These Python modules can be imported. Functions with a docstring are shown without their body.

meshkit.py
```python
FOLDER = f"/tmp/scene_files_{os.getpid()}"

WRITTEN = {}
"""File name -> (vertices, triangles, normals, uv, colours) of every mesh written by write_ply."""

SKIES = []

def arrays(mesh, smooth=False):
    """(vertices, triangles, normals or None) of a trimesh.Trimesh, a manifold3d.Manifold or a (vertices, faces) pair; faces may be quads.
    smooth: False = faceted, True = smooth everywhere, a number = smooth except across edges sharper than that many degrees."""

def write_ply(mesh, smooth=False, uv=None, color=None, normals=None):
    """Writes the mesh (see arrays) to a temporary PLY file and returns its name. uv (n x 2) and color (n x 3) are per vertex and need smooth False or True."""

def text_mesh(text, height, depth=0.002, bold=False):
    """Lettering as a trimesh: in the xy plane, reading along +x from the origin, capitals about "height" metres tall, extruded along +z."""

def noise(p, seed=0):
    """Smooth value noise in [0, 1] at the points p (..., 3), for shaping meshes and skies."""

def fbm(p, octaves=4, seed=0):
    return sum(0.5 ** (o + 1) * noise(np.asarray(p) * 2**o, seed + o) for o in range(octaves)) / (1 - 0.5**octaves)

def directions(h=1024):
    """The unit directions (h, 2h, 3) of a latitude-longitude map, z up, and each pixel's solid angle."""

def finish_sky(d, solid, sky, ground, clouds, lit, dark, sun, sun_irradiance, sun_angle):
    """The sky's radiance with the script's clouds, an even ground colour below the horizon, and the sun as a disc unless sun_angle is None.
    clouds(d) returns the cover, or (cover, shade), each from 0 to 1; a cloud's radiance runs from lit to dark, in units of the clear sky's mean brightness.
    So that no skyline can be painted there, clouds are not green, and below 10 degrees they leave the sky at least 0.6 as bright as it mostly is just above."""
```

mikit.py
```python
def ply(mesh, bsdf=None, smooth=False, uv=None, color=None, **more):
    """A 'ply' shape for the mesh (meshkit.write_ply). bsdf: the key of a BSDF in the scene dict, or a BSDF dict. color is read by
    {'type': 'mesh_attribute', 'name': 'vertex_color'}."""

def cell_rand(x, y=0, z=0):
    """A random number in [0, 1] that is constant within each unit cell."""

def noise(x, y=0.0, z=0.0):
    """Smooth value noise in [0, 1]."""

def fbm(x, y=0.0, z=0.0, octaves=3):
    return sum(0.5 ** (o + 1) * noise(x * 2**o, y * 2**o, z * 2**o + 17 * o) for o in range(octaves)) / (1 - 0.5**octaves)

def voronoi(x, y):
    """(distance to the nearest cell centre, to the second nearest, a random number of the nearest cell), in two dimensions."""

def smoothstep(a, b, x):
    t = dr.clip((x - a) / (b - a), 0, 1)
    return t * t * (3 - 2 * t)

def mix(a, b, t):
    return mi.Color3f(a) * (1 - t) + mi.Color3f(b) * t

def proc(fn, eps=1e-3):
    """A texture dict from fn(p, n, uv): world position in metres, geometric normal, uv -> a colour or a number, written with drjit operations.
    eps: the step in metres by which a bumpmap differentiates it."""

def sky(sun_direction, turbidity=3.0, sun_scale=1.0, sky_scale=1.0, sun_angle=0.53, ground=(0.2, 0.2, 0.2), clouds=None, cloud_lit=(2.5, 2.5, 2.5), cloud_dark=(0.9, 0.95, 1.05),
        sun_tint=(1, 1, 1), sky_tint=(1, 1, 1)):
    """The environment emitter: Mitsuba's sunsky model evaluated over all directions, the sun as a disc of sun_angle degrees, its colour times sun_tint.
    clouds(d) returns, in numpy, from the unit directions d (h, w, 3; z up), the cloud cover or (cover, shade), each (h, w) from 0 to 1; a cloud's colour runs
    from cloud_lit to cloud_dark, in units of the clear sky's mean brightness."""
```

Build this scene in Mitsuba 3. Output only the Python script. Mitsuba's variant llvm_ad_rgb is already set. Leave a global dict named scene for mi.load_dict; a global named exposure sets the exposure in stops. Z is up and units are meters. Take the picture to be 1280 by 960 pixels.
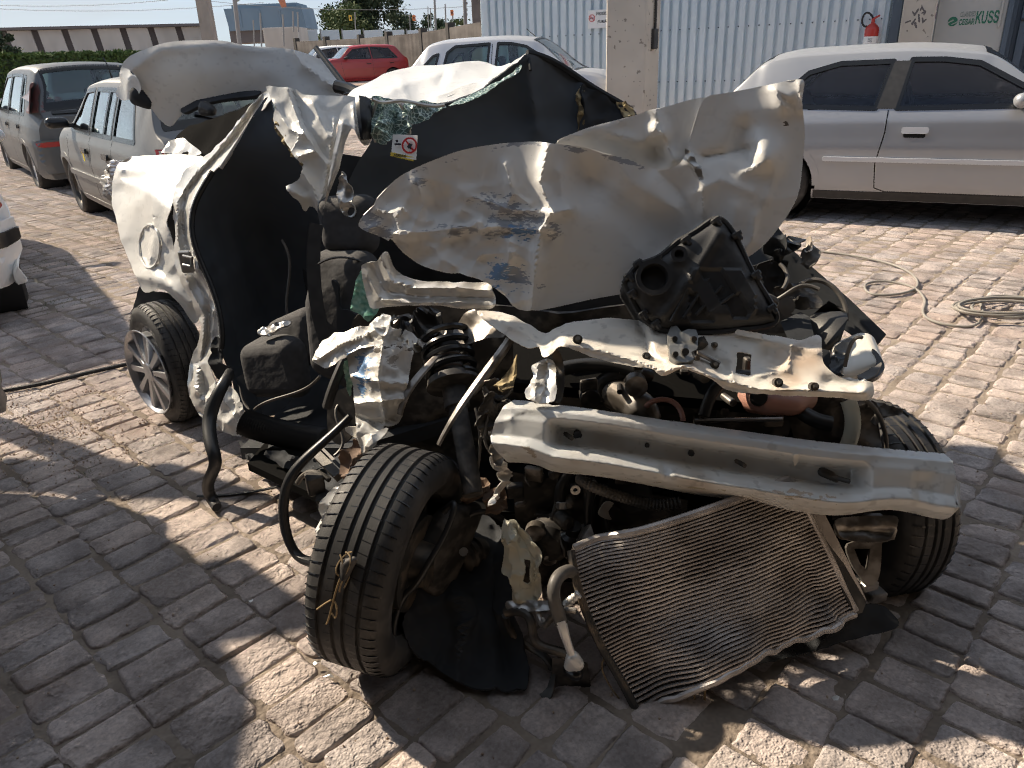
import math, random
import numpy as np, trimesh, drjit as dr, mitsuba as mi, mikit, meshkit
from mikit import noise, fbm, voronoi, cell_rand, smoothstep, mix
from scipy.interpolate import RBFInterpolator, PchipInterpolator, CubicSpline
from scipy.spatial import Delaunay, cKDTree
from shapely.geometry import Polygon, LineString, Point
from shapely import contains_xy
from shapely.ops import unary_union
import shapely
import manifold3d as m3

scene, labels = {}, {}
T = mi.ScalarTransform4f
# ---------------------------------------------------------------- camera, sky, exposure
FOC, EYE, PITCH, ROLL = 940.0, 1.45, math.radians(23.6), math.radians(2.4)
_f = np.array([0, math.cos(PITCH), -math.sin(PITCH)])
_u = np.array([0, math.sin(PITCH), math.cos(PITCH)])
_r = np.array([1.0, 0, 0])
CR, CU = _r * math.cos(ROLL) - _u * math.sin(ROLL), _u * math.cos(ROLL) + _r * math.sin(ROLL)
CAM = np.array([0, 0, EYE])
scene['camera'] = {'type': 'perspective', 'fov': 2 * math.degrees(math.atan(640 / FOC)), 'fov_axis': 'x',
                   'near_clip': 0.05, 'far_clip': 2000.0,
                   'to_world': T().look_at(origin=CAM.tolist(), target=(CAM + _f).tolist(), up=CU.tolist())}


def sky_clouds(d):
    p = d / np.maximum(d[..., 2:3] + 0.18, 0.05)
    n = meshkit.fbm(p * np.array([0.9, 1.3, 1.0]) + 3.1, 5, 4)
    low = np.clip(1 - d[..., 2] / 0.5, 0, 1)
    return np.clip(0.42 + 0.42 * low ** 2 + 1.5 * (n - 0.5), 0, 1), np.clip(0.45 - 0.9 * (n - 0.4), 0, 1) * 0.5


SUN = (-0.66, 0.41, 0.63)
scene['sky'] = mikit.sky(SUN, turbidity=3.5, sun_scale=1.45, sky_scale=1.0, sun_angle=1.0, clouds=sky_clouds,
                         cloud_lit=(1.85, 1.95, 2.05), cloud_dark=(1.25, 1.36, 1.5), ground=(0.2, 0.18, 0.16), sun_tint=(0.94, 0.985, 1.06), sky_tint=(0.94, 1.0, 1.07))
exposure = 1.98


def at(px, py, Y=None, Z=None):
    """the world point seen at a pixel of the 1280 x 960 photograph, at a distance Y in front or at a height Z"""
    d = CR * (px - 640) / FOC + CU * (480 - py) / FOC + _f
    return CAM + d * (Y / d[1] if Y is not None else (Z - EYE) / d[2])


def atv(px, py, Y):
    d = CR[None] * ((px - 640) / FOC)[:, None] + CU[None] * ((480 - py) / FOC)[:, None] + _f[None]
    return CAM + d * (Y / d[:, 1])[:, None]


def pix(p):
    d = np.atleast_2d(np.asarray(p, float)) - CAM
    z = d @ _f
    return np.stack([640 + FOC * (d @ CR) / z, 480 - FOC * (d @ CU) / z], 1), z


# ---------------------------------------------------------------- helpers
def rgb(*c):
    return {'type': 'rgb', 'value': list(c)}


def mat(name, d):
    scene[name] = d
    return name


def pmat(name, color, rough=0.5, bump=None, bscale=1.0, two=True, **k):
    col = color if isinstance(color, dict) else rgb(*color)
    d = {'type': 'principled', 'base_color': col, 'roughness': rough, **k}
    if bump is not None:
        d = {'type': 'bumpmap', 'arbitrary': bump, 'scale': bscale, 'bsdf': d}
    if two:
        d = {'type': 'twosided', 'bsdf': d}
    return mat(name, d)


_count = {}


def key_for(name, parent=None):
    k = parent + '__' + name if parent else name
    n = _count.get(k, 0)
    _count[k] = n + 1
    return k if n == 0 else f'{k}_{n:03d}'


def merge(ms):
    out = []
    for m in ms:
        if hasattr(m, 'to_mesh'):
            q = m.to_mesh()
            m = trimesh.Trimesh(q.vert_properties[:, :3], q.tri_verts, process=False)
        out.append(m)
    return trimesh.util.concatenate(out) if len(out) > 1 else out[0]


def add(name, mesh, bsdf, parent=None, smooth=35, label=None, **more):
    k = key_for(name, parent)
    if isinstance(mesh, list):
        mesh = merge(mesh)
    scene[k] = mikit.ply(mesh, bsdf, smooth, **more)
    if label:
        labels[k] = {'label': label}
    return k


def thing(name, label, cat, group=None):
    k = key_for(name)
    labels[k] = {'label': label, 'category': cat}
    if group:
        labels[k]['group'] = group
    return k


def tag(k, label=None, cat=None, group=None, kind=None):
    d = labels.setdefault(k, {})
    for a, b in (('label', label), ('category', cat), ('group', group), ('kind', kind)):
        if b:
            d[a] = b
    return k


def xf(mesh, loc=(0, 0, 0), rz=0.0, scale=1.0):
    m = mesh.copy()
    M = trimesh.transformations.rotation_matrix(rz, [0, 0, 1])
    M[:3, :3] *= scale
    M[:3, 3] = loc
    m.apply_transform(M)
    return m


def frame(o, x, z):
    """a 4x4 matrix with origin o, x axis along x and z axis close to z"""
    x = np.asarray(x, float); x = x / np.linalg.norm(x)
    z = np.asarray(z, float); y = np.cross(z, x); y /= np.linalg.norm(y); z = np.cross(x, y)
    M = np.eye(4); M[:3, 0], M[:3, 1], M[:3, 2], M[:3, 3] = x, y, z, o
    return M


def cbox(sx, sy, sz, c=0.004):
    """a box with chamfered edges, centred"""
    pts = []
    for a in (-1, 1):
        for b in (-1, 1):
            for d in (-1, 1):
                for k in range(3):
                    q = [a * (sx / 2 - c), b * (sy / 2 - c), d * (sz / 2 - c)]
                    q[k] += (a, b, d)[k] * c
                    pts.append(q)
    return trimesh.convex.convex_hull(np.array(pts))


def boxat(c, s, rz=0.0, ch=0.004, M=None):
    m = cbox(*s, c=min(ch, min(s) * 0.3))
    if M is not None:
        m.apply_transform(M)
        return m
    return xf(m, c, rz)


def hullof(pts):
    return trimesh.convex.convex_hull(np.asarray(pts, float))


def spline(pts, n=40):
    pts = np.asarray(pts, float)
    if len(pts) == 2:
        return pts[0] + (pts[1] - pts[0]) * np.linspace(0, 1, n)[:, None]
    t = np.r_[0, np.cumsum(np.linalg.norm(np.diff(pts, axis=0), axis=1) ** 0.6)]
    return CubicSpline(t, pts)(np.linspace(0, t[-1], n))


def tube(pts, r, n=None, k=10, smooth=True, flat=1.0):
    """a tube along a (splined) path; r a number or one per control point; flat squashes the section"""
    pts = np.asarray(pts, float)
    n = n or max(2, 8 * (len(pts) - 1))
    rr = np.interp(np.linspace(0, 1, n), np.linspace(0, 1, np.size(r)), np.atleast_1d(r)) if np.size(r) > 1 else np.full(n, float(r))
    p = spline(pts, n) if smooth else np.array([pts[0] + (pts[-1] - pts[0]) * t for t in np.linspace(0, 1, n)]) if len(pts) == 2 else pts
    if not smooth and len(pts) > 2:
        n = len(p); rr = np.interp(np.linspace(0, 1, n), np.linspace(0, 1, np.size(r)), np.atleast_1d(r))
    t = np.gradient(p, axis=0)
    t /= np.linalg.norm(t, axis=1, keepdims=True) + 1e-12
    u = np.cross(t[0], [0.3, 0.2, 0.9]); u /= np.linalg.norm(u)
    V = []
    for i in range(n):
        u = u - t[i] * (u @ t[i]); u /= np.linalg.norm(u)
        w = np.cross(t[i], u)
        a = np.arange(k) * 2 * np.pi / k
        V.append(p[i] + rr[i] * (np.cos(a)[:, None] * u + flat * np.sin(a)[:, None] * w))
    V = np.vstack(V + [p[:1], p[-1:]])
    F = []
    for i in range(n - 1):
        for j in range(k):
            a, b, c, d = i * k + j, i * k + (j + 1) % k, (i + 1) * k + (j + 1) % k, (i + 1) * k + j
            F += [[a, b, c], [a, c, d]]
    for j in range(k):
        F += [[n * k, (j + 1) % k, j], [n * k + 1, (n - 1) * k + j, (n - 1) * k + (j + 1) % k]]
    return trimesh.Trimesh(V, F, process=False)


def lathe(prof, n=40, M=None):
    """profile (r, z) revolved about z"""
    prof = np.asarray(prof, float)
    a = np.arange(n) * 2 * np.pi / n
    V = np.vstack([np.c_[r * np.cos(a), r * np.sin(a), np.full(n, z)] for r, z in prof])
    F = []
    for i in range(len(prof) - 1):
        for j in range(n):
            p, q = i * n + j, i * n + (j + 1) % n
            F += [[p, q, q + n], [p, q + n, p + n]]
    m = trimesh.Trimesh(V, F, process=False)
    if M is not None:
        m.apply_transform(M)
    return m


def fill(poly, h, jitter=0.0, seed=0):
    """2-D triangulation of a shapely polygon with interior points about h apart: vertices, faces, boundary loops"""
    rng = np.random.default_rng(seed)
    rings = [poly.exterior] + list(poly.interiors)
    B, loops = [], []
    for r in rings:
        n = max(8, int(r.length / h))
        cs = np.array(r.coords)[:-1]
        ln = np.array([r.project(Point(c)) for c in cs])
        s = np.unique(np.r_[ln, np.linspace(0, r.length, n, endpoint=False)])
        keep = [s[0]]
        for v in s[1:]:
            if v - keep[-1] > 0.25 * h:
                keep.append(v)
        q = np.array([r.interpolate(v).coords[0] for v in keep])
        loops.append(np.arange(len(q)) + sum(map(len, B)))
        B.append(q)
    B = np.vstack(B)
    x0, y0, x1, y1 = poly.bounds
    gx, gy = np.meshgrid(np.arange(x0, x1 + h, h), np.arange(y0, y1 + h, h * 0.866))
    gx = gx + (np.arange(gx.shape[0]) % 2)[:, None] * h / 2
    g = np.c_[gx.ravel(), gy.ravel()]
    if jitter:
        g = g + rng.uniform(-jitter * h, jitter * h, g.shape)
    inner = poly.buffer(-0.45 * h)
    if not inner.is_empty:
        g = g[contains_xy(inner, g[:, 0], g[:, 1])]
    else:
        g = g[:0]
    V = np.vstack([B, g])
    D = Delaunay(V).simplices
    c = V[D].mean(1)
    D = D[contains_xy(poly.buffer(h * 0.02), c[:, 0], c[:, 1])]
    e1, e2 = V[D[:, 1]] - V[D[:, 0]], V[D[:, 2]] - V[D[:, 0]]
    cr = e1[:, 0] * e2[:, 1] - e1[:, 1] * e2[:, 0]
    D = D[np.abs(cr) > 1e-12]
    cr = cr[np.abs(cr) > 1e-12]
    D[cr < 0] = D[cr < 0][:, ::-1]
    return V, D, loops


def vnormals(V, F):
    n = np.zeros_like(V)
    f = np.cross(V[F[:, 1]] - V[F[:, 0]], V[F[:, 2]] - V[F[:, 0]])
    for k in range(3):
        np.add.at(n, F[:, k], f)
    return n / np.maximum(np.linalg.norm(n, axis=1, keepdims=True), 1e-12)


def solid(V, F, thick, n=None):
    """give a sheet its thickness: the front stays, the back lies thick behind it along -n"""
    n = vnormals(V, F) if n is None else n
    N = len(V)
    e = np.sort(np.vstack([F[:, [0, 1]], F[:, [1, 2]], F[:, [2, 0]]]), 1)
    ed = np.vstack([F[:, [0, 1]], F[:, [1, 2]], F[:, [2, 0]]])
    _, inv, cnt = np.unique(e, axis=0, return_inverse=True, return_counts=True)
    b = ed[cnt[inv.ravel()] == 1]
    side = np.vstack([np.c_[b[:, 0], b[:, 0] + N, b[:, 1] + N], np.c_[b[:, 0], b[:, 1] + N, b[:, 1]]])
    return trimesh.Trimesh(np.vstack([V, V - n * thick]), np.vstack([F, F[:, ::-1] + N, side]), process=False)


def crumple(p, scale, seed=0, stretch=(1, 1, 1)):
    """crumpled-metal relief in about [-0.5, 0.5]: shallow bowls that meet in sharp ridges"""
    rng = np.random.default_rng(seed)
    q = np.asarray(p) / (np.array(stretch) * scale)
    q = q + 0.35 * (np.stack([meshkit.noise(q * 1.3 + 7 * k, seed + k) for k in range(3)], -1) - 0.5)
    lo, hi = q.min(0) - 1.5, q.max(0) + 1.5
    n = int(np.prod(hi - lo) * 1.0) + 8
    c = rng.uniform(lo, hi, (n, 3))
    d, i = cKDTree(c).query(q, k=2)
    off = rng.uniform(-0.25, 0.25, n)
    return np.minimum(d[:, 0] ** 2 + off[i[:, 0]], d[:, 1] ** 2 + off[i[:, 1]]) - 0.35


def catmull(pts, k=4, closed=True):
    P = np.asarray(pts, float)
    out = []
    n = len(P)
    for i in range(n if closed else n - 1):
        a, b, c, d = P[(i - 1) % n], P[i], P[(i + 1) % n], P[(i + 2) % n]
        for t in np.arange(k) / k:
            out.append(0.5 * (2 * b + (c - a) * t + (2 * a - 5 * b + 4 * c - d) * t * t + (3 * b - a - 3 * c + d) * t ** 3))
    return np.array(out)


def sheet(outline, ctrl, h=7.0, creases=(), steps=(), crum=(), thick=0.0025, holes=(), curve=True, jag=0.0, seed=1, flip=False, relief=None):
    """A sheet-metal panel. outline: its rim as pixels of the photograph; ctrl: (px, py, Y) points that its surface passes through;
    creases: (polyline, height m, width px, sharpness); crum: (amplitude m, size m, seed)."""
    o = catmull(outline) if curve else np.asarray(outline, float)
    poly = Polygon(o).buffer(0)
    if poly.geom_type != 'Polygon':
        poly = max(poly.geoms, key=lambda g: g.area)
    for q in holes:
        poly = poly.difference(Polygon(q))
    if jag:
        def jg(r):
            m = max(12, int(r.length / 4))
            q = np.array([r.interpolate(v).coords[0] for v in np.linspace(0, r.length, m, endpoint=False)])
            a = np.c_[q, np.full(m, 0.0)]
            return q + jag * 2.2 * np.c_[meshkit.fbm(a / 9.0, 2, seed) - 0.5, meshkit.fbm(a / 9.0 + 40, 2, seed + 5) - 0.5]
        poly = Polygon(jg(poly.exterior), [jg(r) for r in poly.interiors]).buffer(0)
        if poly.geom_type != 'Polygon':
            poly = max(poly.geoms, key=lambda g: g.area)
    V, F, loops = fill(poly, h, 0.15, seed)
    c = np.asarray(ctrl, float)
    if len(c) >= 4:
        Y = RBFInterpolator(c[:, :2] / 100, c[:, 2], kernel='thin_plate_spline', smoothing=1e-4)(V / 100)
    else:
        A = np.c_[c[:, :2], np.ones(len(c))]
        Y = np.c_[V, np.ones(len(V))] @ np.linalg.lstsq(A, c[:, 2], rcond=None)[0]
    pts = shapely.points(V)
    for cr in creases:
        line, amp, w = cr[:3]
        sh = cr[3] if len(cr) > 3 else 1.0
        d = shapely.distance(LineString(line), pts)
        Y = Y - amp * np.exp(-(d / w) ** sh)
    for line, amp, w in steps:
        L = np.asarray(line, float)
        ls = LineString(L)
        d = shapely.distance(ls, pts)
        s = shapely.line_locate_point(ls, pts)
        a = np.array([ls.interpolate(max(0, v - 1)).coords[0] for v in s]); b = np.array([ls.interpolate(v + 1).coords[0] for v in s])
        sg = np.sign((b[:, 0] - a[:, 0]) * (V[:, 1] - a[:, 1]) - (b[:, 1] - a[:, 1]) * (V[:, 0] - a[:, 0]))
        Y = Y + amp * np.clip(0.5 + sg * d / w, 0, 1)
    W = atv(V[:, 0], V[:, 1], Y)
    F = F[:, ::-1]
    n = vnormals(W, F)
    if np.mean(n @ _f) > 0:
        F = F[:, ::-1]; n = -n
    dis = 0
    for amp, size, sd in crum:
        dis = dis + amp * crumple(W, size, sd)
    if relief is not None:
        dis = dis + relief(V, W)
    if np.ndim(dis):
        W = W + n * np.asarray(dis)[:, None]
    return solid(W, F, thick)


def strip(path, width, thick=0.003, up=(0, 0, 1), n=None):
    """a flat strip along a splined path; width a number or one per point"""
    p = spline(path, n or max(6, 6 * len(path)))
    t = np.gradient(p, axis=0); t /= np.linalg.norm(t, axis=1, keepdims=True)
    s = np.cross(t, np.asarray(up, float)); s /= np.linalg.norm(s, axis=1, keepdims=True) + 1e-9
    w = np.interp(np.linspace(0, 1, len(p)), np.linspace(0, 1, np.size(width)), np.atleast_1d(width)) if np.size(width) > 1 else np.full(len(p), width)
    V = np.vstack([p - s * w[:, None] / 2, p + s * w[:, None] / 2])
    m = len(p)
    i = np.arange(m - 1)
    F = np.vstack([np.c_[i, i + m, i + m + 1], np.c_[i, i + m + 1, i + 1]])
    return solid(V, F, thick)


def roundpoly(pts, r):
    return Polygon(pts).buffer(-r).buffer(2 * r).buffer(-r)


def extr(pts, d, M=None):
    m = trimesh.creation.extrude_polygon(pts if isinstance(pts, Polygon) else Polygon(pts), d, engine='earcut')
    if M is not None:
        m.apply_transform(M)
    return m


def front(key):
    """px, py -> distance Y of the nearest skin of that mesh under the pixel"""
    V = meshkit.WRITTEN[scene[key]['filename']][0].astype(float)
    q, z = pix(V)

    def f(x, y, off=0.0):
        d = np.hypot(q[:, 0] - x, q[:, 1] - y)
        n = np.argsort(d)[:6]
        return float(V[n][np.argmin(z[n]), 1]) + off
    return f


def blob(spheres, res=0.02, it=8):
    """a soft solid: hull of spheres (centre, radius), refined and smoothed"""
    s = m3.Manifold.batch_hull([m3.Manifold.sphere(r, 20).translate(tuple(map(float, c))) for c, r in spheres])
    return soft(s, res, it)


def soft(man, res=0.02, it=8):
    q = man.refine_to_length(res).to_mesh()
    m = trimesh.Trimesh(q.vert_properties[:, :3], q.tri_verts, process=True)
    trimesh.smoothing.filter_taubin(m, 0.5, 0.51, it)
    return m
# ---------------------------------------------------------------- materials
P3 = mikit.proc
pmat('m_carpaint_silver', rgb(0.37, 0.385, 0.41), 0.33, metallic=0.35, clearcoat=0.7, clearcoat_gloss=0.92)
pmat('m_carpaint_silver_citroen', rgb(0.5, 0.52, 0.56), 0.35, metallic=0.4, clearcoat=0.8, clearcoat_gloss=0.92)
pmat('m_carpaint_grey', P3(lambda p, n, uv: mix((0.135, 0.138, 0.14), (0.18, 0.182, 0.185), fbm(p.x * 3, p.y * 3, p.z * 3, 3))), 0.4, metallic=0.35, clearcoat=0.6, clearcoat_gloss=0.85)
pmat('m_carpaint_darkgrey', P3(lambda p, n, uv: mix((0.085, 0.09, 0.095), (0.125, 0.13, 0.135), fbm(p.x * 3, p.y * 3, p.z * 3, 3))), 0.38, metallic=0.3, clearcoat=0.7, clearcoat_gloss=0.88)
pmat('m_carpaint_white', rgb(0.74, 0.74, 0.72), 0.35, clearcoat=0.8, clearcoat_gloss=0.92)
pmat('m_carpaint_red', rgb(0.30, 0.018, 0.022), 0.35, clearcoat=0.8, clearcoat_gloss=0.92)
pmat('m_black_plastic', P3(lambda p, n, uv: mix((0.02, 0.021, 0.023), (0.045, 0.044, 0.044), fbm(p.x * 25, p.y * 25, p.z * 25, 3))), 0.5)
pmat('m_glossy_black', rgb(0.012, 0.013, 0.015), 0.25)
pmat('m_rubber', P3(lambda p, n, uv: mix((0.026, 0.026, 0.027), (0.06, 0.057, 0.054), smoothstep(0.42, 0.75, fbm(p.x * 14, p.y * 14, p.z * 14, 4)))), 0.62)
pmat('m_rubber_hose', rgb(0.022, 0.023, 0.025), 0.38)
pmat('m_dark_liner', rgb(0.02, 0.02, 0.022), 0.85)
pmat('m_rim', rgb(0.42, 0.43, 0.45), 0.3, metallic=0.8)
pmat('m_hubcap', rgb(0.45, 0.46, 0.48), 0.4, metallic=0.3)
pmat('m_steel_dark', P3(lambda p, n, uv: mix((0.06, 0.058, 0.055), (0.16, 0.13, 0.10), smoothstep(0.45, 0.7, fbm(p.x * 20, p.y * 20, p.z * 20, 4)))), 0.45, metallic=0.5)
pmat('m_red_lens', rgb(0.35, 0.02, 0.015), 0.18, clearcoat=1.0)
pmat('m_clear_lens', rgb(0.7, 0.7, 0.72), 0.15, metallic=0.3, clearcoat=1.0)
pmat('m_seat_fabric', P3(lambda p, n, uv: mix((0.03, 0.031, 0.034), (0.06, 0.06, 0.064), fbm(p.x * 60, p.y * 60, p.z * 60, 3))), 0.85, sheen=0.3, bump=P3(lambda p, n, uv: fbm(p.x * 22, p.y * 22, p.z * 22, 4)), bscale=0.005)
pmat('m_car_interior', rgb(0.05, 0.05, 0.052), 0.8)
mat('m_window_glass', {'type': 'thindielectric', 'int_ior': 1.5, 'specular_transmittance': rgb(0.62, 0.7, 0.7)})
mat('m_window_tinted', {'type': 'thindielectric', 'int_ior': 1.5, 'specular_transmittance': rgb(0.40, 0.39, 0.40), 'specular_reflectance': rgb(0.75, 0.7, 0.68)})
pmat('m_moulding', rgb(0.66, 0.67, 0.68), 0.35, clearcoat=0.6)
pmat('m_lamp_smoked', rgb(0.14, 0.07, 0.07), 0.2, clearcoat=1.0)
# ---------------------------------------------------------------- parked cars
class CarShape:
    """local axes: x forward from the rear bumper, y to the left, z up"""

    def __init__(s, L, W, top, belt, bottom=0.2, tumble=0.17, tail=0.1, nose=0.25, flare=0.02):
        s.L, s.W = L, W
        s.zt = PchipInterpolator(*np.array(top, float).T)
        s.zs = PchipInterpolator(*np.array(belt, float).T)
        s.zb, s.tumble, s.tail, s.nose, s.flare = bottom, tumble, tail, nose, flare
        e = np.linspace(0, 0.3, 16) ** 1.25 / 0.3 ** 0.25
        s.xs = np.unique(np.r_[e, np.arange(0.3, L - 0.3, 0.026), L - e])
        s.S = np.array([s.section(x) for x in s.xs])           # n x m x 2 (y, z)
        s.zg = np.linspace(bottom, max(t[1] for t in top) + 0.01, 140)
        s.HW = np.array([np.interp(s.zg, q[:, 1], q[:, 0], left=0.0, right=0.0) for q in s.S])

    def wp(s, x):
        a = np.clip(1 - x / 0.55, 0, 1) ** 2.4 * s.tail + np.clip(1 - (s.L - x) / 0.8, 0, 1) ** 2.2 * s.nose
        return s.W / 2 * (1 - a)

    def section(s, x):
        zt, zs, w = float(s.zt(x)), float(s.zs(x)), s.wp(x)
        zs = min(zs, zt - 0.02)
        g = zt - zs
        t = np.linspace(0, 1, 18)
        z = s.zb + (zs - s.zb) * t
        y = w * (1 - 0.085 * np.abs(t - 0.52) ** 2.0 * 4 * 0.5 - 0.03 * (t < 0.16) * (1 - t / 0.16)) + s.flare * np.exp(-((t - 0.62) / 0.06) ** 2) * 0.4
        y[-1] = w * (1 - 0.055)
        low = np.c_[y, z]
        ws = low[-1, 0]
        wr = ws - min(s.tumble, s.tumble * g / 0.45) - 0.02
        ze = zs + 0.87 * g
        a = np.linspace(0, 1, 12)[1:, None]
        mid = np.c_[ws + (wr - ws) * a ** 1.15, zs + (ze - zs) * a]
        cr = min(0.05, 0.12 * g + 0.01)
        p0, p1, p2 = np.array([wr, ze]), np.array([wr - 0.025, zt - cr * 0.7]), np.array([wr * 0.72, zt - cr * 0.42])
        b = np.linspace(0, 1, 8)[1:, None]
        bez = (1 - b) ** 2 * p0 + 2 * b * (1 - b) * p1 + b * b * p2
        yy = np.linspace(wr * 0.72, 0, 8)[1:]
        roof = np.c_[yy, zt - cr * 0.42 * (yy / (wr * 0.72)) ** 2]
        return np.vstack([low, mid, bez, roof])

    def hw(s, x, z):
        xi = np.clip(np.searchsorted(s.xs, x) - 1, 0, len(s.xs) - 2)
        t = np.clip((x - s.xs[xi]) / (s.xs[xi + 1] - s.xs[xi]), 0, 1)
        zi = np.clip((z - s.zg[0]) / (s.zg[1] - s.zg[0]), 0, len(s.zg) - 1.001)
        k = zi.astype(int); u = zi - k
        f = lambda i: s.HW[i, k] * (1 - u) + s.HW[i, k + 1] * u
        return f(xi) * (1 - t) + f(xi + 1) * t

    def side(s, poly, off=0.003, sd=1, h=0.04, thick=0.004):
        """a piece of the side surface over a polygon in (x, z), raised by off"""
        V, F, _ = fill(poly if isinstance(poly, Polygon) else Polygon(poly), h)
        P = np.c_[V[:, 0], s.hw(V[:, 0], V[:, 1]), V[:, 1]]
        F = F[:, ::-1]
        n = vnormals(P, F)
        if n[:, 1].mean() < 0:
            F = F[:, ::-1]; n = -n
        m = solid(P + n * off, F, thick)
        return m if sd > 0 else mirror(m)

    def end(s, poly, off=0.003, front=False, h=0.04, thick=0.004):
        """a piece of the rear (or front) surface over a polygon in (y, z)"""
        V, F, _ = fill(poly if isinstance(poly, Polygon) else Polygon(poly), h)
        y, z = np.abs(V[:, 0]), V[:, 1]
        X = np.linspace(0, s.L * 0.42, 260)
        if front:
            X = s.L - X
        H = np.array([s.hw(np.full(len(z), x), z) for x in X])
        ok = H >= y[None]
        i = np.argmax(ok, 0)
        x = X[i]
        j = np.maximum(i - 1, 0)
        c = np.arange(len(y))
        t = np.where(i > 0, (y - H[j, c]) / np.maximum(H[i, c] - H[j, c], 1e-6), 0)
        x = X[j] + (X[i] - X[j]) * np.clip(t, 0, 1)
        P = np.c_[x, V[:, 0], V[:, 1]]
        n = vnormals(P, F)
        want = 1 if front else -1
        if n[:, 0].mean() * want < 0:
            F = F[:, ::-1]; n = -n
        return solid(P + n * off, F, thick)

    def topz(s, x, q):
        """height of the skin at station x and at the fraction q of the roof half-width"""
        out = np.empty(len(x)); yy = np.empty(len(x))
        for i, (a, b) in enumerate(zip(x, q)):
            S = s.section(a)[28:]
            yv = abs(b) * S[0, 0]
            out[i] = np.interp(yv, S[::-1, 0], S[::-1, 1]); yy[i] = yv * np.sign(b)
        return yy, out

    def top(s, poly, off=0.003, h=0.05, thick=0.004):
        """a piece of the upper surface over a polygon in (x, q)"""
        V, F, _ = fill(poly if isinstance(poly, Polygon) else Polygon(poly), h)
        y, z = s.topz(V[:, 0], V[:, 1])
        P = np.c_[V[:, 0], y, z]
        n = vnormals(P, F)
        if n[:, 2].mean() < 0:
            F = F[:, ::-1]; n = -n
        return solid(P + n * off, F, thick)

    def body(s, side_holes=(), top_holes=(), arches=()):
        S = s.S
        n, m = S.shape[:2]
        V = np.vstack([np.c_[np.repeat(s.xs, m), S[..., 0].ravel(), S[..., 1].ravel()],
                       np.c_[np.repeat(s.xs, m), -S[..., 0].ravel(), S[..., 1].ravel()]])
        i, j = np.meshgrid(np.arange(n - 1), np.arange(m - 1), indexing='ij')
        a = (i * m + j).ravel(); b = a + 1; c = a + m + 1; d = a + m
        js = j.ravel()
        x = (V[a, 0] + V[d, 0]) / 2
        z = (V[a, 2] + V[b, 2] + V[c, 2] + V[d, 2]) / 4
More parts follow.
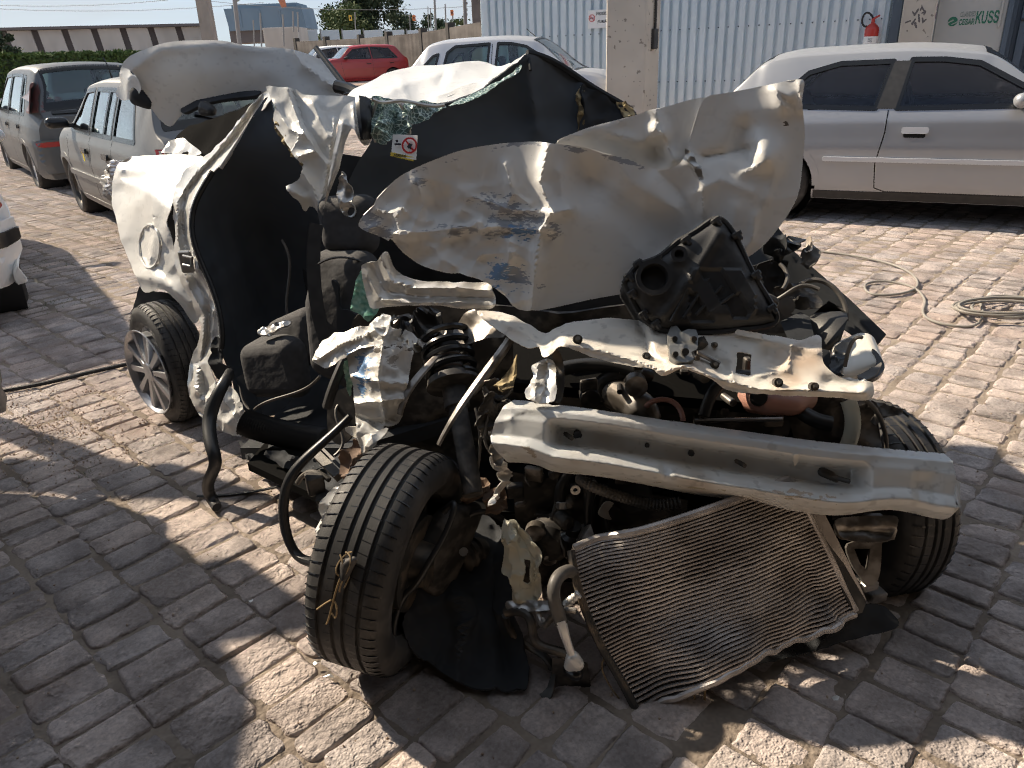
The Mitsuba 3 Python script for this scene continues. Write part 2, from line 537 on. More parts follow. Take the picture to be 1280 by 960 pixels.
        y = (V[a, 1] + V[b, 1]) / 2
        keep = np.ones(len(a), bool)
        for h in side_holes:
            keep &= ~(contains_xy(Polygon(h) if not isinstance(h, Polygon) else h, x, z) & (js >= 17) & (js < 36))
        for cx, cz, r in arches:
            keep &= ~((x - cx) ** 2 + (z - cz) ** 2 < r * r) | (js >= 24)
        kr = keep.copy(); kl = keep
        for h in top_holes:
            P = Polygon(h)
            wr = np.array([q[28, 0] for q in S])[i.ravel()]
            qq = np.minimum(y / wr, 1.0)
            kl &= ~(contains_xy(P, x, qq) & (js >= 28)); kr &= ~(contains_xy(P, x, qq) & (js >= 28))
        q = np.c_[a, b, c, d]
        FL = np.vstack([q[kl][:, [0, 1, 2]], q[kl][:, [0, 2, 3]]])
        FR = FL[:, ::-1] + n * m
        caps = []
        for st in (0, n - 1):
            base = st * m
            for k in range(m - 1):
                L0, L1, R0, R1 = base + k, base + k + 1, base + k + n * m, base + k + 1 + n * m
                f = [[L0, L1, R1], [L0, R1, R0]]
                caps += f if st == 0 else [g[::-1] for g in f]
        mm = trimesh.Trimesh(V, np.vstack([FL, FR, caps]), process=False)
        mm.merge_vertices()
        return mm


def rpoly(q):
    p = Polygon(q).buffer(-.01).buffer(.01)
    return p if p.geom_type == 'Polygon' and p.area > 0.7 * Polygon(q).area else Polygon(q)


def mirror(m):
    m = m.copy(); m.vertices[:, 1] *= -1; m.faces = m.faces[:, ::-1]
    return m


def ring(poly, a, b):
    return poly.buffer(a).difference(poly.buffer(-b))


def tyre_mesh(R=0.30, w=0.18, rim=0.19, grooves=True, n=72, blocks=False):
    """axis along +y (outer face towards +y), centred"""
    h = w / 2
    prof = [(rim, -h * 0.72), (rim + 0.012, -h * 0.9), (rim + (R - rim) * 0.35, -h * 1.02), (rim + (R - rim) * 0.62, -h * 1.03), (R - 0.028, -h * 0.97), (R - 0.011, -h * 0.86), (R - 0.004, -h * 0.72)]
    g = [-0.5, -0.13, 0.13, 0.5] if grooves else []
    for q in g:
        c = q * h
        prof += [(R - 0.001, c - 0.006), (R - 0.009, c - 0.004), (R - 0.009, c + 0.004), (R - 0.001, c + 0.006)]
    prof += [(R - 0.004, h * 0.72), (R - 0.011, h * 0.86), (R - 0.028, h * 0.97), (rim + (R - rim) * 0.62, h * 1.03), (rim + (R - rim) * 0.35, h * 1.02), (rim + 0.012, h * 0.9), (rim, h * 0.72)]
    m = lathe(prof, n)
    m.apply_transform(trimesh.transformations.rotation_matrix(-np.pi / 2, [1, 0, 0]))
    return m


def rim_mesh(kind, R=0.2, w=0.18):
    """a wheel disc; the outer face looks along +y"""
    out = [lathe([(R, -w * 0.4), (R * 1.01, -w * 0.38), (R * 0.93, -w * 0.2), (R * 0.92, w * 0.2), (R * 1.01, w * 0.40), (R * 1.03, w * 0.41), (R * 1.03, w * 0.36)], 40)]
    if kind == 'steel':
        out.append(lathe([(R * 0.95, w * 0.15), (R * 0.8, w * 0.12), (R * 0.6, w * 0.28), (R * 0.45, w * 0.3), (R * 0.32, w * 0.2), (R * 0.3, w * 0.3), (0.0001, w * 0.32)], 36))
        for k in range(8):
            a = k * np.pi / 4
            out.append(lathe([(0.016, 0), (0.016, w * 0.02), (0.0001, w * 0.021)], 10, M=trimesh.transformations.translation_matrix([R * 0.72 * np.cos(a), R * 0.72 * np.sin(a), w * 0.2])))
    else:
        ns = {'cap': 7, 'alloy': 5, 'multi': 10}[kind]
        out.append(lathe([(R * 0.26, w * 0.1), (R * 0.26, w * 0.3), (R * 0.2, w * 0.36), (0.0001, w * 0.37)], 24))
        out.append(lathe([(R * 0.9, -w * 0.1), (R * 0.2, -w * 0.12), (0.0001, -w * 0.12)], 24))
        wd = {'cap': 0.042, 'alloy': 0.038, 'multi': 0.017}[kind]
        for k in range(ns):
            a = 2 * np.pi * k / ns
            p = np.array([[R * 0.2, -wd * 0.8, w * .18], [R * 0.2, wd * 0.8, w * .18], [R * 0.2, -wd * .55, w * .33], [R * 0.2, wd * .55, w * .33],
                          [R * 0.97, -wd * 1.25, w * .1], [R * 0.97, wd * 1.25, w * .1], [R * 0.97, -wd * .9, w * .32], [R * 0.97, wd * .9, w * .32]])
            c = hullof(p)
            c.apply_transform(trimesh.transformations.rotation_matrix(a, [0, 0, 1]))
            out.append(c)
    m = merge(out)
    m.apply_transform(trimesh.transformations.rotation_matrix(-np.pi / 2, [1, 0, 0]))
    return m


TYRE, RIMS = tyre_mesh(), {}


def add_wheel(car, M, R=0.3, kind='cap', rimmat='m_hubcap', name='wheel'):
    if kind not in RIMS:
        RIMS[kind] = rim_mesh(kind)
    k = key_for(name, car)
    t = TYRE.copy(); t.apply_scale(R / 0.3); t.apply_transform(M)
    r = RIMS[kind].copy(); r.apply_scale(R / 0.3); r.apply_transform(M)
    scene[k + '__tyre'] = mikit.ply(t, 'm_rubber', 40)
    scene[k + '__rim'] = mikit.ply(r, rimmat, 30)
    return k


def build_car(spec, o, heading, label, group=None, name='parked_car', zbase=0.0):
    """o: ground point below the rear bumper's middle; heading: angle of the forward axis"""
    s = spec['shape']
    car = thing(name, label, 'car', group)
    M = trimesh.transformations.rotation_matrix(heading, [0, 0, 1]); M[:3, 3] = (o[0], o[1], zbase)

    def put(n, mesh, b, smooth=35, parent=None, label=None):
        if isinstance(mesh, list):
            mesh = merge(mesh)
        m = mesh.copy(); m.apply_transform(M)
        return add(n, m, b, parent or car, smooth, label)
    R = spec.get('R', 0.3)
    ar = [(x, R, R + 0.05) for x in spec['wheels']]
    body = s.body([Polygon(w).buffer(0.006) for w in spec['windows']], [spec['windshield'], spec['rearglass']], ar)
    bk = put('body', body, spec['paint'], 28)
    put('underbody', [boxat(((s.L) / 2, 0, s.zb + 0.12), (s.L - 0.5, s.W - 0.5, 0.1)), boxat((s.L / 2, 0, s.zb + 0.03), (s.L - 1.0, s.W - 0.9, 0.12))], 'm_dark_liner')
    # a lining inside the skin keeps the cabin from reading as a hollow shell
    for sd, nm in ((1, 1), (-1, -1)):
        for w in spec['windows']:
            P = Polygon(w)
            fr = put('window', s.side(P.buffer(-0.002), -0.006, sd, 0.08, 0.003), spec.get('glass', 'm_window_glass'), True)
            put('frame', s.side(ring(P, 0.022, 0.016), 0.004, sd, 0.03, 0.006), 'm_glossy_black', 30, fr)
        for cx, cz, r in ar:
            a = np.linspace(0, np.pi, 34) if True else 0
            lip = Polygon(np.r_[np.c_[cx + (r + 0.045) * np.cos(a), cz + (r + 0.045) * np.sin(a)], np.c_[cx + (r - 0.012) * np.cos(a[::-1]), cz + (r - 0.012) * np.sin(a[::-1])]])
            lip = lip.intersection(Polygon([(0.02, s.zb + 0.01), (s.L - 0.02, s.zb + 0.01), (s.L - .02, 3), (0.02, 3)]))
            if lip.geom_type == 'Polygon':
                put('wheel_arch', s.side(lip, 0.006, sd, 0.03, 0.05), spec['paint'], 30)
            well = lathe([(r + 0.01, 0.02), (r + 0.015, 0.28), (0.02, 0.29)], 36)
            well.apply_transform(trimesh.transformations.rotation_matrix(np.pi / 2, [1, 0, 0]))
            well.apply_translation([cx, s.W / 2 - 0.03, cz])
            put('wheel_housing', well if sd > 0 else mirror(well), 'm_dark_liner', 40)
            Mw = M @ trimesh.transformations.translation_matrix([cx, sd * (s.W / 2 - 0.115), R])
            if sd < 0:
                Mw = Mw @ trimesh.transformations.rotation_matrix(np.pi, [0, 0, 1])
            add_wheel(car, Mw, R, spec.get('rim', 'cap'), spec.get('rimmat', 'm_hubcap'))
        for ln in spec.get('seams', ()):
            put('door_gap', s.side(LineString(ln).buffer(0.0045, cap_style=2), 0.0015, sd, 0.03, 0.003), 'm_glossy_black', 30)
        for x, z in spec.get('handles', ()):
            hk = put('door_handle', s.side(Polygon(roundpoly([(x - .1, z - .026), (x + .1, z - .026), (x + .1, z + .026), (x - .1, z + .026)], .02).exterior.coords), 0.034, sd, 0.03, 0.02), spec.get('handlemat', spec['paint']), 40)
            put('recess', s.side(roundpoly([(x - .08, z - .055), (x + .08, z - .055), (x + .08, z - .0), (x - .08, z - .0)], .015), 0.003, sd, 0.02, 0.003), 'm_glossy_black', 40, hk)
        if 'moulding' in spec:
            x0, z0, x1, z1, mh, mm = spec['moulding']
            put('side_moulding', s.side(LineString([(x0, z0), (x1, z1)]).buffer(mh, cap_style=1), 0.022, sd, 0.04, 0.024), mm, 40)
        put('sill', s.side([(ar[0][0] + ar[0][2], s.zb + 0.005), (ar[1][0] - ar[1][2], s.zb + 0.005), (ar[1][0] - ar[1][2], s.zb + 0.075), (ar[0][0] + ar[0][2], s.zb + 0.075)], 0.004, sd, 0.05, 0.02), spec.get('sillmat', 'm_black_plastic'), 40)
        for pz in spec.get('pillars', ()):
            put('pillar_trim', s.side(Polygon(pz), 0.0045, sd, 0.03, 0.004), 'm_black_plastic', 40)
        mx, mz = spec['mirror']
        y0 = float(s.hw(np.array([mx]), np.array([mz]))[0])
        mm_ = blob([((mx - 0.02, y0 + .07, mz + .06), .05), ((mx - 0.02, y0 + .19, mz + .065), .055), ((mx + .05, y0 + .15, mz + .06), .035)], 0.02, 4)
        mk = put('mirror', mm_ if sd > 0 else mirror(mm_), spec.get('mirrormat', spec['paint']), 50)
        stalk = boxat((mx, y0 + .03, mz + .03), (.07, .1, .04))
        put('stalk', stalk if sd > 0 else mirror(stalk), 'm_black_plastic', 30, mk)
    g = put('windshield', s.top(Polygon(spec['windshield']).buffer(-0.004), -0.004, 0.06, 0.003), spec.get('wglass', spec.get('glass', 'm_window_glass')), True)
    put('frame', s.top(ring(Polygon(spec['windshield']), 0.03, 0.022), 0.003, 0.03, 0.005), 'm_glossy_black', 30, g)
    g = put('rear_window', s.top(Polygon(spec['rearglass']).buffer(-0.004), -0.004, 0.05, 0.003), spec.get('glass', 'm_window_glass'), True)
    put('frame', s.top(ring(Polygon(spec['rearglass']), 0.03, 0.024), 0.003, 0.03, 0.005), 'm_glossy_black', 30, g)
    for nm, poly, b, off in spec.get('rear', ()):
        for q in ([poly, [(-y, z) for y, z in poly[::-1]]] if min(p[0] for p in poly) > 0 else [poly]):
            put(nm, s.end(rpoly(q), off, False, 0.04, 0.012), b, 35)
    for nm, poly, b, off in spec.get('front', ()):
        for q in ([poly, [(-y, z) for y, z in poly[::-1]]] if min(p[0] for p in poly) > 0 else [poly]):
            put(nm, s.end(rpoly(q), off, True, 0.04, 0.012), b, 35)
    xa, xb = spec['seats']
    zf = 0.32
    put('cabin_floor', boxat(((xa + xb) / 2, 0, zf), (xb - xa + 0.5, s.W - 0.3, 0.05)), 'm_car_interior')
    put('dashboard', blob([((xb + .55, -.55, .82), .1), ((xb + .55, .55, .82), .1), ((xb + .75, -.5, .8), .08), ((xb + .75, .5, .8), .08), ((xb + .6, .5, .5), .1), ((xb + .6, -.5, .5), .1)], .1, 2), 'm_car_interior', 40)
    for yy in (-0.36, 0.36):
        sk = put('seat', [blob([((xb - .1, yy - .17, .5), .08), ((xb - .1, yy + .17, .5), .08), ((xb + .3, yy - .17, .54), .07), ((xb + .3, yy + .17, .54), .07)], .06, 3),
                          blob([((xb - .12, yy - .17, .55), .07), ((xb - .12, yy + .17, .55), .07), ((xb - .3, yy - .14, 1.08), .05), ((xb - .3, yy + .14, 1.08), .05)], .06, 3)], 'm_seat_fabric', 60)
        put('headrest', blob([((xb - .33, yy - .09, 1.2), .045), ((xb - .33, yy + .09, 1.2), .045), ((xb - .31, yy, 1.12), .05)], .04, 3), 'm_seat_fabric', 60, sk)
    put('rear_seat', [boxat((xa + .1, 0, .5), (.5, s.W - .42, .2), ch=.05), blob([((xa - .1, -.55, .55), .08), ((xa - .1, .55, .55), .08), ((xa - .28, -.5, .98), .06), ((xa - .28, .5, .98), .06)], .08, 3)], 'm_seat_fabric', 60)
    return car, M, put


def two_box(L, H, hood, cowl_x, roof_f, roof_r, tail_top, tail_z, belt0, belt1, W=1.7, **k):
    """roof_f / roof_r: x where the roof begins at the front / ends at the rear; tail_top: x of the rear glass foot"""
    top = [(0, tail_z - 0.03), (0.035, tail_z), (tail_top, tail_z + 0.03 + 0.02), (roof_r, H - 0.055), (roof_r + 0.25, H - 0.015), ((roof_r + roof_f) / 2 + .2, H), (roof_f, H - 0.045), (cowl_x, hood + 0.02), (cowl_x + 0.25, hood - 0.015), (L - 0.35, hood - 0.15), (L - 0.06, hood - 0.26), (L, hood - 0.36)]
    belt = [(0, belt0 - 0.05), (0.3, belt0), (cowl_x - 0.2, belt1), (cowl_x + 0.2, hood - 0.07), (L - 0.3, hood - 0.22), (L, hood - 0.40)]
    return CarShape(L, W, top, belt, **k)


def at_ground(rear_wheel, wheel_x, half, heading, sd):
    """rear-bumper origin from the ground contact of the rear wheel on side sd (+1 left)"""
    c, s_ = math.cos(heading), math.sin(heading)
    return np.array(rear_wheel) - np.array([c * wheel_x - s_ * half * sd, s_ * wheel_x + c * half * sd])
# ---------------------------------------------------------------- ground and cobbles
def gz(x, y):
    """the yard climbs a little towards its far end"""
    return 0.022 * np.maximum(np.asarray(y, float) - 7.0, 0) ** 1.0 * np.clip((np.asarray(y, float) - 7) / 3, 0, 1)


def sand_col(p, n, uv):
    a = fbm(p.x * 6, p.y * 6, 0, 4)
    g = noise(p.x * 160, p.y * 160)
    return mix((0.20, 0.165, 0.135), (0.33, 0.275, 0.225), smoothstep(0.3, 0.7, a) * 0.7 + 0.35 * (g - 0.5))


pmat('m_sand', P3(sand_col), 0.95, bump=P3(lambda p, n, uv: fbm(p.x * 70, p.y * 70, 0, 3)), bscale=0.010, specular=0.2)


def far_ground(p, n, uv):
    c, s = math.cos(math.radians(47)), math.sin(math.radians(47))
    u, v = p.x * c + p.y * s, p.y * c - p.x * s
    row = dr.floor(u / 0.19)
    off = cell_rand(row, 3) * 0.5
    fu, fv = u / 0.19 - row, v / 0.12 + off
    st = dr.floor(fv); fv = fv - st
    joint = dr.maximum(smoothstep(0.40, 0.48, dr.abs(fu - 0.5)), smoothstep(0.38, 0.47, dr.abs(fv - 0.5)))
    stone = mix((0.26, 0.22, 0.20), (0.40, 0.34, 0.30), cell_rand(row, st) * 0.6 + 0.4 * fbm(p.x * 8, p.y * 8, 0, 3))
    return mix(stone, (0.16, 0.125, 0.10), joint * 0.75)


pmat('m_far_paving', P3(far_ground), 0.95, specular=0.2)
# one ground sheet to the horizon: coarse rings far away
ys = np.r_[np.arange(-6, 7, 1.0), np.arange(7, 16, 0.5), np.array([17, 20, 25, 30, 40, 60, 100, 180, 320, 600])]
xs_ = np.r_[-600, -200, -80, -40, np.arange(-24, 25, 2.0), 40, 80, 200, 600]
gx, gy = np.meshgrid(xs_, ys, indexing='ij')
gv = np.c_[gx.ravel(), gy.ravel(), np.where(gy.ravel() > 40, gz(0, 40.0), gz(0, gy.ravel())) - 0.007]
nx_, ny_ = len(xs_), len(ys)
ii, jj = np.meshgrid(np.arange(nx_ - 1), np.arange(ny_ - 1), indexing='ij')
a_ = (ii * ny_ + jj).ravel()
gf = np.c_[a_, a_ + ny_, a_ + ny_ + 1, a_ + 1]
scene['ground'] = mikit.ply((gv, gf), 'm_sand', True)
tag('ground', 'sandy earth bed that fills the joints between the cobbles of the yard', kind='structure')
far = gv.copy(); far[:, 2] += 0.008
cy = gy[ii, jj].ravel()
scene['ground__far_paving'] = mikit.ply((far, gf[(cy >= 14.9) & (cy < 100)]), 'm_far_paving', True)


def stone_col(lo, hi, red):
    def f(p, n, uv):
        a = fbm(p.x * 9, p.y * 9, p.z * 9, 4)
        s = noise(p.x * 140, p.y * 140, p.z * 140)
        c = mix(lo, hi, smoothstep(0.25, 0.75, a))
        c = c * (0.66 + 0.42 * s + 0.28 * noise(p.x * 320, p.y * 320, p.z * 320))
        d = smoothstep(0.55, 0.72, fbm(p.x * 2.3 + 5, p.y * 2.3, 0, 3))
        return mix(c, red, 0.35 * d)
    return f


def stone_bump(p, n, uv):
    return fbm(p.x * 30, p.y * 30, p.z * 30, 3) * 0.5 + 0.32 * fbm(p.x * 95, p.y * 95, p.z * 95, 2) + 0.18 * noise(p.x * 260, p.y * 260, p.z * 260)


STONES = []
for i, (lo, hi, rd) in enumerate([((0.274, 0.235, 0.217), (0.467, 0.402, 0.372), (0.375, 0.281, 0.238)), ((0.243, 0.213, 0.200), (0.427, 0.374, 0.348), (0.355, 0.266, 0.229)),
                                  ((0.304, 0.257, 0.234), (0.497, 0.422, 0.381), (0.396, 0.295, 0.248)), ((0.264, 0.233, 0.222), (0.436, 0.388, 0.367), (0.355, 0.271, 0.234))]):
    STONES.append(pmat(f'm_stone_{"abcd"[i]}', P3(stone_col(lo, hi, rd)), 0.92, bump=P3(stone_bump, 1.2e-3), bscale=0.021, specular=0.25))


def cobble(corners, z0, tilt, seed, nu, nv):
    """one hand-cut stone: an uneven rounded top and four rough sides"""
    ax = lambda n: np.sign(np.linspace(-1, 1, n)) * np.abs(np.linspace(-1, 1, n)) ** 0.72
    s, t = np.meshgrid(ax(nu), ax(nv), indexing='ij')
    m = np.maximum(np.abs(s), np.abs(t)); e = np.minimum(np.abs(s), np.abs(t))
    k = 1 - 0.07 * (e * m) ** 6                                   # rounded corners
    a, b, c, d = corners
    ss, tt = (s * k + 1) / 2, (t * k + 1) / 2
    xy = (a * ((1 - ss) * (1 - tt))[..., None] + b * (ss * (1 - tt))[..., None] + c * (ss * tt)[..., None] + d * ((1 - ss) * tt)[..., None])
    p3 = np.concatenate([xy, np.zeros(s.shape + (1,))], -1)
    w = meshkit.fbm(p3 * 28 + seed * 0.13, 2, 3) - 0.5
    edge = np.maximum(np.abs(s), np.abs(t))
    wob = (meshkit.noise(p3 * 40 + 3, 8) - 0.5)[..., None] * 0.012 * (edge > 0.9)[..., None] * (xy - (a + b + c + d) / 4) / 0.1
    xy = xy + wob
    strat = meshkit.fbm(np.stack([(p3[..., 0] * 0.68 + p3[..., 1] * 0.73) * 9, (p3[..., 1] * 0.68 - p3[..., 0] * 0.73) * 38, 0 * s + seed], -1), 3, 5) - 0.5
    grit = meshkit.fbm(p3 * 75 + seed * 0.07, 2, 9) - 0.5
    z = z0 + 0.0055 * grit * (nu > 9) + tilt[0] * s + tilt[1] * t + 0.004 * w + 0.006 * strat - 0.005 * np.abs(s) ** 20 - 0.005 * np.abs(t) ** 18
    V = np.c_[xy.reshape(-1, 2), z.ravel()]
    idx = np.arange(nu * nv).reshape(nu, nv)
    F = np.c_[idx[:-1, :-1].ravel(), idx[1:, :-1].ravel(), idx[1:, 1:].ravel(), idx[:-1, 1:].ravel()]
    rim = np.r_[idx[:, 0], idx[-1, 1:], idx[-2::-1, -1], idx[0, -2:0:-1]]
    B = V[rim].copy(); cen = V[:, :2].mean(0); V[rim, 2] -= 0.003
    B[:, :2] += (B[:, :2] - cen) * 0.02; B[:, 2] = -0.045 + z0
    n0 = len(V); r = len(rim); q = np.arange(r)
    F2 = np.c_[rim, n0 + q, n0 + (q + 1) % r, np.roll(rim, -1)]
    F = np.vstack([F[:, [0, 1, 2]], F[:, [0, 2, 3]], F2[:, [0, 1, 2]], F2[:, [0, 2, 3]]])
    return np.vstack([V, B]), F


def cobble_field():
    rng = np.random.default_rng(11)
    E1 = np.array([math.cos(math.radians(47)), math.sin(math.radians(47))]); E2 = np.array([E1[1], -E1[0]])
    out = []
    for right in (0, 1):
        A, B = (E1, E2) if not right else (E2, E1)                # A across the course (long side of a stone), B along it
        cw, pitch = (0.188, 0.122) if not right else (0.172, 0.118)
        for r in range(-95, 110):
            u = r * cw
            v = -18.0 + rng.uniform(0, pitch)
            bend = rng.uniform(-0.008, 0.008)
            while v < 18:
                ln = pitch * rng.choice([0.82, 0.95, 1.0, 1.1, 1.28], p=[.15, .25, .3, .2, .1])
                ctr = A * (u + cw / 2) + B * (v + ln / 2)
                x, y = ctr
                split = 0.42 + 0.22 * (y - 1.2)
                inside = (x > split) if right else (x <= split)
                if inside and 0.75 < y < 15.2 and abs(x) < 0.78 * y + 0.9:
                    gap = rng.uniform(0.004, 0.010); gw = rng.uniform(0.005, 0.012)
                    j = lambda s=0.009: rng.uniform(-s, s)
                    sh = j(0.009)
                    cs = []
                    for (sa, sb) in ((-1, -1), (1, -1), (1, 1), (-1, 1)):
                        cs.append(ctr + A * (sa * (cw / 2 - gw / 2) + sh + j(0.006)) + B * (sb * (ln / 2 - gap / 2) + j(0.006)))
                    cs = np.array(cs)
                    e1_, e2_ = cs[1] - cs[0], cs[2] - cs[0]
                    if e1_[0] * e2_[1] - e1_[1] * e2_[0] < 0:
                        cs = cs[::-1]
                    out.append((cs, ctr, rng.uniform(-0.004, 0.004), (j(0.004), j(0.0035)), int(rng.integers(1 << 30)), int(rng.integers(4))))
                v += ln
    return out


cob = cobble_field()
_wreck_poly = Polygon([(150, 200), (420, 90), (760, 90), (1000, 100), (1000, 290), (1110, 420), (1190, 560), (1180, 700), (1070, 780), (800, 900), (640, 880), (400, 760), (250, 520)])


def shows(c):
    q, z = pix([c[1][0], c[1][1], 0.0])
    px, py = q[0]
    inside = -20 < px < 1300 and 80 < py < 985
    return (1.0 / z[0] ** 2) * (1.0 if inside else 0.0) * (0.0 if _wreck_poly.contains(Point(px, py)) else 1.0)


rank = np.array([shows(c) for c in cob])
order = np.argsort(-rank)
for i in order[:296]:
    cs, ctr, z0, tl, sd, mm_ = cob[i]
    d = math.hypot(*ctr)
    n = (20, 14) if d < 2.3 else (12, 9)
    add('cobblestone', cobble(cs, z0, tl, sd, *n), STONES[mm_], 'ground', 32)
rest = [[], [], [], []]
cnt = [0, 0, 0, 0]
for i in order[296:]:
    cs, ctr, z0, tl, sd, mm_ = cob[i]
    d = math.hypot(*ctr)
    n = (9, 6) if d < 4.5 else (6, 4) if d < 8 else (5, 4)
    V, F = cobble(cs, z0, tl, sd, *n)
    V[:, 2] += gz(*ctr)
    rest[mm_].append((V, F + cnt[mm_])); cnt[mm_] += len(V)
for k_, r in enumerate(rest):
    kk = add('cobblestones', (np.vstack([a for a, _ in r]), np.vstack([b for _, b in r])), STONES[k_], 'ground', 32)
    tag(kk, kind='stuff')

# loose grit and a little grass in the joints
rng = np.random.default_rng(5)
pmat('m_grass', rgb(0.075, 0.12, 0.03), 0.8)
GV, GF, c0 = [], [], 0
for (px, py, nb, rad) in [(110, 592, 26, .03), (15, 535, 40, .05), (60, 330, 60, .12), (560, 110, 5, .1), (1060, 278, 40, .06), (205, 556, 14, .03), (70, 380, 50, .1), (140, 300, 50, .2), (60, 255, 120, .5), (20, 245, 120, .5), (150, 290, 60, .3)]:
    c = at(px, py, Z=0)
    for _ in range(nb):
        b = c[:2] + rng.normal(0, rad, 2); h = rng.uniform(0.015, 0.04); a = rng.uniform(0, 6.28)
        dv = np.array([math.cos(a), math.sin(a)]) * 0.003; l = rng.normal(0, 0.012, 2)
        z = float(gz(*b)) - 0.015
        GV += [[b[0] - dv[0], b[1] - dv[1], z], [b[0] + dv[0], b[1] + dv[1], z], [b[0] + l[0], b[1] + l[1], z + h]]
        GF.append([c0, c0 + 1, c0 + 2]); c0 += 3
scene['grass'] = mikit.ply((np.array(GV), np.array(GF)), 'm_grass', False)
tag('grass', 'short grass tufts growing in the joints of the cobbled yard', 'grass', kind='stuff')
pmat('m_grit', P3(lambda p, n, uv: mix((0.22, 0.15, 0.11), (0.45, 0.36, 0.28), cell_rand(p.x * 120, p.y * 120))), 0.95)
GV, GF, c0 = [], [], 0
ico = trimesh.creation.icosphere(0)
for k in range(2600):
    if k < 1300:
        c = at(rng.normal(80, 55), np.clip(rng.normal(535, 28), 490, 640), Z=0)[:2]
    else:
        c = np.array([rng.uniform(-3, 2.6), rng.uniform(1.1, 4.5)])
    r = rng.uniform(0.0012, 0.0045)
    GV.append(ico.vertices * r * rng.uniform(0.6, 1.3, 3) + [c[0], c[1], rng.uniform(0.0, 0.008)]); GF.append(ico.faces + c0); c0 += len(ico.vertices)
scene['grit'] = mikit.ply((np.vstack(GV), np.vstack(GF)), 'm_grit', False)
tag('grit', 'loose reddish grit and crumbs scattered on the cobbles', 'grit', kind='stuff')

# ---------------------------------------------------------------- the workshop building on the right
WA = at(1090, 45, Y=13.0)[:2]                       # a point of the wall line below the extinguisher
WD = np.array([math.cos(math.radians(-30)), math.sin(math.radians(-30))])
WN = np.array([WD[1], -WD[0]])                      # towards the yard
if WN @ (-WA) < 0:
    WN = -WN


def wall_s(px, off=0.0):
    """distance along the wall of the column of pixels px at eye height, off metres in front of it"""
    d = (CR * (px - 640) / FOC + CU * (480 - 60) / FOC + _f)[:2]
    A = np.array([[d[0], -WD[0]], [d[1], -WD[1]]])
    return np.linalg.solve(A, WA + WN * off)[1]


def wall_pt(s, off, z):
    q = WA + WD * s + WN * off
    return np.array([q[0], q[1], z])


pmat('m_cladding', P3(lambda p, n, uv: mix((0.56, 0.64, 0.69), (0.66, 0.73, 0.77), fbm(p.x * 2, p.y * 2, p.z * 0.7, 3))), 0.42, clearcoat=0.3)


def conc_col(p, n, uv):
    a = fbm(p.x * 2.5, p.y * 2.5, p.z * 2.5, 4)
    pit = smoothstep(0.70, 0.76, fbm(p.x * 16 + 3, p.y * 16, p.z * 16, 3))
    return mix(mix((0.42, 0.385, 0.335), (0.56, 0.52, 0.46), a), (0.17, 0.15, 0.13), pit * 0.8)


pmat('m_concrete', P3(conc_col), 0.9, bump=P3(lambda p, n, uv: fbm(p.x * 30, p.y * 30, p.z * 30, 3)), bscale=0.004, specular=0.25)
pmat('m_steel_blue', rgb(0.09, 0.12, 0.16), 0.5)
pmat('m_white_panel', P3(lambda p, n, uv: mix((0.40, 0.41, 0.40), (0.47, 0.47, 0.45), fbm(p.x, p.y, p.z, 3))), 0.6)
BLD = thing('workshop_building', 'workshop front of pale corrugated sheet between tall concrete columns', 'building')
GB = float(gz(0, 14.0)) - 0.05


def corrugated(s0, s1, z0, z1, off, pitch=0.17, depth=0.085):
    prof = []
    s = s0
    while s < s1:
        for ds, d in ((0, 0), (0.58, 0), (0.64, -1), (0.94, -1), (1.0, 0)):
            if s + ds * pitch <= s1:
                prof.append((s + ds * pitch, d * depth))
        s += pitch
    prof = np.array(prof)
    V = np.vstack([[wall_pt(a, off + b, z0) for a, b in prof], [wall_pt(a, off + b, z1) for a, b in prof]])
    n = len(prof); i = np.arange(n - 1)
    F = np.vstack([np.c_[i, i + 1, i + 1 + n], np.c_[i, i + 1 + n, i + n]])
    return solid(V, F, 0.004, np.repeat([[WN[0], WN[1], 0]], 2 * n, 0))


HB = 6.5
RTW = math.radians(-30)
sL, sC0, sC1, sC2, sD0, sD1, sD2, sE1 = [wall_s(v) for v in (606, 757, 806, 825, 1108, 1119, 1168, 1250)]
add('wall_sheet', corrugated(sL, wall_s(757) + .5, GB, HB, 0.0), 'm_cladding', BLD, False)
add('wall_sheet', corrugated(wall_s(815) - .3, sD0, GB, HB, 0.0, 0.165), 'm_cladding', BLD, False)
add('wall_sheet', corrugated(wall_s(1253), wall_s(1300) + 1.5, GB, HB, -0.25), 'm_steel_blue', BLD, False)


def wall_box(s0, s1, o0, o1, z0, z1, ch=0.01):
    M = np.eye(4); M[:2, 0] = WD; M[:2, 1] = WN; M[:3, 3] = wall_pt((s0 + s1) / 2, (o0 + o1) / 2, (z0 + z1) / 2)
    return boxat(None, (s1 - s0, o1 - o0, z1 - z0), ch=ch, M=M)


def col_span(pl, pr, off):
    return wall_s(pl, off), wall_s(pr, off)


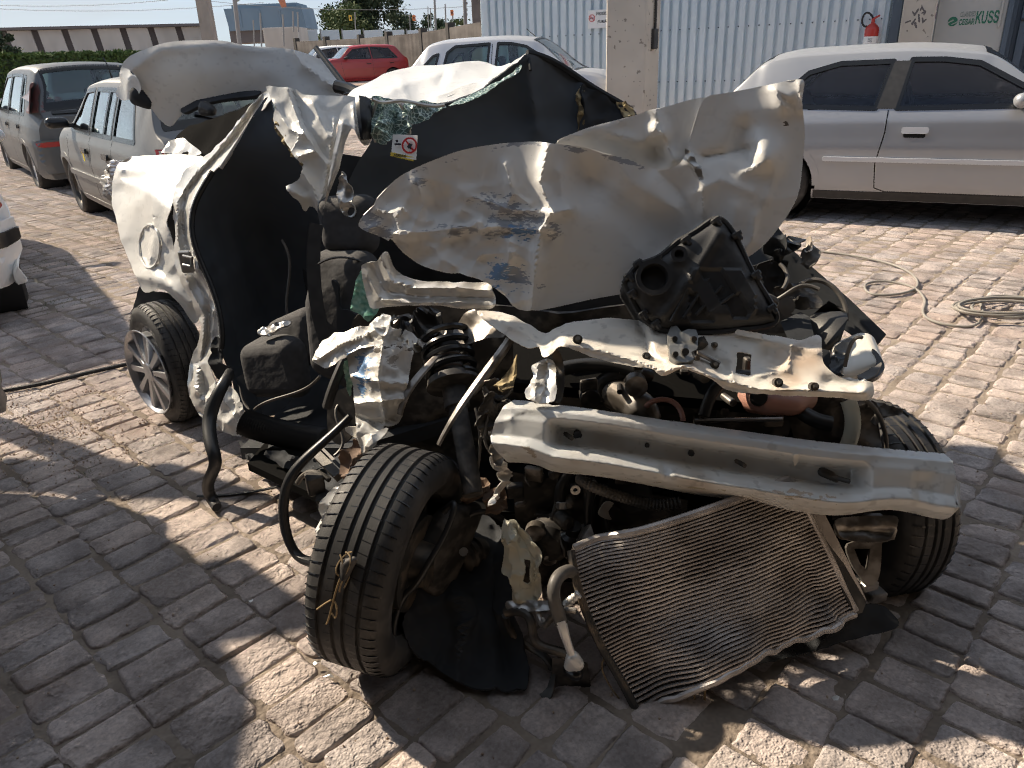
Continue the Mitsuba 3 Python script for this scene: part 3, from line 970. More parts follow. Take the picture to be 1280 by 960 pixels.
ca, cb = col_span(757, 807, 3.9)
add('column', wall_box(ca, cb, 3.35, 3.9, GB - .1, HB, 0.02), 'm_concrete', BLD)
add('portal_beam', wall_box(ca + .05, cb - .05, -0.05, 3.35, HB - .5, HB), 'm_concrete', BLD)
add('electric_box', wall_box(cb + 0.001, cb + 0.05, 3.55, 3.7, 1.45, 1.70), 'm_black_plastic', BLD)
add('conduit', tube([wall_pt(cb + 0.025, 3.62, 1.70), wall_pt(cb + 0.025, 3.62, 4.0)], 0.018, smooth=False), 'm_black_plastic', BLD)
add('steel_post', wall_box(sD0, sD1 + .02, -0.1, 0.06, GB, HB), 'm_steel_blue', BLD)
ca, cb = col_span(1121, 1160, 0.35)
add('column', wall_box(ca, cb + 0.02, -0.05, 0.35, GB, HB, 0.02), 'm_concrete', BLD)
add('door_panel', wall_box(cb + 0.025, sE1, -0.12, -0.06, GB, HB), 'm_white_panel', BLD)
add('door_frame', wall_box(sE1, sE1 + 0.07, -0.14, -0.02, GB, HB), 'm_steel_blue', BLD)
add('door_handle', wall_box(sE1 - 0.09, sE1 - 0.06, -0.06, -0.02, wall_pt(0, 0, 1.55)[2], 1.95), 'm_white_panel', BLD)
scr_ = []
for zq in (0.9, 1.75, 2.6):
    for k in range(46):
        sq = sL + .10 + k * .17
        scr_.append(boxat(wall_pt(sq, 0.004, zq), (.022, .022, .022), RTW, .004))
kk = add('screws', scr_, 'm_steel_blue', BLD, False)
labels[kk] = {'kind': 'stuff'}
add('foundation', wall_box(sL, wall_s(1300) + 1.5, -0.15, 0.02, GB - 0.3, GB + 0.25), 'm_concrete', BLD)
rear = [wall_box(sL + .02, wall_s(1300) + 1.4, -5.0, -4.8, GB, HB), wall_box(sL - .1, sL + .1, -5.0, -0.06, GB, HB), wall_box(sL - 0.2, wall_s(1300) + 1.6, -5.1, 0.25, HB, HB + 0.3)]
add('outer_shell', rear, 'm_cladding', BLD, False)
add('side_clip', wall_box(wall_s(1270), wall_s(1270) + .35, -0.22, -0.19, 1.62, 1.66), 'm_black_plastic', BLD)

# lettering: flat print on real sheets
MW = np.eye(4); MW[:3, 0] = [WD[0], WD[1], 0]; MW[:3, 1] = [0, 0, 1]; MW[:3, 2] = [WN[0], WN[1], 0]


def wall_mark(m, s, off, z):
    M = MW.copy(); M[:3, 3] = wall_pt(s, off, z)
    m = m.copy(); m.apply_transform(M)
    return m


def z_at(px, py, s, off):
    """height of a wall point in that pixel row"""
    q = WA + WD * s + WN * off
    d = CR * (px - 640) / FOC + CU * (480 - py) / FOC + _f
    return EYE + d[2] * (q[1] / d[1])


pmat('m_logo_green', rgb(0.03, 0.16, 0.10), 0.5)
pmat('m_logo_grey', rgb(0.16, 0.22, 0.20), 0.5)
pmat('m_graffiti', rgb(0.12, 0.11, 0.11), 0.7)
pmat('m_graffiti_purple', rgb(0.22, 0.07, 0.15), 0.7)
pmat('m_sign_white', rgb(0.78, 0.78, 0.77), 0.5)
pmat('m_sign_red', rgb(0.55, 0.03, 0.03), 0.5)
pmat('m_sign_black', rgb(0.03, 0.03, 0.035), 0.5)
of = -0.056
s1 = wall_s(1179); zz = z_at(1190, 27, s1, of)
lg = key_for('logo', BLD)
rr = (wall_s(1191) - s1) / 2
disc = Point(0, 0).buffer(rr, 32).difference(Polygon([(-rr * 1.1, -rr * .15), (rr * .1, rr * .45), (rr * .2, rr * .25), (-rr, -rr * .45)])).difference(Polygon([(-rr * .2, -rr * .55), (rr * 1.1, rr * .1), (rr * 1.1, -rr * .1), (-rr * .1, -rr * .8)]))
scene[lg] = mikit.ply(merge([wall_mark(extr(g, 0.003), s1 + rr, of, zz) for g in getattr(disc, 'geoms', [disc])]), 'm_logo_green', False)


def fit_text(txt, w, h, bold=True):
    m = meshkit.text_mesh(txt, h, 0.003, bold)
    b = m.bounds
    m.apply_translation([-b[0, 0], -b[0, 1], 0])
    m.apply_scale([w / (b[1, 0] - b[0, 0]), h / (b[1, 1] - b[0, 1]), 1])
    return m


sa, sb, sc = wall_s(1193), wall_s(1211.5), wall_s(1241)
hpx = lambda n, s: n * abs((WA + WD * s)[1]) / FOC * 1.06
add('lettering', wall_mark(fit_text('KUSS', sc - wall_s(1213), hpx(12.5, sb)), wall_s(1213), of, zz - hpx(3.5, sb)), 'm_logo_green', BLD, False)
add('lettering', wall_mark(fit_text('CESAR', sb - sa, hpx(6, sb)), sa, of, zz - hpx(4, sb)), 'm_logo_green', BLD, False)
add('lettering', wall_mark(fit_text('CLAUDIO', sb - sa, hpx(5, sb), False), sa, of, zz + hpx(4, sb)), 'm_logo_grey', BLD, False)
# dark scribbles on the right column
rngg = np.random.default_rng(3)
scr = []
s0 = wall_s(1127, .35)
zc = z_at(1138, 22, s0, .35)
for k in range(9):
    a = rngg.uniform(0, 0.26); b = rngg.uniform(-.12, .14)
    q = [(a, b), (a + rngg.uniform(-.02, .05), b + rngg.uniform(-.08, .08)), (a + rngg.uniform(-.03, .08), b + rngg.uniform(-.05, .05))]
    scr.append(wall_mark(extr(LineString(q).buffer(0.011), 0.002), s0, 0.351, zc))
add('scribble', scr, 'm_graffiti', BLD, False)
sg = ca + 0.0
mk = meshkit.text_mesh('3G', 0.12, 0.002, True)
M = np.eye(4); M[:3, 0] = [0, 0, -1]; M[:3, 1] = [-WN[0] * -1, -WN[1] * -1, 0]; M[:3, 2] = [WD[0], WD[1], 0]
M[:3, 3] = wall_pt(cb + 0.0215, 0.08, z_at(1163, 4, cb, 0.2))
mk.apply_transform(M)
add('scribble', mk, 'm_graffiti_purple', BLD, False)

# no-smoking sign on the sheet wall
SG = thing('no_smoking_sign', 'white no smoking sign on the corrugated wall beside the left column', 'sign')
s0, s1 = wall_s(735, .02), wall_s(764, .02)
zt, zb = z_at(735, 13, s0, .02), z_at(735, 36, s0, .02)
add('board', wall_box(s0, s1, 0.012, 0.02, zb, zt, 0.001), 'm_sign_white', SG)
cx = s0 + (s1 - s0) * 0.17; cz = (zt + zb) / 2 + 0.02; r0 = (zt - zb) * 0.2
add('symbol', [wall_mark(extr(Point(0, 0).buffer(r0).difference(Point(0, 0).buffer(r0 * .78)), 0.002), cx, .021, cz), wall_mark(extr(LineString([(-r0 * .7, r0 * .7), (r0 * .7, -r0 * .7)]).buffer(r0 * .1), .002), cx, .0215, cz)], 'm_sign_red', SG, False)
add('cigarette', wall_mark(extr([(-r0 * .6, -.01), (r0 * .55, -.01), (r0 * .55, .012), (-r0 * .6, .012)], .001), cx, .021, cz), 'm_sign_black', SG, False)
tw = (s1 - s0) * 0.62
add('lettering', [wall_mark(fit_text('PROIBIDO', tw, (zt - zb) * .17), s0 + (s1 - s0) * .35, .021, cz + .04), wall_mark(fit_text('FUMAR', tw * .75, (zt - zb) * .17), s0 + (s1 - s0) * .42, .021, cz - .09)], 'm_sign_black', SG, False)

# fire extinguisher hung on the sheet wall
pmat('m_ext_red', rgb(0.45, 0.03, 0.02), 0.3, clearcoat=0.8)
pmat('m_ext_yellow', rgb(0.6, 0.32, 0.04), 0.4)
EX = thing('fire_extinguisher', 'red and yellow fire extinguisher hanging on the corrugated wall', 'fire extinguisher')
se = wall_s(1087, .1); ze = z_at(1087, 57, se, .1); u = hpx(1, se)
base = wall_pt(se, 0.12, ze)
L_ = lambda prof: lathe(prof, 24, trimesh.transformations.translation_matrix(base))
add('cylinder', L_([(0.001, 9 * u), (7 * u, 9 * u), (7 * u, 16 * u), (6.4 * u, 18 * u), (3.2 * u, 21 * u), (1.5 * u, 22 * u), (0.001, 22 * u)]), 'm_ext_red', EX)
add('band', L_([(0.001, -8 * u), (6.6 * u, -8 * u), (7 * u, -7 * u), (7 * u, 0), (0.001, 0)]), 'm_ext_yellow', EX)
add('data_label', L_([(7 * u, 0), (7.1 * u, 0), (7.1 * u, 9 * u), (7 * u, 9 * u)]), 'm_sign_white', EX)
add('data_print', [wall_mark(extr([(-.03, a), (.03, a), (.03, a + .012), (-.03, a + .012)], .001), se, 0.12 + 7.15 * u, ze + a) for a in (2.0 * u, 3 * u)], 'm_steel_blue', EX, False)
add('valve', [boxat(base + [0, 0, 24 * u], (3 * u, 3 * u, 5 * u)), tube([base + [0, 0, 26 * u], base + [WD[0] * 6 * u, WD[1] * 6 * u, 29 * u]], 1.0 * u, smooth=False)], 'm_ext_red', EX)
hb = [base + np.array([WD[0] * a * u, WD[1] * a * u, b * u]) for a, b in ((0, 24), (-3, 30), (-8, 32), (-11, 26), (-9, 20), (-5, 19))]
add('hose', tube(hb, 1.0 * u), 'm_glossy_black', EX)

# unseen shed added behind the camera to block sky light on the near side
pmat('m_sky_blocker', rgb(0.09, 0.085, 0.08), 0.9)
SH = thing('sky_blocker', 'dark shed added behind the viewpoint to block sky light', 'building')
add('back_wall', boxat((1.5, -3.2, 2.6), (18, .2, 5.6)), 'm_sky_blocker', SH, False)
add('roof', boxat((1.5, -1.35, 3.5), (17, 3.9, .15)), 'm_sky_blocker', SH, False)
add('side_wall', boxat((5.2, 0.2, 1.9), (.2, 7.0, 3.8)), 'm_sky_blocker', SH, False)
for x in (-4.5, 1.0):
    add('column', boxat((x, -1.6, 1.7), (.25, .25, 3.4)), 'm_sky_blocker', SH, False)

# ---------------------------------------------------------------- the far left: wall, hedge, warehouse, tank, poles
def cont_block(p, n, uv):
    a = fbm(p.x * 0.8, p.y * 0.8, p.z * 2, 4)
    streak = fbm(p.x * 5, p.y * 5, p.z * 0.5, 3)
    return mix((0.075, 0.069, 0.065), (0.17, 0.157, 0.147), smoothstep(0.25, 0.75, a * 0.7 + streak * 0.3))


pmat('m_block_wall', P3(cont_block), 0.95, specular=0.2)
pmat('m_block_post', P3(lambda p, n, uv: mix((0.04, 0.038, 0.037), (0.07, 0.066, 0.062), fbm(p.x * 2, p.y * 2, p.z * 2, 3))), 0.95)
BW = thing('boundary_wall', 'weathered concrete block wall with dark posts behind the parked cars', 'wall')
wp = [at(372, 62, Y=46), at(452, 60, Y=40), at(530, 60, Y=33), at(606, 60, Y=27)]
tops = [(372, 52), (452, 48), (530, 41), (608, 27)]
for i in range(3):
    a, b = wp[i][:2], wp[i + 1][:2]
    za, zb_ = at(*tops[i], Y=wp[i][1])[2], at(*tops[i + 1], Y=wp[i + 1][1])[2]
    # panels between posts, each a slab of its own
    n = 2
    for k in range(n):
        p, q = a + (b - a) * k / n, a + (b - a) * (k + 1) / n
        z0, z1 = za + (zb_ - za) * k / n, za + (zb_ - za) * (k + 1) / n
        d = (q - p) / np.linalg.norm(q - p); nn = np.array([-d[1], d[0]]) * 0.1
        pts = [[*(p + sg * nn), zz_] for sg in (-1, 1) for zz_ in (-0.3, z0)] + [[*(q + sg * nn), zz_] for sg in (-1, 1) for zz_ in (-0.3, z1)]
        add('panel', hullof(pts), 'm_block_wall', BW, False)
        M = frame([p[0], p[1], z0 / 2], [d[0], d[1], 0], [0, 0, 1])
        add('post', boxat(None, (0.30, 0.27, z0 + 0.35), M=M), 'm_block_post', BW, False)
pmat('m_fence_sheet', rgb(0.55, 0.62, 0.66), 0.6)
pmat('m_pole', P3(lambda p, n, uv: mix((0.22, 0.20, 0.18), (0.33, 0.30, 0.27), fbm(p.x * 6, p.y * 6, p.z * 2, 3))), 0.9)
pmat('m_thin_metal', rgb(0.28, 0.28, 0.28), 0.6, metallic=0.3)
pmat('m_warehouse', P3(lambda p, n, uv: mix((0.40, 0.375, 0.34), (0.55, 0.52, 0.48), smoothstep(0.2, 0.8, fbm(p.x * 0.7, p.y * 0.7, p.z * 0.15, 4)))), 0.85)
pmat('m_warehouse_dark', rgb(0.14, 0.125, 0.125), 0.8)
pmat('m_hedge', P3(lambda p, n, uv: mix((0.035, 0.075, 0.02), (0.10, 0.15, 0.035), noise(p.x * 7, p.y * 7, p.z * 7))), 0.75)
pmat('m_foliage', P3(lambda p, n, uv: mix((0.04, 0.07, 0.025), (0.11, 0.14, 0.05), noise(p.x * 2, p.y * 2, p.z * 2))), 0.8)
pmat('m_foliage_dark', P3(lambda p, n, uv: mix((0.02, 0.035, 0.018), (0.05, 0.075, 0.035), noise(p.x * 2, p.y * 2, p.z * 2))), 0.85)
pmat('m_bark', rgb(0.10, 0.075, 0.055), 0.95)
pmat('m_tank', P3(lambda p, n, uv: mix((0.13, 0.20, 0.27), (0.20, 0.28, 0.36), fbm(p.x * 0.8, p.y * 0.8, p.z * 0.2, 4))), 0.7)

# warehouse: pale fins before dark windows under a flat eave
WH = thing('warehouse', 'long grey warehouse with slanting pale fins beyond the hedge', 'building')
A0, A1 = at(-60, 60, Y=70), at(268, 60, Y=78)
dirw = (A1 - A0)[:2]; Lw = np.linalg.norm(dirw); dirw /= Lw; nw = np.array([dirw[1], -dirw[0]])
zt0, zt1 = at(-60, 33, Y=70)[2], at(268, 32, Y=78)[2]


def wh_box(s0, s1, o0, o1, z0, z1, lean=0.0):
    p = []
    for s_, o in ((s0, o0), (s1, o0), (s1, o1), (s0, o1)):
        q = A0[:2] + dirw * s_ + nw * o
        p += [[q[0], q[1], z0], [q[0] - dirw[0] * lean, q[1] - dirw[1] * lean, z1]]
    return hullof(p)


topz_ = (zt0 + zt1) / 2
add('wall', wh_box(0, Lw, -12, 0, -0.5, topz_ - 0.22), 'm_warehouse_dark', WH, False)
add('eave', wh_box(-0.5, Lw + 0.3, -12.5, 0.9, topz_ - 0.22, topz_), 'm_warehouse_dark', WH, False)
nb = 9
for k in range(nb + 1):
    c = Lw * (k + 0.1) / nb
    w = Lw / nb * 0.77
    add('panel', wh_box(c, min(c + w, Lw), 0.02, 0.5, 0.3, topz_ - 0.25, 0.5), 'm_warehouse', WH, False)

HG = thing('hedge', 'clipped dark green hedge in front of the grey warehouse', 'hedge')
h0, h1 = at(-60, 80, Y=34), at(185, 76, Y=40)
zh = at(60, 67, Y=36)[2]
rng = np.random.default_rng(8)


def leaves(P, size, rng_, n_out=None):
    n = len(P)
    u = rng_.normal(size=(n, 3)); u /= np.linalg.norm(u, axis=1, keepdims=True)
    v = rng_.normal(size=(n, 3)); v -= u * (u * v).sum(1, keepdims=True); v /= np.linalg.norm(v, axis=1, keepdims=True)
    s = size * rng_.uniform(0.6, 1.3, (n, 1))
    V = np.stack([P - u * s, P + v * s * 0.5, P + u * s, P - v * s * 0.5], 1).reshape(-1, 3)
    i = np.arange(n) * 4
    return V, np.vstack([np.c_[i, i + 1, i + 2], np.c_[i, i + 2, i + 3]])


nl = 26000
t_ = rng.uniform(0, 1, nl); o_ = rng.uniform(-0.5, 0.5, nl); zf_ = rng.uniform(0, 1, nl) ** 0.6
top_n = zh + 0.22 * (meshkit.fbm(np.c_[t_ * 40, o_ * 2, 0 * t_], 3, 2) - 0.4)
P = h0[None] * (1 - t_)[:, None] + h1[None] * t_[:, None]
hd = (h1 - h0)[:2]; hd /= np.linalg.norm(hd)
P = np.c_[P[:, 0] - hd[1] * o_ * 1.2, P[:, 1] + hd[0] * o_ * 1.2, 0.2 + (top_n - 0.2) * zf_]
add('foliage', leaves(P, 0.11, rng), 'm_hedge', HG, False)
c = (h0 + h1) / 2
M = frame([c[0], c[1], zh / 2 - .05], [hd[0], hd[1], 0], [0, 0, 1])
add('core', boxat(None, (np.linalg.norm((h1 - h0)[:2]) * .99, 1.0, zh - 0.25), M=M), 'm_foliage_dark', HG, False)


def tree(name, label, base_px, Y, top_px, crown_r, n, leaf, m_, seed, group=None, shape=(1, 1, 0.8), bare=0.25):
    rg = np.random.default_rng(seed)
    t = thing(name, label, 'tree', group)
    b = at(base_px[0], base_px[1], Y=Y); tp = at(top_px[0], top_px[1], Y=Y)
    b[2] = 0.3
    H_ = tp[2] - b[2]
    add('trunk', tube([b, b + [0.1, 0, H_ * .35], b + [0, 0.1, H_ * 0.8]], [0.02 * H_ + .06, 0.015 * H_ + .04, 0.03]), 'm_bark', t)
    cc = []
    for k in range(7):
        a = rg.uniform(0, 6.28); z = rg.uniform(bare, 0.92)
        r_ = crown_r * (1 - abs(z - 0.55)) * rg.uniform(0.5, 0.95)
        e = b + [r_ * math.cos(a), r_ * math.sin(a), H_ * z]
        add('limb', tube([b + [0, 0, H_ * z * 0.6], (b + [0, 0, H_ * z * 0.75] + e) / 2 + [0, 0, .05], e], [0.012 * H_ + .01, .02, .008], k=6), 'm_bark', t)
        cc.append(e)
    nc = 26
    cl = [b + np.array([crown_r * rg.normal(0, .42) * shape[0], crown_r * rg.normal(0, .42) * shape[1], H_ * rg.uniform(bare + 0.05, 0.97)]) for _ in range(nc)] + cc
    cl = np.array(cl)
    w = rg.uniform(0.5, 1.0, len(cl))
    idx = rg.integers(0, len(cl), n)
    P = cl[idx] + rg.normal(size=(n, 3)) * (w[idx] * crown_r * 0.20)[:, None] * np.array([1, 1, shape[2]])
    P = P[P[:, 2] < b[2] + H_ * 1.02]
    add('crown', leaves(P, leaf, rg), m_, t, False)
    return t


tree('leafy_tree', 'pale green leafy tree left of the tall dark conifer', (428, 50), 75, (428, 6), 2.6, 9000, 0.16, 'm_foliage', 21, bare=0.3)
tree('conifer_tree', 'tall dark feathery conifer beyond the block wall', (458, 50), 80, (458, -30), 3.2, 16000, 0.17, 'm_foliage_dark', 22, bare=0.2)
tree('round_tree', 'small dark round tree just right of the tall conifer', (503, 50), 70, (503, 18), 1.3, 4000, 0.13, 'm_foliage_dark', 23, bare=0.2)
tree('small_tree', 'small dark tree with the thin masts at its left, above the wall', (547, 45), 65, (547, 17), 1.2, 4000, 0.13, 'm_foliage_dark', 24, bare=0.2)
tree('low_shrub', 'low pale shrub above the wall beside the small dark tree', (570, 45), 60, (570, 22), 1.2, 2500, 0.12, 'm_foliage', 25, bare=0.1)
tree('clipped_tree', 'dark rounded tree at the left end of the hedge', (2, 70), 42, (2, 40), 0.85, 5000, 0.1, 'm_foliage_dark', 26, bare=0.2)

# water tank on its hut
TK = thing('water_tank', 'blue grey water tank block rising above the wall by the trees', 'water tank')
t0 = at(332, 40, Y=62)


def tk_box(p0, p1, y0, y1, d0=0.0, d1=4.0):
    a = at(p0, y0, Y=62); b = at(p1, y1, Y=62)
    return boxat(((a[0] + b[0]) / 2, 62 + (d0 + d1) / 2, (a[2] + b[2]) / 2), (abs(b[0] - a[0]), d1 - d0, abs(b[2] - a[2])), ch=0.03)


a, b = at(281, 11, Y=62), at(381, 35, Y=62)
hb_ = []
for sg, (l, r_) in ((a[2], (281, 378)), (b[2], (284, 381))):
    for xq in (l, r_):
        for dd in (0, 4):
            hb_.append([at(xq, 20, Y=62)[0], 62 + dd, sg])
add('shell', hullof(hb_), 'm_tank', TK, False)
add('lid', tk_box(287, 370, 6.0, 11, 0.3, 3.7), 'm_tank', TK, False)
for px in (300, 325, 350):
    add('rib', tk_box(px, px + 1.5, 12, 34, -0.08, 0.0), 'm_tank', TK, False)
add('base', tk_box(284, 345, 35, 52, 0.3, 3.6), 'm_warehouse_dark', TK, False)
HT = thing('block_hut', 'small rough block hut below the water tank', 'hut')
a, b = at(328, 35, Y=55), at(374, 56, Y=55)
add('wall', boxat(((a[0] + b[0]) / 2, 56.5, (a[2] - 0.5) / 2), (b[0] - a[0], 3, a[2] + 0.5), ch=.02), 'm_warehouse', HT, False)
FN = thing('sheet_fence', 'pale translucent sheet fence on posts above the block wall', 'fence')
for k in range(7):
    x0, x1 = 373 + k * 27, 373 + (k + 1) * 27
    ya = 37 + 0.2 * k * 0
    a = at(x0, 38, Y=58); b = at(x1, 58, Y=58)
    add('panel', boxat(((a[0] + b[0]) / 2, 58, (a[2] + b[2]) / 2), (b[0] - a[0] - .12, 0.04, a[2] - b[2]), ch=.005), 'm_fence_sheet', FN, False)
    add('post', boxat((a[0], 58.1, a[2] / 2), (0.09, 0.09, a[2] + 0.2), ch=.005), 'm_thin_metal', FN, False)

UP = thing('utility_pole', 'thick square concrete utility pole rising behind the raised trunk lid', 'pole')
a, b = at(270, 80, Y=30), at(250, -60, Y=30)
a2 = at(262.5, 50, Y=30); b2 = at(254, 0, Y=30)
dd = (b2 - a2) / np.linalg.norm(b2 - a2)
p0, p1 = a2 - dd * 3.0, a2 + dd * 6
for_pts = []
for p, w in ((p0, .24), (p1, .17)):
    for sx in (-1, 1):
        for sy in (-1, 1):
            for_pts.append(p + [sx * w, sy * w, 0])
add('shaft', hullof(for_pts), 'm_pole', UP, False)
LP = thing('lamp_pole', 'slim metal pole in front of the water tank', 'pole')
a, b = at(300, 60, Y=34), at(290, -30, Y=34)
add('shaft', tube([a - (b - a) * 0.6, b], 0.085, smooth=False), 'm_thin_metal', LP)
add('bracket', tube([at(291, 2, Y=34), at(297, 1, Y=34), at(302, -4, Y=34)], 0.03), 'm_thin_metal', LP)
for k, (px, yt, yb, Y, r_) in enumerate([(545, -10, 45, 60, .08), (558, 5, 45, 60, .05), (567, 13, 50, 60, .05), (582.5, -20, 46, 40, .09), (536, 8, 40, 62, .035), (539, 10, 40, 62, .035), (327, 16, 60, 54, .05), (355, 18, 58, 54, .06), (367, 14, 40, 54, .05), (373, 15, 40, 54, .05), (318, 25, 60, 54, .04), (513, 18, 40, 60, .03), (445, 15, 50, 60, .04)]):
    lb = ['thin mast right of the pair of close masts', 'bent-topped post above the small dark tree', 'thin mast carrying the small orange sign', 'tall thin pole with cross arms at the corner of the workshop wall', 'left one of two close thin masts', 'right one of two close thin masts', 'leftmost tall stake before the block hut', 'pale stake in the middle of the block hut', 'stake at the right edge of the block hut', 'rightmost stake beside the block hut', 'short stake left of the block hut', 'thin mast beside the small yellow sign', 'thin post before the leafy tree'][k]
    pk = thing('thin_pole', lb, 'pole')
    add('shaft', tube([at(px, yb, Y=Y), at(px - (yb - yt) * .04, yt, Y=Y)], r_, smooth=False), 'm_thin_metal', pk)
    if k == 3:
        for yy in (-2, 4, 12, 18):
            add('arm', tube([at(px - 3.5, yy, Y=Y), at(px + 2, yy, Y=Y)], .05, smooth=False), 'm_thin_metal', pk)
pmat('m_warn_yellow', rgb(0.7, 0.42, 0.05), 0.5)
pmat('m_warn_orange', rgb(0.7, 0.2, 0.06), 0.5)
for k, (px, py, mt, lb) in enumerate([(438, 22.5, 'm_warn_yellow', 'small yellow warning plate before the leafy tree'), (517.5, 22.5, 'm_warn_orange', 'small orange warning plate near the round tree'), (565, 16, 'm_warn_orange', 'small orange warning plate on a thin mast by the workshop')]):
    q = at(px, py, Y=59.5)
    sk = thing('warning_plate', lb, 'sign')
    add('plate', boxat(q, (.22, .02, .36), ch=.002), mt, sk, False)
    add('print', boxat(q + [0, -.013, 0], (.1, .004, .16), ch=.0005), 'm_sign_black', sk, False)
pmat('m_sock', rgb(0.5, 0.2, 0.12), 0.8)
WC = thing('wind_sock', 'faded orange wind sock above the water tank', 'wind sock')
add('cone', tube([at(351, -3, Y=61), at(353.5, 4, Y=61), at(355.5, 9, Y=61)], [.25, .22, .18], k=14), 'm_sock', WC)
add('ring', tube([at(350.9, -3.3, Y=61), at(351, -3, Y=61)], .26, smooth=False, k=14), 'm_thin_metal', WC)
add('mast', tube([at(350.5, -30, Y=61), at(352.5, 8, Y=61.2)], .05, smooth=False), 'm_thin_metal', WC)
pmat('m_ruin', P3(lambda p, n, uv: mix((0.10, 0.085, 0.08), (0.24, 0.20, 0.18), fbm(p.x * 2, p.y * 2, p.z, 4))), 0.95)
RB = thing('dark_building', 'dark stained building end just left of the workshop wall', 'building')
a, b = at(589, 10, Y=34), at(618, 60, Y=34)
add('wall', boxat(((a[0] + b[0]) / 2 + 1, 37, 1.7), (b[0] - a[0] + 2, 5, 4.6), ch=.02), 'm_ruin', RB, False)
add('upper_wall', boxat(((a[0] + b[0]) / 2 + 1.6, 37.5, 4.6), (b[0] - a[0] + 1.2, 4, 2.4), ch=.02), 'm_ruin', RB, False)
for k, (a, b, Y) in enumerate([((-80, 6), (330, 3), 45), ((-80, 2), (260, -6), 45), ((250, 0), (610, 6), 45)]):
    wk = thing('overhead_cable', ['lower overhead cable at the left of the sky', 'upper overhead cable at the left of the sky', 'overhead cable crossing the sky above the trees'][k], 'cable')
    p, q = at(*a, Y=Y), at(*b, Y=Y)
    add('strand', tube([p, (p + q) / 2 - [0, 0, .35], q], 0.012, n=24, k=5), 'm_thin_metal', wk)
# ---------------------------------------------------------------- the parked cars
def seam_loop(x0, x1, z0, z1):
    return [(x1, z1), (x1, z0 + .1), (x1 - .08, z0), (x0 + .25, z0), (x0, z0 + .35), (x0 - .0, z1)]


RT = math.radians
# silver hatchback on the right
sh = two_box(4.10, 1.42, 0.96, 2.85, 2.2, 0.60, 0.18, 0.95, 0.86, 0.90, W=1.74, bottom=0.19, tumble=0.2)
S_hatch = dict(shape=sh, wheels=(0.74, 3.25), R=0.305, paint='m_carpaint_silver', rim='alloy', rimmat='m_rim', glass='m_window_tinted', wglass='m_window_glass',
               windows=[[(0.66, 0.96), (1.50, 0.935), (1.58, 1.28), (1.18, 1.275), (0.94, 1.21)], [(1.66, 0.935), (2.66, 0.95), (2.72, 0.97), (2.20, 1.25), (1.95, 1.285), (1.72, 1.29)]],
               windshield=[(2.83, -.93), (2.26, -.9), (2.26, .9), (2.83, .93)], rearglass=[(0.24, -.88), (0.58, -.86), (0.58, .86), (0.24, .88)],
               seams=[[(1.60, 0.92), (1.60, 0.75), (1.56, 0.5), (1.58, 0.30), (1.66, 0.27), (2.75, 0.27), (2.84, 0.5), (2.84, 0.9)]],
               handles=[(1.82, 0.765)], handlemat='m_moulding', moulding=(1.16, 0.535, 2.80, 0.53, 0.018, 'm_moulding'), sillmat='m_black_plastic', mirror=(2.52, 0.93),
               pillars=[[(1.51, 0.93), (1.65, 0.93), (1.71, 1.285), (1.59, 1.285)]],
               rear=[('tail_light', [(.45, .70), (.74, .68), (.72, .86), (.5, .87)], 'm_red_lens', .004), ('bumper', [(-.74, .3), (.74, .3), (.74, .55), (-.74, .55)], 'm_carpaint_silver', .03), ('plate', [(-.25, .66), (.25, .66), (.25, .76), (-.25, .76)], 'm_sign_white', .006)],
               front=[('headlight', [(.42, .60), (.72, .60), (.70, .74), (.45, .72)], 'm_clear_lens', .006), ('grille', [(-.35, .42), (.35, .42), (.38, .62), (-.38, .62)], 'm_black_plastic', .006), ('bumper', [(-.74, .24), (.74, .24), (.74, .40), (-.74, .40)], 'm_carpaint_silver', .03)],
               seats=(1.05, 1.95))
hd = RT(-28)
build_car(S_hatch, at_ground(at(960, 272, Z=0)[:2], 0.74, 0.84, hd, -1), hd, 'silver three-door hatchback side-on by the workshop wall')

# grey station wagon (left), seen along its left side from behind
sw = two_box(4.15, 1.43, 0.95, 3.05, 2.45, 0.42, 0.12, 0.95, 0.86, 0.88, W=1.65, bottom=0.2, tumble=0.17)
S_wagon = dict(shape=sw, wheels=(0.85, 3.30), R=0.29, paint='m_carpaint_grey', rim='steel', rimmat='m_steel_dark', glass='m_window_glass',
               windows=[[(0.42, 0.92), (1.08, 0.92), (1.08, 1.29), (0.62, 1.28)], [(1.16, 0.92), (1.42, 0.92), (1.42, 1.30), (1.16, 1.295)], [(1.45, 0.92), (1.92, 0.92), (1.92, 1.30), (1.45, 1.30)], [(2.02, 0.92), (2.88, 0.93), (2.42, 1.28), (2.05, 1.30)]],
               windshield=[(3.03, -.93), (2.51, -.9), (2.51, .9), (3.03, .93)], rearglass=[(0.17, -.88), (0.40, -.86), (0.40, .86), (0.17, .88)],
               seams=[[(1.97, 1.32), (1.97, 0.27), (2.95, 0.27), (3.02, 0.5), (3.02, 0.86)], [(1.10, 1.3), (1.12, 0.7), (1.22, 0.45), (1.35, 0.27), (1.97, 0.27)]],
               handles=[(2.14, 0.75), (1.26, 0.75)], handlemat='m_glossy_black', moulding=(1.2, 0.50, 3.0, 0.50, 0.025, 'm_carpaint_grey'), sillmat='m_carpaint_grey', mirror=(2.84, 0.93), mirrormat='m_glossy_black',
               rear=[('tail_light', [(.50, .72), (.72, .72), (.70, .88), (.5, .88)], 'm_red_lens', .006), ('bumper', [(-.72, .32), (.72, .32), (.72, .55), (-.72, .55)], 'm_black_plastic', .05), ('plate', [(-.25, .62), (.25, .62), (.25, .72), (-.25, .72)], 'm_sign_white', .006), ('wiper', [(-.05, .98), (.3, 1.1), (.3, 1.12), (-.05, 1.0)], 'm_glossy_black', .02)],
               seats=(1.2, 2.3))
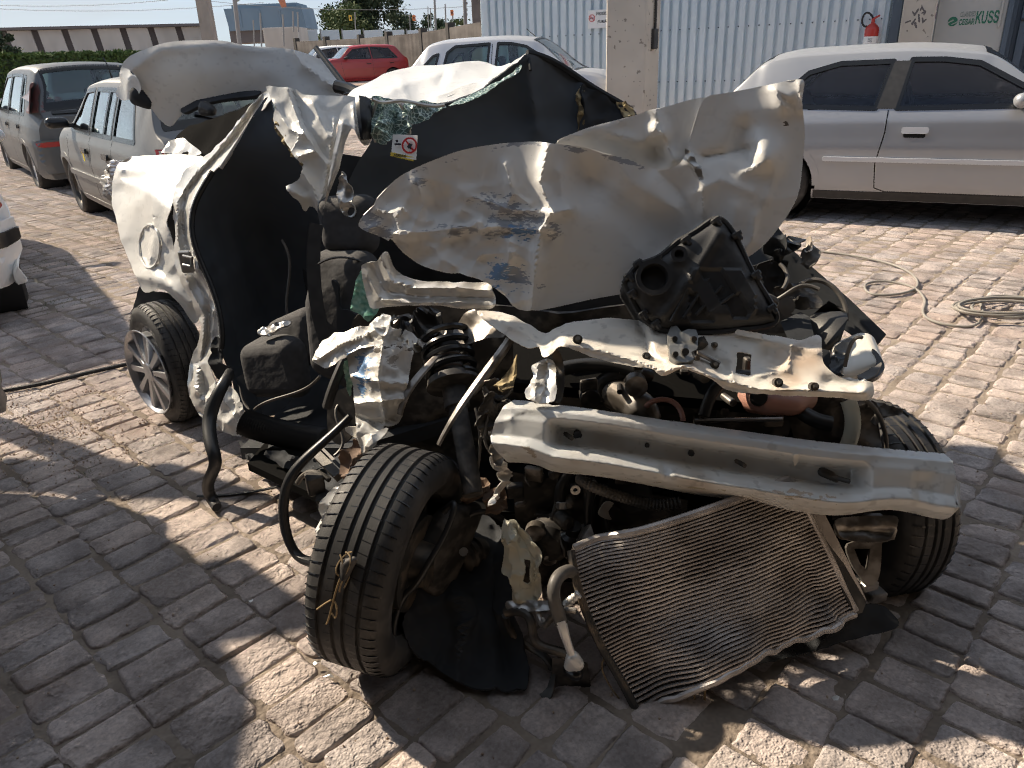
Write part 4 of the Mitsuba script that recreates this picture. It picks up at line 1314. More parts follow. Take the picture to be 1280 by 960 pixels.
HW_ = RT(128)
wk, MWg, putw = build_car(S_wagon, at_ground(at(104, 266, Z=0)[:2], 3.30, 0.79, HW_, 1), HW_, 'grey station wagon with a yellow tag on its door handle')
pmat('m_tag_yellow', rgb(0.75, 0.55, 0.02), 0.6)
tagm = extr(roundpoly([(-.022, -.07), (.022, -.07), (.022, 0), (-.022, 0)], .01), .003)
tagm.apply_transform(frame([2.10, 0.85, 0.73], [-1, 0, 0], [0, 0, 1]) @ trimesh.transformations.rotation_matrix(np.pi / 2, [1, 0, 0]))
tagm.apply_transform(MWg)
tk = thing('door_tag', 'yellow paper tag hanging from the wagon door handle', 'tag')
add('card', tagm, 'm_tag_yellow', tk, False)
st = tube([[2.10, .86, .755], [2.10, .862, .74], [2.10, .852, .725]], 0.002); st.apply_transform(MWg)
add('string', st, 'm_tag_yellow', tk)

# dark grey minivan further left
mv = two_box(4.05, 1.60, 1.02, 3.1, 2.5, 0.30, 0.10, 1.0, 0.92, 0.98, W=1.70, bottom=0.22, tumble=0.19)
S_mpv = dict(shape=mv, wheels=(0.80, 3.43), R=0.30, paint='m_carpaint_darkgrey', rim='cap', glass='m_window_glass',
             windows=[[(0.55, 1.0), (0.78, 1.0), (0.85, 1.44), (0.66, 1.42)], [(0.86, 1.0), (1.75, 1.0), (1.75, 1.46), (0.94, 1.45)], [(1.85, 1.0), (2.85, 1.02), (2.42, 1.44), (1.87, 1.46)]],
             windshield=[(3.08, -.93), (2.56, -.9), (2.56, .9), (3.08, .93)], rearglass=[(0.125, -.9), (0.285, -.9), (0.285, .9), (0.125, .9)],
             seams=[[(1.80, 1.46), (1.80, 0.3), (2.9, 0.3), (2.98, 0.9)], [(0.82, 1.45), (0.8, 1.0), (1.15, 0.55), (1.25, 0.3), (1.80, 0.3)]],
             handles=[(1.98, 0.84), (1.0, 0.84)], sillmat='m_carpaint_darkgrey', mirror=(2.85, 1.0),
             rear=[('tail_light', [(.60, 1.02), (.80, 1.02), (.70, 1.36), (.58, 1.38)], 'm_lamp_smoked', .006), ('reflector', [(.52, .62), (.78, .62), (.78, .68), (.52, .68)], 'm_red_lens', .055),
                   ('bumper', [(-.80, .30), (.80, .30), (.80, .70), (-.80, .70)], 'm_carpaint_darkgrey', .05), ('plate', [(-.25, .80), (.25, .80), (.25, .90), (-.25, .90)], 'm_sign_white', .008), ('wiper_base', [(-.25, 1.02), (.25, 1.02), (.25, 1.05), (-.25, 1.05)], 'm_glossy_black', .015), ('spoiler', [(-.55, .985), (.55, .985), (.55, 1.015), (-.55, 1.015)], 'm_glossy_black', .02)],
             seats=(1.1, 2.2))
hm = RT(128)
mk_, Mmv, putm = build_car(S_mpv, at_ground(at(52, 240, Z=0)[:2], 0.80, 0.80, hm, 1), hm, 'dark grey minivan with its rear wiper standing up')
putm('rear_wiper', tube([[.06, -.25, 1.03], [.0, -.22, 1.2], [-.08, -.2, 1.42], [-.03, -.17, 1.62]], [.012, .01, .008, .006]), 'm_glossy_black')
putm('wiper_hinge', boxat((-.03, -.21, 1.33), (.03, .04, .09)), 'm_glossy_black')

# white hatchbacks of the left row
wh = two_box(3.85, 1.42, 0.95, 2.75, 2.15, 0.42, 0.12, 0.92, 0.86, 0.90, W=1.64, bottom=0.26, tumble=0.18, tail=0.16)
S_white = dict(shape=wh, wheels=(0.62, 2.99), R=0.29, paint='m_carpaint_white', rim='cap', glass='m_window_glass',
               windows=[[(0.5, 0.95), (1.35, 0.95), (1.38, 1.27), (0.72, 1.25)], [(1.45, 0.95), (2.55, 0.96), (2.12, 1.25), (1.48, 1.28)]],
               windshield=[(2.73, -.93), (2.21, -.9), (2.21, .9), (2.73, .93)], rearglass=[(0.16, -.88), (0.40, -.86), (0.40, .86), (0.16, .88)],
               seams=[[(1.42, 1.28), (1.42, 0.33), (2.6, 0.33), (2.7, 0.85)]], handles=[(1.6, 0.76)], sillmat='m_carpaint_white', mirror=(2.55, 0.93),
               rear=[('tail_light', [(.50, .70), (.80, .70), (.70, .92), (.5, .92)], 'm_red_lens', .006), ('bumper', [(-.80, .27), (.80, .27), (.80, .64), (-.80, .64)], 'm_carpaint_white', .04), ('bumper_strip', [(-.795, .50), (.795, .50), (.795, .585), (-.795, .585)], 'm_glossy_black', .055), ('plate', [(-.25, .66), (.25, .66), (.25, .76), (-.25, .76)], 'm_sign_white', .006)],
               seats=(0.95, 1.9))
hw_ = RT(124)
build_car(S_white, at_ground(at(30, 378, Z=0)[:2] + np.array([-.02, 0]), 0.62, 0.74, hw_, -1), hw_, 'white hatchback, only its rear corner and wheel showing at the left edge')
S_wh2 = {**S_white, 'paint': 'm_carpaint_silver'}
build_car(S_wh2, at(152, 165, Y=13.5)[:2] + [-0.3, 0], RT(126), 'pale silver car showing only a roof between the minivan and the wagon', zbase=float(gz(0, 13.5)) + .05)
S_dk = {**S_mpv, 'paint': 'm_carpaint_darkgrey', 'glass': 'm_glossy_black', 'handles': []}
build_car(S_dk, np.array([-1.93, 1.88]), RT(183), 'dark car at the left edge, a sliver of its bumper showing')
BR = thing('shade_barrier', 'planks on two posts added out of view to cast a shadow band', 'shade_barrier')  # unseen boards added only to cast a shadow band over the left cobbles
for k in range(3):
    add('plank', boxat((-3.95, 3.50, 1.02 + 0.15 * k), (3.3, .04, .145), RT(-9)), 'm_pole', BR, False)
for k in range(2):
    add('post', boxat((-4.9 + 2.1 * k, 3.70 - .33 * k, .6), (.1, .1, 1.2), RT(-9)), 'm_pole', BR, False)

# red hatchback far behind, and a pale car beyond it
rh = two_box(3.85, 1.50, 1.02, 2.75, 2.2, 0.45, 0.12, 1.0, 0.92, 0.95, W=1.68, bottom=0.22, tumble=0.2)
S_red = dict(shape=rh, wheels=(0.68, 3.14), R=0.31, paint='m_carpaint_red', rim='cap', glass='m_window_tinted', wglass='m_window_glass',
             windows=[[(0.45, 1.0), (1.42, 1.0), (1.45, 1.38), (0.75, 1.33)], [(1.50, 1.0), (2.55, 1.02), (2.15, 1.32), (1.54, 1.38)]],
             windshield=[(2.73, -.93), (2.26, -.9), (2.26, .9), (2.73, .93)], rearglass=[(0.16, -.88), (0.43, -.86), (0.43, .86), (0.16, .88)],
             seams=[[(1.46, 1.38), (1.46, 0.3), (2.6, 0.3), (2.7, 0.9)]], handles=[(1.62, 0.85), (.7, 0.85)], mirror=(2.5, 0.98), mirrormat='m_glossy_black', sillmat='m_carpaint_red',
             rear=[('tail_light', [(.55, .8), (.78, .8), (.70, 1.0), (.56, 1.0)], 'm_red_lens', .006), ('bumper', [(-.8, .3), (.8, .3), (.8, .6), (-.8, .6)], 'm_carpaint_red', .04)],
             front=[('headlight', [(.45, .62), (.74, .62), (.72, .8), (.48, .78)], 'm_clear_lens', .006), ('bumper', [(-.76, .26), (.76, .26), (.76, .5), (-.76, .5)], 'm_carpaint_red', .04), ('grille', [(-.3, .53), (.3, .53), (.3, .62), (-.3, .62)], 'm_black_plastic', .006)],
             seats=(0.95, 1.95))
c = at(436, 88, Y=32)
hr = RT(206)
build_car(S_red, np.array([c[0] + 2.0, c[1] + 0.9]), hr, 'dusty red hatchback parked before the block wall', zbase=float(gz(0, 32)))
S_pale = {**S_red, 'paint': 'm_carpaint_white', 'rear': [], 'front': [S_red['front'][0]]}
c = at(400, 88, Y=36)
build_car(S_pale, np.array([c[0] + 2.0, c[1] + 0.9]), hr, 'white car half hidden beyond the red hatchback', zbase=float(gz(0, 36)))

# pale silver hatchback directly behind the wreck
ch = two_box(3.95, 1.54, 1.0, 2.95, 2.25, 0.62, 0.2, 1.0, 0.93, 0.97, W=1.67, bottom=0.22, tumble=0.2)
S_cit = dict(shape=ch, wheels=(0.70, 3.16), R=0.30, paint='m_carpaint_silver_citroen', rim='cap', glass='m_window_glass',
             windows=[[(0.42, 1.02), (0.72, 1.02), (0.78, 1.30), (0.70, 1.28)], [(0.86, 1.02), (1.58, 1.02), (1.60, 1.42), (1.05, 1.40), (0.93, 1.32)], [(1.72, 1.02), (2.68, 1.04), (2.62, 1.10), (2.18, 1.36), (1.95, 1.41), (1.74, 1.42)]],
             windshield=[(2.93, -.93), (2.31, -.9), (2.31, .9), (2.93, .93)], rearglass=[(0.26, -.88), (0.6, -.86), (0.6, .86), (0.26, .88)],
             seams=[[(1.65, 1.42), (1.65, 0.3), (2.75, 0.3), (2.85, 0.9)]], handles=[(1.85, 0.86), (.95, 0.86)], mirror=(2.66, 1.0), sillmat='m_carpaint_silver_citroen',
             rear=[('tail_light', [(.52, .8), (.76, .8), (.70, 1.0), (.54, 1.0)], 'm_red_lens', .006)],
             front=[('headlight', [(.45, .62), (.74, .62), (.72, .8), (.48, .78)], 'm_clear_lens', .006), ('bumper', [(-.76, .26), (.76, .26), (.76, .5), (-.76, .5)], 'm_carpaint_silver_citroen', .04)],
             seats=(1.15, 2.05))
hc = RT(-15)
o = at(508, 70, Y=13.6)[:2]
ck, Mc, putc = build_car(S_cit, o, hc, 'pale silver five-door hatchback directly behind the wreck', zbase=0.20)
putc('aerial', tube([[2.2, 0, 1.5], [2.05, 0, 1.62]], .006, smooth=False), 'm_glossy_black')
# ---------------------------------------------------------------- the wrecked car
def scuffs(base, segs, dirt=(0.30, 0.25, 0.19), dirt_amt=0.25, fine=0.3):
    """paint with scrapes: each seg (a, b, radius, colour, raggedness) is a worn streak between two points of the panel"""
    def f(p, n, uv):
        g = fbm(p.x * 7, p.y * 7, p.z * 7, 4)
        c = mix(base, dirt, dirt_amt * smoothstep(0.45, 0.8, g))
        c = c * (1 - fine * 0.35 * smoothstep(0.60, 0.75, fbm(p.x * 45, p.y * 45, p.z * 45, 3)))
        rag = fbm(p.x * 34, p.y * 34, p.z * 70, 4) * 0.6 + 0.4 * fbm(p.x * 120, p.y * 120, p.z * 260, 2)
        for a, b, r, col, rg in segs:
            a, b = [float(v) for v in a], [float(v) for v in b]
            d = [v - w for v, w in zip(b, a)]; L2 = sum(v * v for v in d) + 1e-9
            t = dr.clip(((p.x - a[0]) * d[0] + (p.y - a[1]) * d[1] + (p.z - a[2]) * d[2]) / L2, 0, 1)
            dx, dy, dz = p.x - (a[0] + t * d[0]), p.y - (a[1] + t * d[1]), p.z - (a[2] + t * d[2])
            dist = dr.sqrt(dx * dx + dy * dy + dz * dz) / r
            c = mix(c, col, smoothstep(0.0, 0.22, 0.85 - dist + (rag - 0.55) * (rg + 1.2)) * 0.9)
        return c
    return P3(f)


PRIMER, BLUE, RAW, GRIME = (0.25, 0.27, 0.31), (0.10, 0.22, 0.42), (0.38, 0.40, 0.42), (0.08, 0.065, 0.05)
WHITE = (0.62, 0.62, 0.60)
seg = lambda x0, y0, Y0, x1, y1, Y1, r, c, rg=2.2: (at(x0, y0, Y=Y0), at(x1, y1, Y=Y1), r, c, rg)
pmat('m_wreck_paint', scuffs(WHITE, [], dirt_amt=0.10, fine=0.2), 0.33, clearcoat=0.7, clearcoat_gloss=0.9)
pmat('m_hood_paint', scuffs((0.62, 0.615, 0.60), [
    seg(586, 243, 2.005, 640, 260, 1.995, 0.026, PRIMER, 3.0), seg(640, 262, 1.980, 690, 285, 1.955, 0.029, PRIMER, 3.0), seg(520, 290, 2.005, 600, 283, 1.995, 0.018, PRIMER, 3.0),
    seg(620, 283, 1.995, 668, 285, 1.965, 0.036, PRIMER, 2.5), seg(645, 288, 1.975, 668, 290, 1.965, 0.026, BLUE, 2.5), seg(625, 338, 1.955, 650, 350, 1.945, 0.039, BLUE, 2.5), seg(640, 345, 1.945, 666, 352, 1.935, 0.029, PRIMER, 2.6),
    seg(510, 217, 2.025, 540, 236, 2.015, 0.016, PRIMER, 3.0), seg(455, 270, 2.005, 480, 290, 2.005, 0.039, PRIMER, 3.2), seg(640, 178, 2.065, 690, 180, 2.055, 0.013, PRIMER, 2.0), seg(690, 180, 2.055, 820, 212, 2.015, 0.010, PRIMER, 1.5), seg(505, 218, 2.030, 640, 180, 2.060, 0.008, PRIMER, 1.5),
    seg(676, 182, 2.055, 672, 205, 2.045, 0.018, PRIMER, 2.6), seg(862, 190, 2.055, 882, 228, 2.030, .010, RAW, 2.5), seg(776, 281, 1.980, 788, 283, 1.980, .006, GRIME, 3.0),
    seg(975, 143, 2.080, 983, 156, 2.070, .008, GRIME, 2.0), seg(700, 176, 2.055, 780, 150, 2.080, 0.008, PRIMER, 2.0), seg(730, 360, 1.930, 746, 352, 1.930, .003, GRIME, 2.5)], dirt_amt=0.06, fine=0.15), 0.36, clearcoat=0.6, clearcoat_gloss=0.9)
pmat('m_fender_scuffed', scuffs((0.62, 0.61, 0.58), [
    seg(445, 450, 1.87, 465, 470, 1.87, 0.045, BLUE, 2.8), seg(450, 475, 1.86, 458, 500, 1.86, 0.021, BLUE, 3.0), seg(496, 475, 1.86, 505, 470, 1.86, 0.024, BLUE, 3.0), seg(455, 520, 1.85, 490, 512, 1.85, 0.015, BLUE, 3.0),
    seg(490, 450, 1.86, 498, 500, 1.86, .018, (0.34, 0.32, 0.29), 2.8), seg(440, 440, 1.88, 515, 435, 1.88, .012, GRIME, 3.0)], dirt_amt=0.6), 0.38, metallic=0.25, clearcoat=0.4)
pmat('m_structure_white', scuffs((0.70, 0.665, 0.60), [], dirt=(0.42, 0.27, 0.16), dirt_amt=0.75, fine=0.6), 0.42, clearcoat=0.3)
pmat('m_beam_paint', scuffs((0.60, 0.61, 0.60), [seg(972, 612, 1.53, 1040, 618, 1.52, .016, (0.42, 0.33, 0.24), 3.0), seg(830, 575, 1.52, 826, 600, 1.52, .008, GRIME, 2.6), seg(650, 555, 1.6, 668, 570, 1.6, .010, (0.35, 0.30, 0.24), 3.0), seg(1160, 600, 1.46, 1185, 605, 1.46, .008, (0.14, 0.06, 0.03), 2.8), seg(1160, 625, 1.46, 1185, 618, 1.46, .006, (0.14, 0.06, 0.03), 2.8),
    seg(640, 505, 1.62, 1000, 555, 1.55, .006, (0.45, 0.38, 0.30), 3.2), seg(690, 590, 1.6, 1170, 648, 1.47, .008, (0.34, 0.31, 0.22), 2.4)], dirt=(0.36, 0.30, 0.23), dirt_amt=0.65, fine=0.6), 0.36, clearcoat=0.5, metallic=0.15)
pmat('m_lid_paint', scuffs((0.60, 0.59, 0.56), [], dirt_amt=0.25), 0.4, clearcoat=0.5)
pmat('m_raw_metal', P3(lambda p, n, uv: mix((0.34, 0.34, 0.34), (0.55, 0.54, 0.52), fbm(p.x * 30, p.y * 30, p.z * 30, 3))), 0.33, metallic=0.85)
pmat('m_channel_metal', scuffs((0.66, 0.65, 0.62), [], dirt=(0.25, 0.22, 0.18), dirt_amt=0.5), 0.25, clearcoat=0.9, metallic=0.3)
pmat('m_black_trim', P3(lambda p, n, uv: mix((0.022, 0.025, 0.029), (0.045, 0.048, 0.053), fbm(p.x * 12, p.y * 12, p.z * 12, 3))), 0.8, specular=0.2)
pmat('m_headliner', P3(lambda p, n, uv: mix((0.045, 0.056, 0.07), (0.07, 0.083, 0.10), fbm(p.x * 9, p.y * 9, p.z * 9, 3))), 0.8, sheen=0.3)
pmat('m_engine_dark', P3(lambda p, n, uv: mix((0.028, 0.027, 0.027), (0.12, 0.108, 0.095), smoothstep(0.4, 0.75, fbm(p.x * 22, p.y * 22, p.z * 22, 4)))), 0.55, metallic=0.2)
pmat('m_engine_alloy', P3(lambda p, n, uv: mix((0.13, 0.115, 0.10), (0.36, 0.34, 0.32), smoothstep(0.35, 0.7, fbm(p.x * 25, p.y * 25, p.z * 25, 4)))), 0.4, metallic=0.7)
pmat('m_latch', P3(lambda p, n, uv: mix((0.12, 0.125, 0.13), (0.26, 0.26, 0.25), fbm(p.x * 30, p.y * 30, p.z * 30, 3))), 0.45, metallic=0.5)
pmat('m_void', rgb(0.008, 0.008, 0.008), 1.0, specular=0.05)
pmat('m_rust', P3(lambda p, n, uv: mix((0.07, 0.045, 0.032), (0.24, 0.165, 0.12), fbm(p.x * 35, p.y * 35, p.z * 35, 4))), 0.85)
pmat('m_airbox', P3(lambda p, n, uv: mix((0.02, 0.021, 0.023), (0.055, 0.054, 0.053), smoothstep(0.45, 0.8, fbm(p.x * 18, p.y * 18, p.z * 18, 4)))), 0.48)
pmat('m_reservoir', P3(lambda p, n, uv: mix((0.30, 0.12, 0.085), (0.42, 0.24, 0.19), fbm(p.x * 12, p.y * 12, p.z * 12, 3))), 0.5)
pmat('m_fin', P3(lambda p, n, uv: mix((0.36, 0.33, 0.31), (0.66, 0.62, 0.59), smoothstep(0.3, 0.7, fbm(p.x * 9, p.y * 9, p.z * 9, 4)))), 0.45, metallic=0.55)
pmat('m_core', P3(lambda p, n, uv: mix((0.015, 0.012, 0.010), (0.05, 0.04, 0.034), fbm(p.x * 60, p.y * 60, p.z * 60, 3))), 0.7, metallic=0.2)
pmat('m_crackle_glass', P3(lambda p, n, uv: dr.select(voronoi(p.x * 75 + p.y * 40, p.z * 75 + p.y * 25)[1] - voronoi(p.x * 75 + p.y * 40, p.z * 75 + p.y * 25)[0] < 0.13, mi.Color3f(0.55, 0.66, 0.62), mi.Color3f(0.12, 0.19, 0.175) * (0.6 + 0.9 * noise(p.x * 60, p.y * 60, p.z * 60)))), 0.2, clearcoat=0.6,
     bump=P3(lambda p, n, uv: voronoi(p.x * 75 + p.y * 40, p.z * 75 + p.y * 25)[0]), bscale=0.004)
pmat('m_green_glass', P3(lambda p, n, uv: mix((0.09, 0.30, 0.22), (0.38, 0.62, 0.52), noise(p.x * 110, p.y * 110, p.z * 110))), 0.2, clearcoat=0.6)
pmat('m_reflector', P3(lambda p, n, uv: mix((0.50, 0.48, 0.42), (0.78, 0.75, 0.68), fbm(p.x * 10, p.y * 10, p.z * 10, 3))), 0.3, clearcoat=0.5)
pmat('m_bracket_pale', scuffs((0.52, 0.51, 0.42), [], dirt=(0.20, 0.16, 0.10), dirt_amt=0.7, fine=0.8), 0.5)
pmat('m_hose_grey', P3(lambda p, n, uv: mix((0.055, 0.052, 0.048), (0.13, 0.12, 0.11), fbm(p.x * 30, p.y * 30, p.z * 30, 3))), 0.5)
pmat('m_fitting', rgb(0.72, 0.72, 0.7), 0.4, metallic=0.4)
pmat('m_foam', P3(lambda p, n, uv: mix((0.10, 0.075, 0.04), (0.40, 0.32, 0.18), smoothstep(0.3, 0.7, noise(p.x * 70, p.y * 70, p.z * 70)))), 0.9)
pmat('m_straw', rgb(0.24, 0.17, 0.09), 0.8)
pmat('m_label_white', rgb(0.72, 0.71, 0.68), 0.5)
pmat('m_label_yellow', rgb(0.65, 0.5, 0.06), 0.5)

WR = thing('wrecked_car', 'crushed white car with its hood folded up and front wheels bared', 'car')


def wadd(n, m, b, smooth=35, parent=None, label=None):
    return add(n, m, b, parent or WR, smooth, label)


# ---- hood: the main sheet stands on edge, a folded flap behind it
hood_o = [(449, 279), (463, 258), (477, 241), (505, 217), (567, 191), (617, 180.5), (661, 177), (692, 179), (730, 184), (755, 192), (780, 197), (820, 212), (846, 207), (858, 190), (866, 160), (880, 124), (907, 117), (950, 108), (990, 100), (1006, 101), (1003, 130), (1006, 165), (1004, 200), (996, 247), (972, 287), (941, 318), (890, 345), (820, 360), (740, 374), (659, 389), (632, 370), (608, 353), (583, 344), (555, 341), (520, 328), (483, 300), (456, 288)]
hood_c = [(450, 280, 2.20), (480, 240, 2.24), (505, 217, 2.27), (567, 191, 2.30), (617, 181, 2.32), (661, 177, 2.31), (692, 179, 2.28), (755, 192, 2.27), (820, 212, 2.23), (860, 188, 2.31), (907, 117, 2.41), (960, 106, 2.42), (1006, 101, 2.36), (1006, 150, 2.34), (1004, 197, 2.28), (973, 287, 2.12), (941, 318, 2.07), (820, 360, 2.06), (740, 373, 2.05), (659, 389, 2.03), (608, 353, 2.09), (555, 341, 2.12), (500, 312, 2.17),
          (540, 265, 2.235), (600, 230, 2.26), (610, 300, 2.16), (676, 215, 2.22), (672, 330, 2.08), (740, 222, 2.235), (780, 300, 2.13), (850, 270, 2.16), (900, 230, 2.22), (950, 190, 2.26), (905, 165, 2.33), (930, 270, 2.14), (960, 130, 2.37)]
hood_c = [(x, y, 1.93 + (Y - 2.05) * 0.5) for x, y, Y in hood_c]
hood_m = sheet(hood_o, hood_c, h=3.4, seed=3, thick=0.002, jag=0.0, creases=[
    ([(685, 182), (675, 228), (690, 266), (676, 290), (668, 340), (664, 386)], 0.036, 6, 0.9), ([(692, 266), (712, 262)], 0.030, 7, 1.0), ([(600, 283), (650, 285), (690, 286)], 0.026, 4.5, 0.9),
    ([(490, 292), (520, 290), (600, 281)], 0.024, 4.5, 0.9), ([(590, 245), (640, 262), (690, 266)], 0.022, 4.5, 0.9), ([(632, 205), (640, 240), (662, 255)], 0.016, 7, 1.0), ([(520, 228), (530, 255), (512, 290)], 0.020, 7, 1.0), ([(470, 262), (495, 268), (500, 292)], 0.022, 6, 1.0), ([(482, 300), (520, 296), (575, 294)], 0.012, 7, 1.0),
    ([(640, 300), (636, 330)], 0.014, 9, 1.0), ([(583, 344), (600, 318), (640, 316), (664, 330)], 0.014, 8, 1.0), ([(700, 290), (668, 345)], 0.010, 9, 1.0),
    ([(740, 224), (742, 226)], -0.040, 30, 2.0), ([(700, 215), (705, 250)], 0.012, 12, 1.4), ([(930, 163), (926, 182)], -0.030, 13, 2.0), ([(955, 190), (957, 192)], 0.040, 20, 2.0), ([(880, 196), (900, 193), (937, 186)], -0.024, 6, 0.9), ([(937, 186), (934, 200)], -0.018, 8, 1.4), ([(962, 200), (930, 215)], 0.012, 9, 1.0),
    ([(985, 120), (970, 112), (978, 132)], 0.030, 10, 1.4), ([(1000, 104), (1002, 135)], 0.020, 5, 1.0), ([(858, 205), (880, 232), (878, 270)], 0.018, 12, 1.0), ([(820, 212), (850, 240), (872, 275)], -0.020, 14, 1.4), ([(870, 240), (900, 225), (940, 240)], 0.012, 12, 1.2), ([(762, 190), (790, 230), (845, 260)], 0.014, 16, 1.2),
    ([(785, 260), (830, 300)], -0.020, 28, 2.0), ([(944, 270), (940, 300), (930, 312)], 0.014, 8, 1.0), ([(958, 250), (970, 215)], 0.010, 10, 1.0), ([(920, 260), (910, 300)], 0.008, 12, 1.4)],
    crum=[(0.007, 0.13, 4)], relief=lambda V, W: (0.030 * crumple(W, 0.075, 9) + 0.007 * crumple(W, 0.03, 19)) * np.clip((690 - V[:, 0]) / 60, 0, 1) * np.clip((V[:, 1] - 200) / 60, 0.15, 1))
hood = wadd('hood', hood_m, 'm_hood_paint', 24, label='crumpled white hood standing on edge')
fold_o = [(697, 184), (702, 173), (740, 158), (780, 148), (820, 137), (884, 121.5), (886, 150), (882, 190), (875, 235), (830, 245), (760, 225), (705, 205)]
wadd('flap', sheet(fold_o, [(x, y, 1.945 + (Y - 2.05) * 0.5) for x, y, Y in [(697, 180, 2.34), (740, 158, 2.40), (820, 137, 2.42), (884, 122, 2.415), (880, 160, 2.35), (878, 200, 2.29), (830, 180, 2.37), (780, 175, 2.38), (875, 235, 2.26), (830, 245, 2.30), (760, 225, 2.33), (705, 205, 2.34)]], h=5, creases=[
    ([(817, 137), (823, 150), (818, 162)], 0.025, 7, 1.0), ([(828, 165), (836, 190), (842, 200)], 0.035, 8, 1.0), ([(760, 165), (800, 178), (826, 168)], 0.015, 9, 1.0), ([(823, 185), (824, 195)], -0.03, 12, 2.0), ([(700, 176), (780, 150)], 0.008, 5, 1.0)], crum=[(0.006, 0.12, 14)], seed=7), 'm_hood_paint', 24, hood)
wadd('torn_lip', sheet([(856, 186), (866, 190), (874, 208), (884, 232), (880, 234), (868, 214), (858, 200)], [(856, 186, 2.03), (866, 190, 2.03), (884, 232, 2.0), (868, 214, 2.01)], h=3, crum=[(.01, .02, 3)], jag=3, curve=False), 'm_raw_metal', 20, hood)

# ---- channel below the hood (cowl rail), broken glass beside it
rail_o = [(452, 333), (470, 326), (484, 314), (494, 336), (520, 350), (560, 353), (608, 353), (615, 360), (618, 384), (590, 386), (540, 382), (490, 383), (466, 386), (458, 370)]
wadd('cowl_rail', sheet(rail_o, [(452, 333, 2.06), (484, 314, 2.06), (494, 336, 2.04), (560, 353, 2.0), (615, 360, 1.96), (618, 384, 1.94), (540, 382, 1.97), (466, 386, 2.02)], h=3.5, creases=[
    ([(476, 322), (490, 352), (520, 360), (615, 362)], 0.018, 4, 1.0), ([(464, 332), (482, 364), (520, 371), (616, 373)], -0.014, 4, 1.0), ([(458, 340), (474, 374), (520, 378), (616, 380)], 0.014, 4, 1.0)], crum=[(0.008, 0.05, 6)], jag=1.0), 'm_channel_metal', 25)
wadd('green_glass', sheet([(452, 337), (441, 365), (438, 384), (448, 392), (459, 402), (470, 393), (474, 382), (463, 372), (458, 352)], [(452, 337, 2.16), (438, 384, 2.17), (459, 402, 2.14), (474, 382, 2.13)], h=3, crum=[(0.006, 0.02, 8)], jag=2), 'm_green_glass', False, label='torn sheet of crazed green glass')
wadd('green_glass', sheet([(430, 452), (436, 452), (440, 470), (440, 495), (434, 488), (430, 470)], [(430, 452, 1.98), (440, 470, 1.98), (440, 495, 1.98)], h=3, crum=[(0.006, 0.02, 8)], jag=2), 'm_green_glass', False)

# ---- upper crossmember with the hood latch
um_o = [(598, 388), (620, 389), (653, 401), (680, 415), (693, 410), (713, 403), (760, 397), (803, 400), (823, 398), (873, 409), (953, 418), (1000, 425), (1023, 418), (1028, 438), (1030, 453), (1047, 470), (1068, 477), (1090, 478), (1086, 500), (1027, 496), (947, 493), (910, 487), (893, 476), (870, 467), (853, 461), (830, 470), (813, 460), (787, 457), (747, 448), (703, 433), (690, 443), (679, 448), (674, 433), (660, 435), (620, 411), (599, 396)]
um_c = [(598, 390, 1.93), (650, 410, 1.86), (680, 430, 1.81), (713, 403, 1.85), (760, 397, 1.84), (823, 398, 1.82), (953, 418, 1.75), (1023, 420, 1.72), (1030, 455, 1.70), (1088, 478, 1.65), (1086, 500, 1.62), (1000, 494, 1.64), (910, 487, 1.67), (860, 462, 1.70), (813, 460, 1.72), (747, 448, 1.76), (703, 433, 1.79)]
ub = [([(600, 392), (650, 412), (678, 436)], 0.016, 5, 1.0), ([(700, 420), (760, 408), (800, 410)], 0.014, 7, 1.4), ([(705, 428), (760, 440), (800, 452), (830, 464), (855, 456), (895, 472), (950, 486), (1080, 490)], 0.028, 6, 1.3), ([(798, 402), (806, 420), (810, 440)], -0.022, 6, 1.0), ([(812, 404), (820, 440), (836, 450)], 0.016, 7, 1.4),
      ([(880, 440), (905, 460)], -0.020, 10, 1.6), ([(955, 425), (1000, 434), (1022, 440)], 0.014, 6, 1.2), ([(945, 470), (985, 462), (990, 432)], 0.012, 4, 1.0), ([(960, 448), (966, 452)], -0.018, 12, 2), ([(912, 438), (916, 470)], 0.012, 5, 1.2), ([(1035, 476), (1070, 484)], -0.014, 8, 1.6), ([(690, 412), (686, 442)], 0.012, 4, 1.0), ([(825, 400), (1000, 428)], 0.012, 4, 1.2)]
um_c = [(x, y, Y + (.035 if y < 430 and x > 690 else -.035 if x > 690 else 0)) for x, y, Y in um_c]
um = wadd('upper_crossmember', sheet(um_o, um_c, h=3.6, creases=ub, crum=[(0.006, 0.07, 16)], holes=[[(921, 439), (940, 443), (938, 469), (920, 466)]], jag=1.0, seed=5, thick=0.002), 'm_structure_white', 30, label='bent cream upper crossmember stained with rust')
fu = front(um)
lk = wadd('latch', sheet([(834, 418), (839, 408), (846, 407), (852, 415), (860, 411), (870, 412), (873, 420), (872, 436), (864, 440), (868, 449), (858, 453), (845, 451), (838, 445), (836, 432)], [(834, 418, fu(834, 418) - .03), (870, 412, fu(870, 412) - .03), (838, 445, fu(838, 445) - .02), (868, 449, fu(868, 449) - .02)], h=3, creases=[([(838, 430), (872, 432)], 0.008, 3, 1), ([(852, 415), (855, 450)], .006, 3, 1)], curve=False, thick=0.02), 'm_latch', 20, um)
cyl = lambda p, q, r, k=12: tube([p, q], r, n=2, k=k, smooth=False)
for (px, py, r) in ((842, 424, .007), (866, 424, .007), (843, 443, .007), (870, 448, .006), (855, 440, .009)):
    p = at(px, py, Y=front(lk)(px, py)); wadd('rivet', cyl(p, p + [0, -.014, .006], r), 'm_steel_dark', 30, lk)
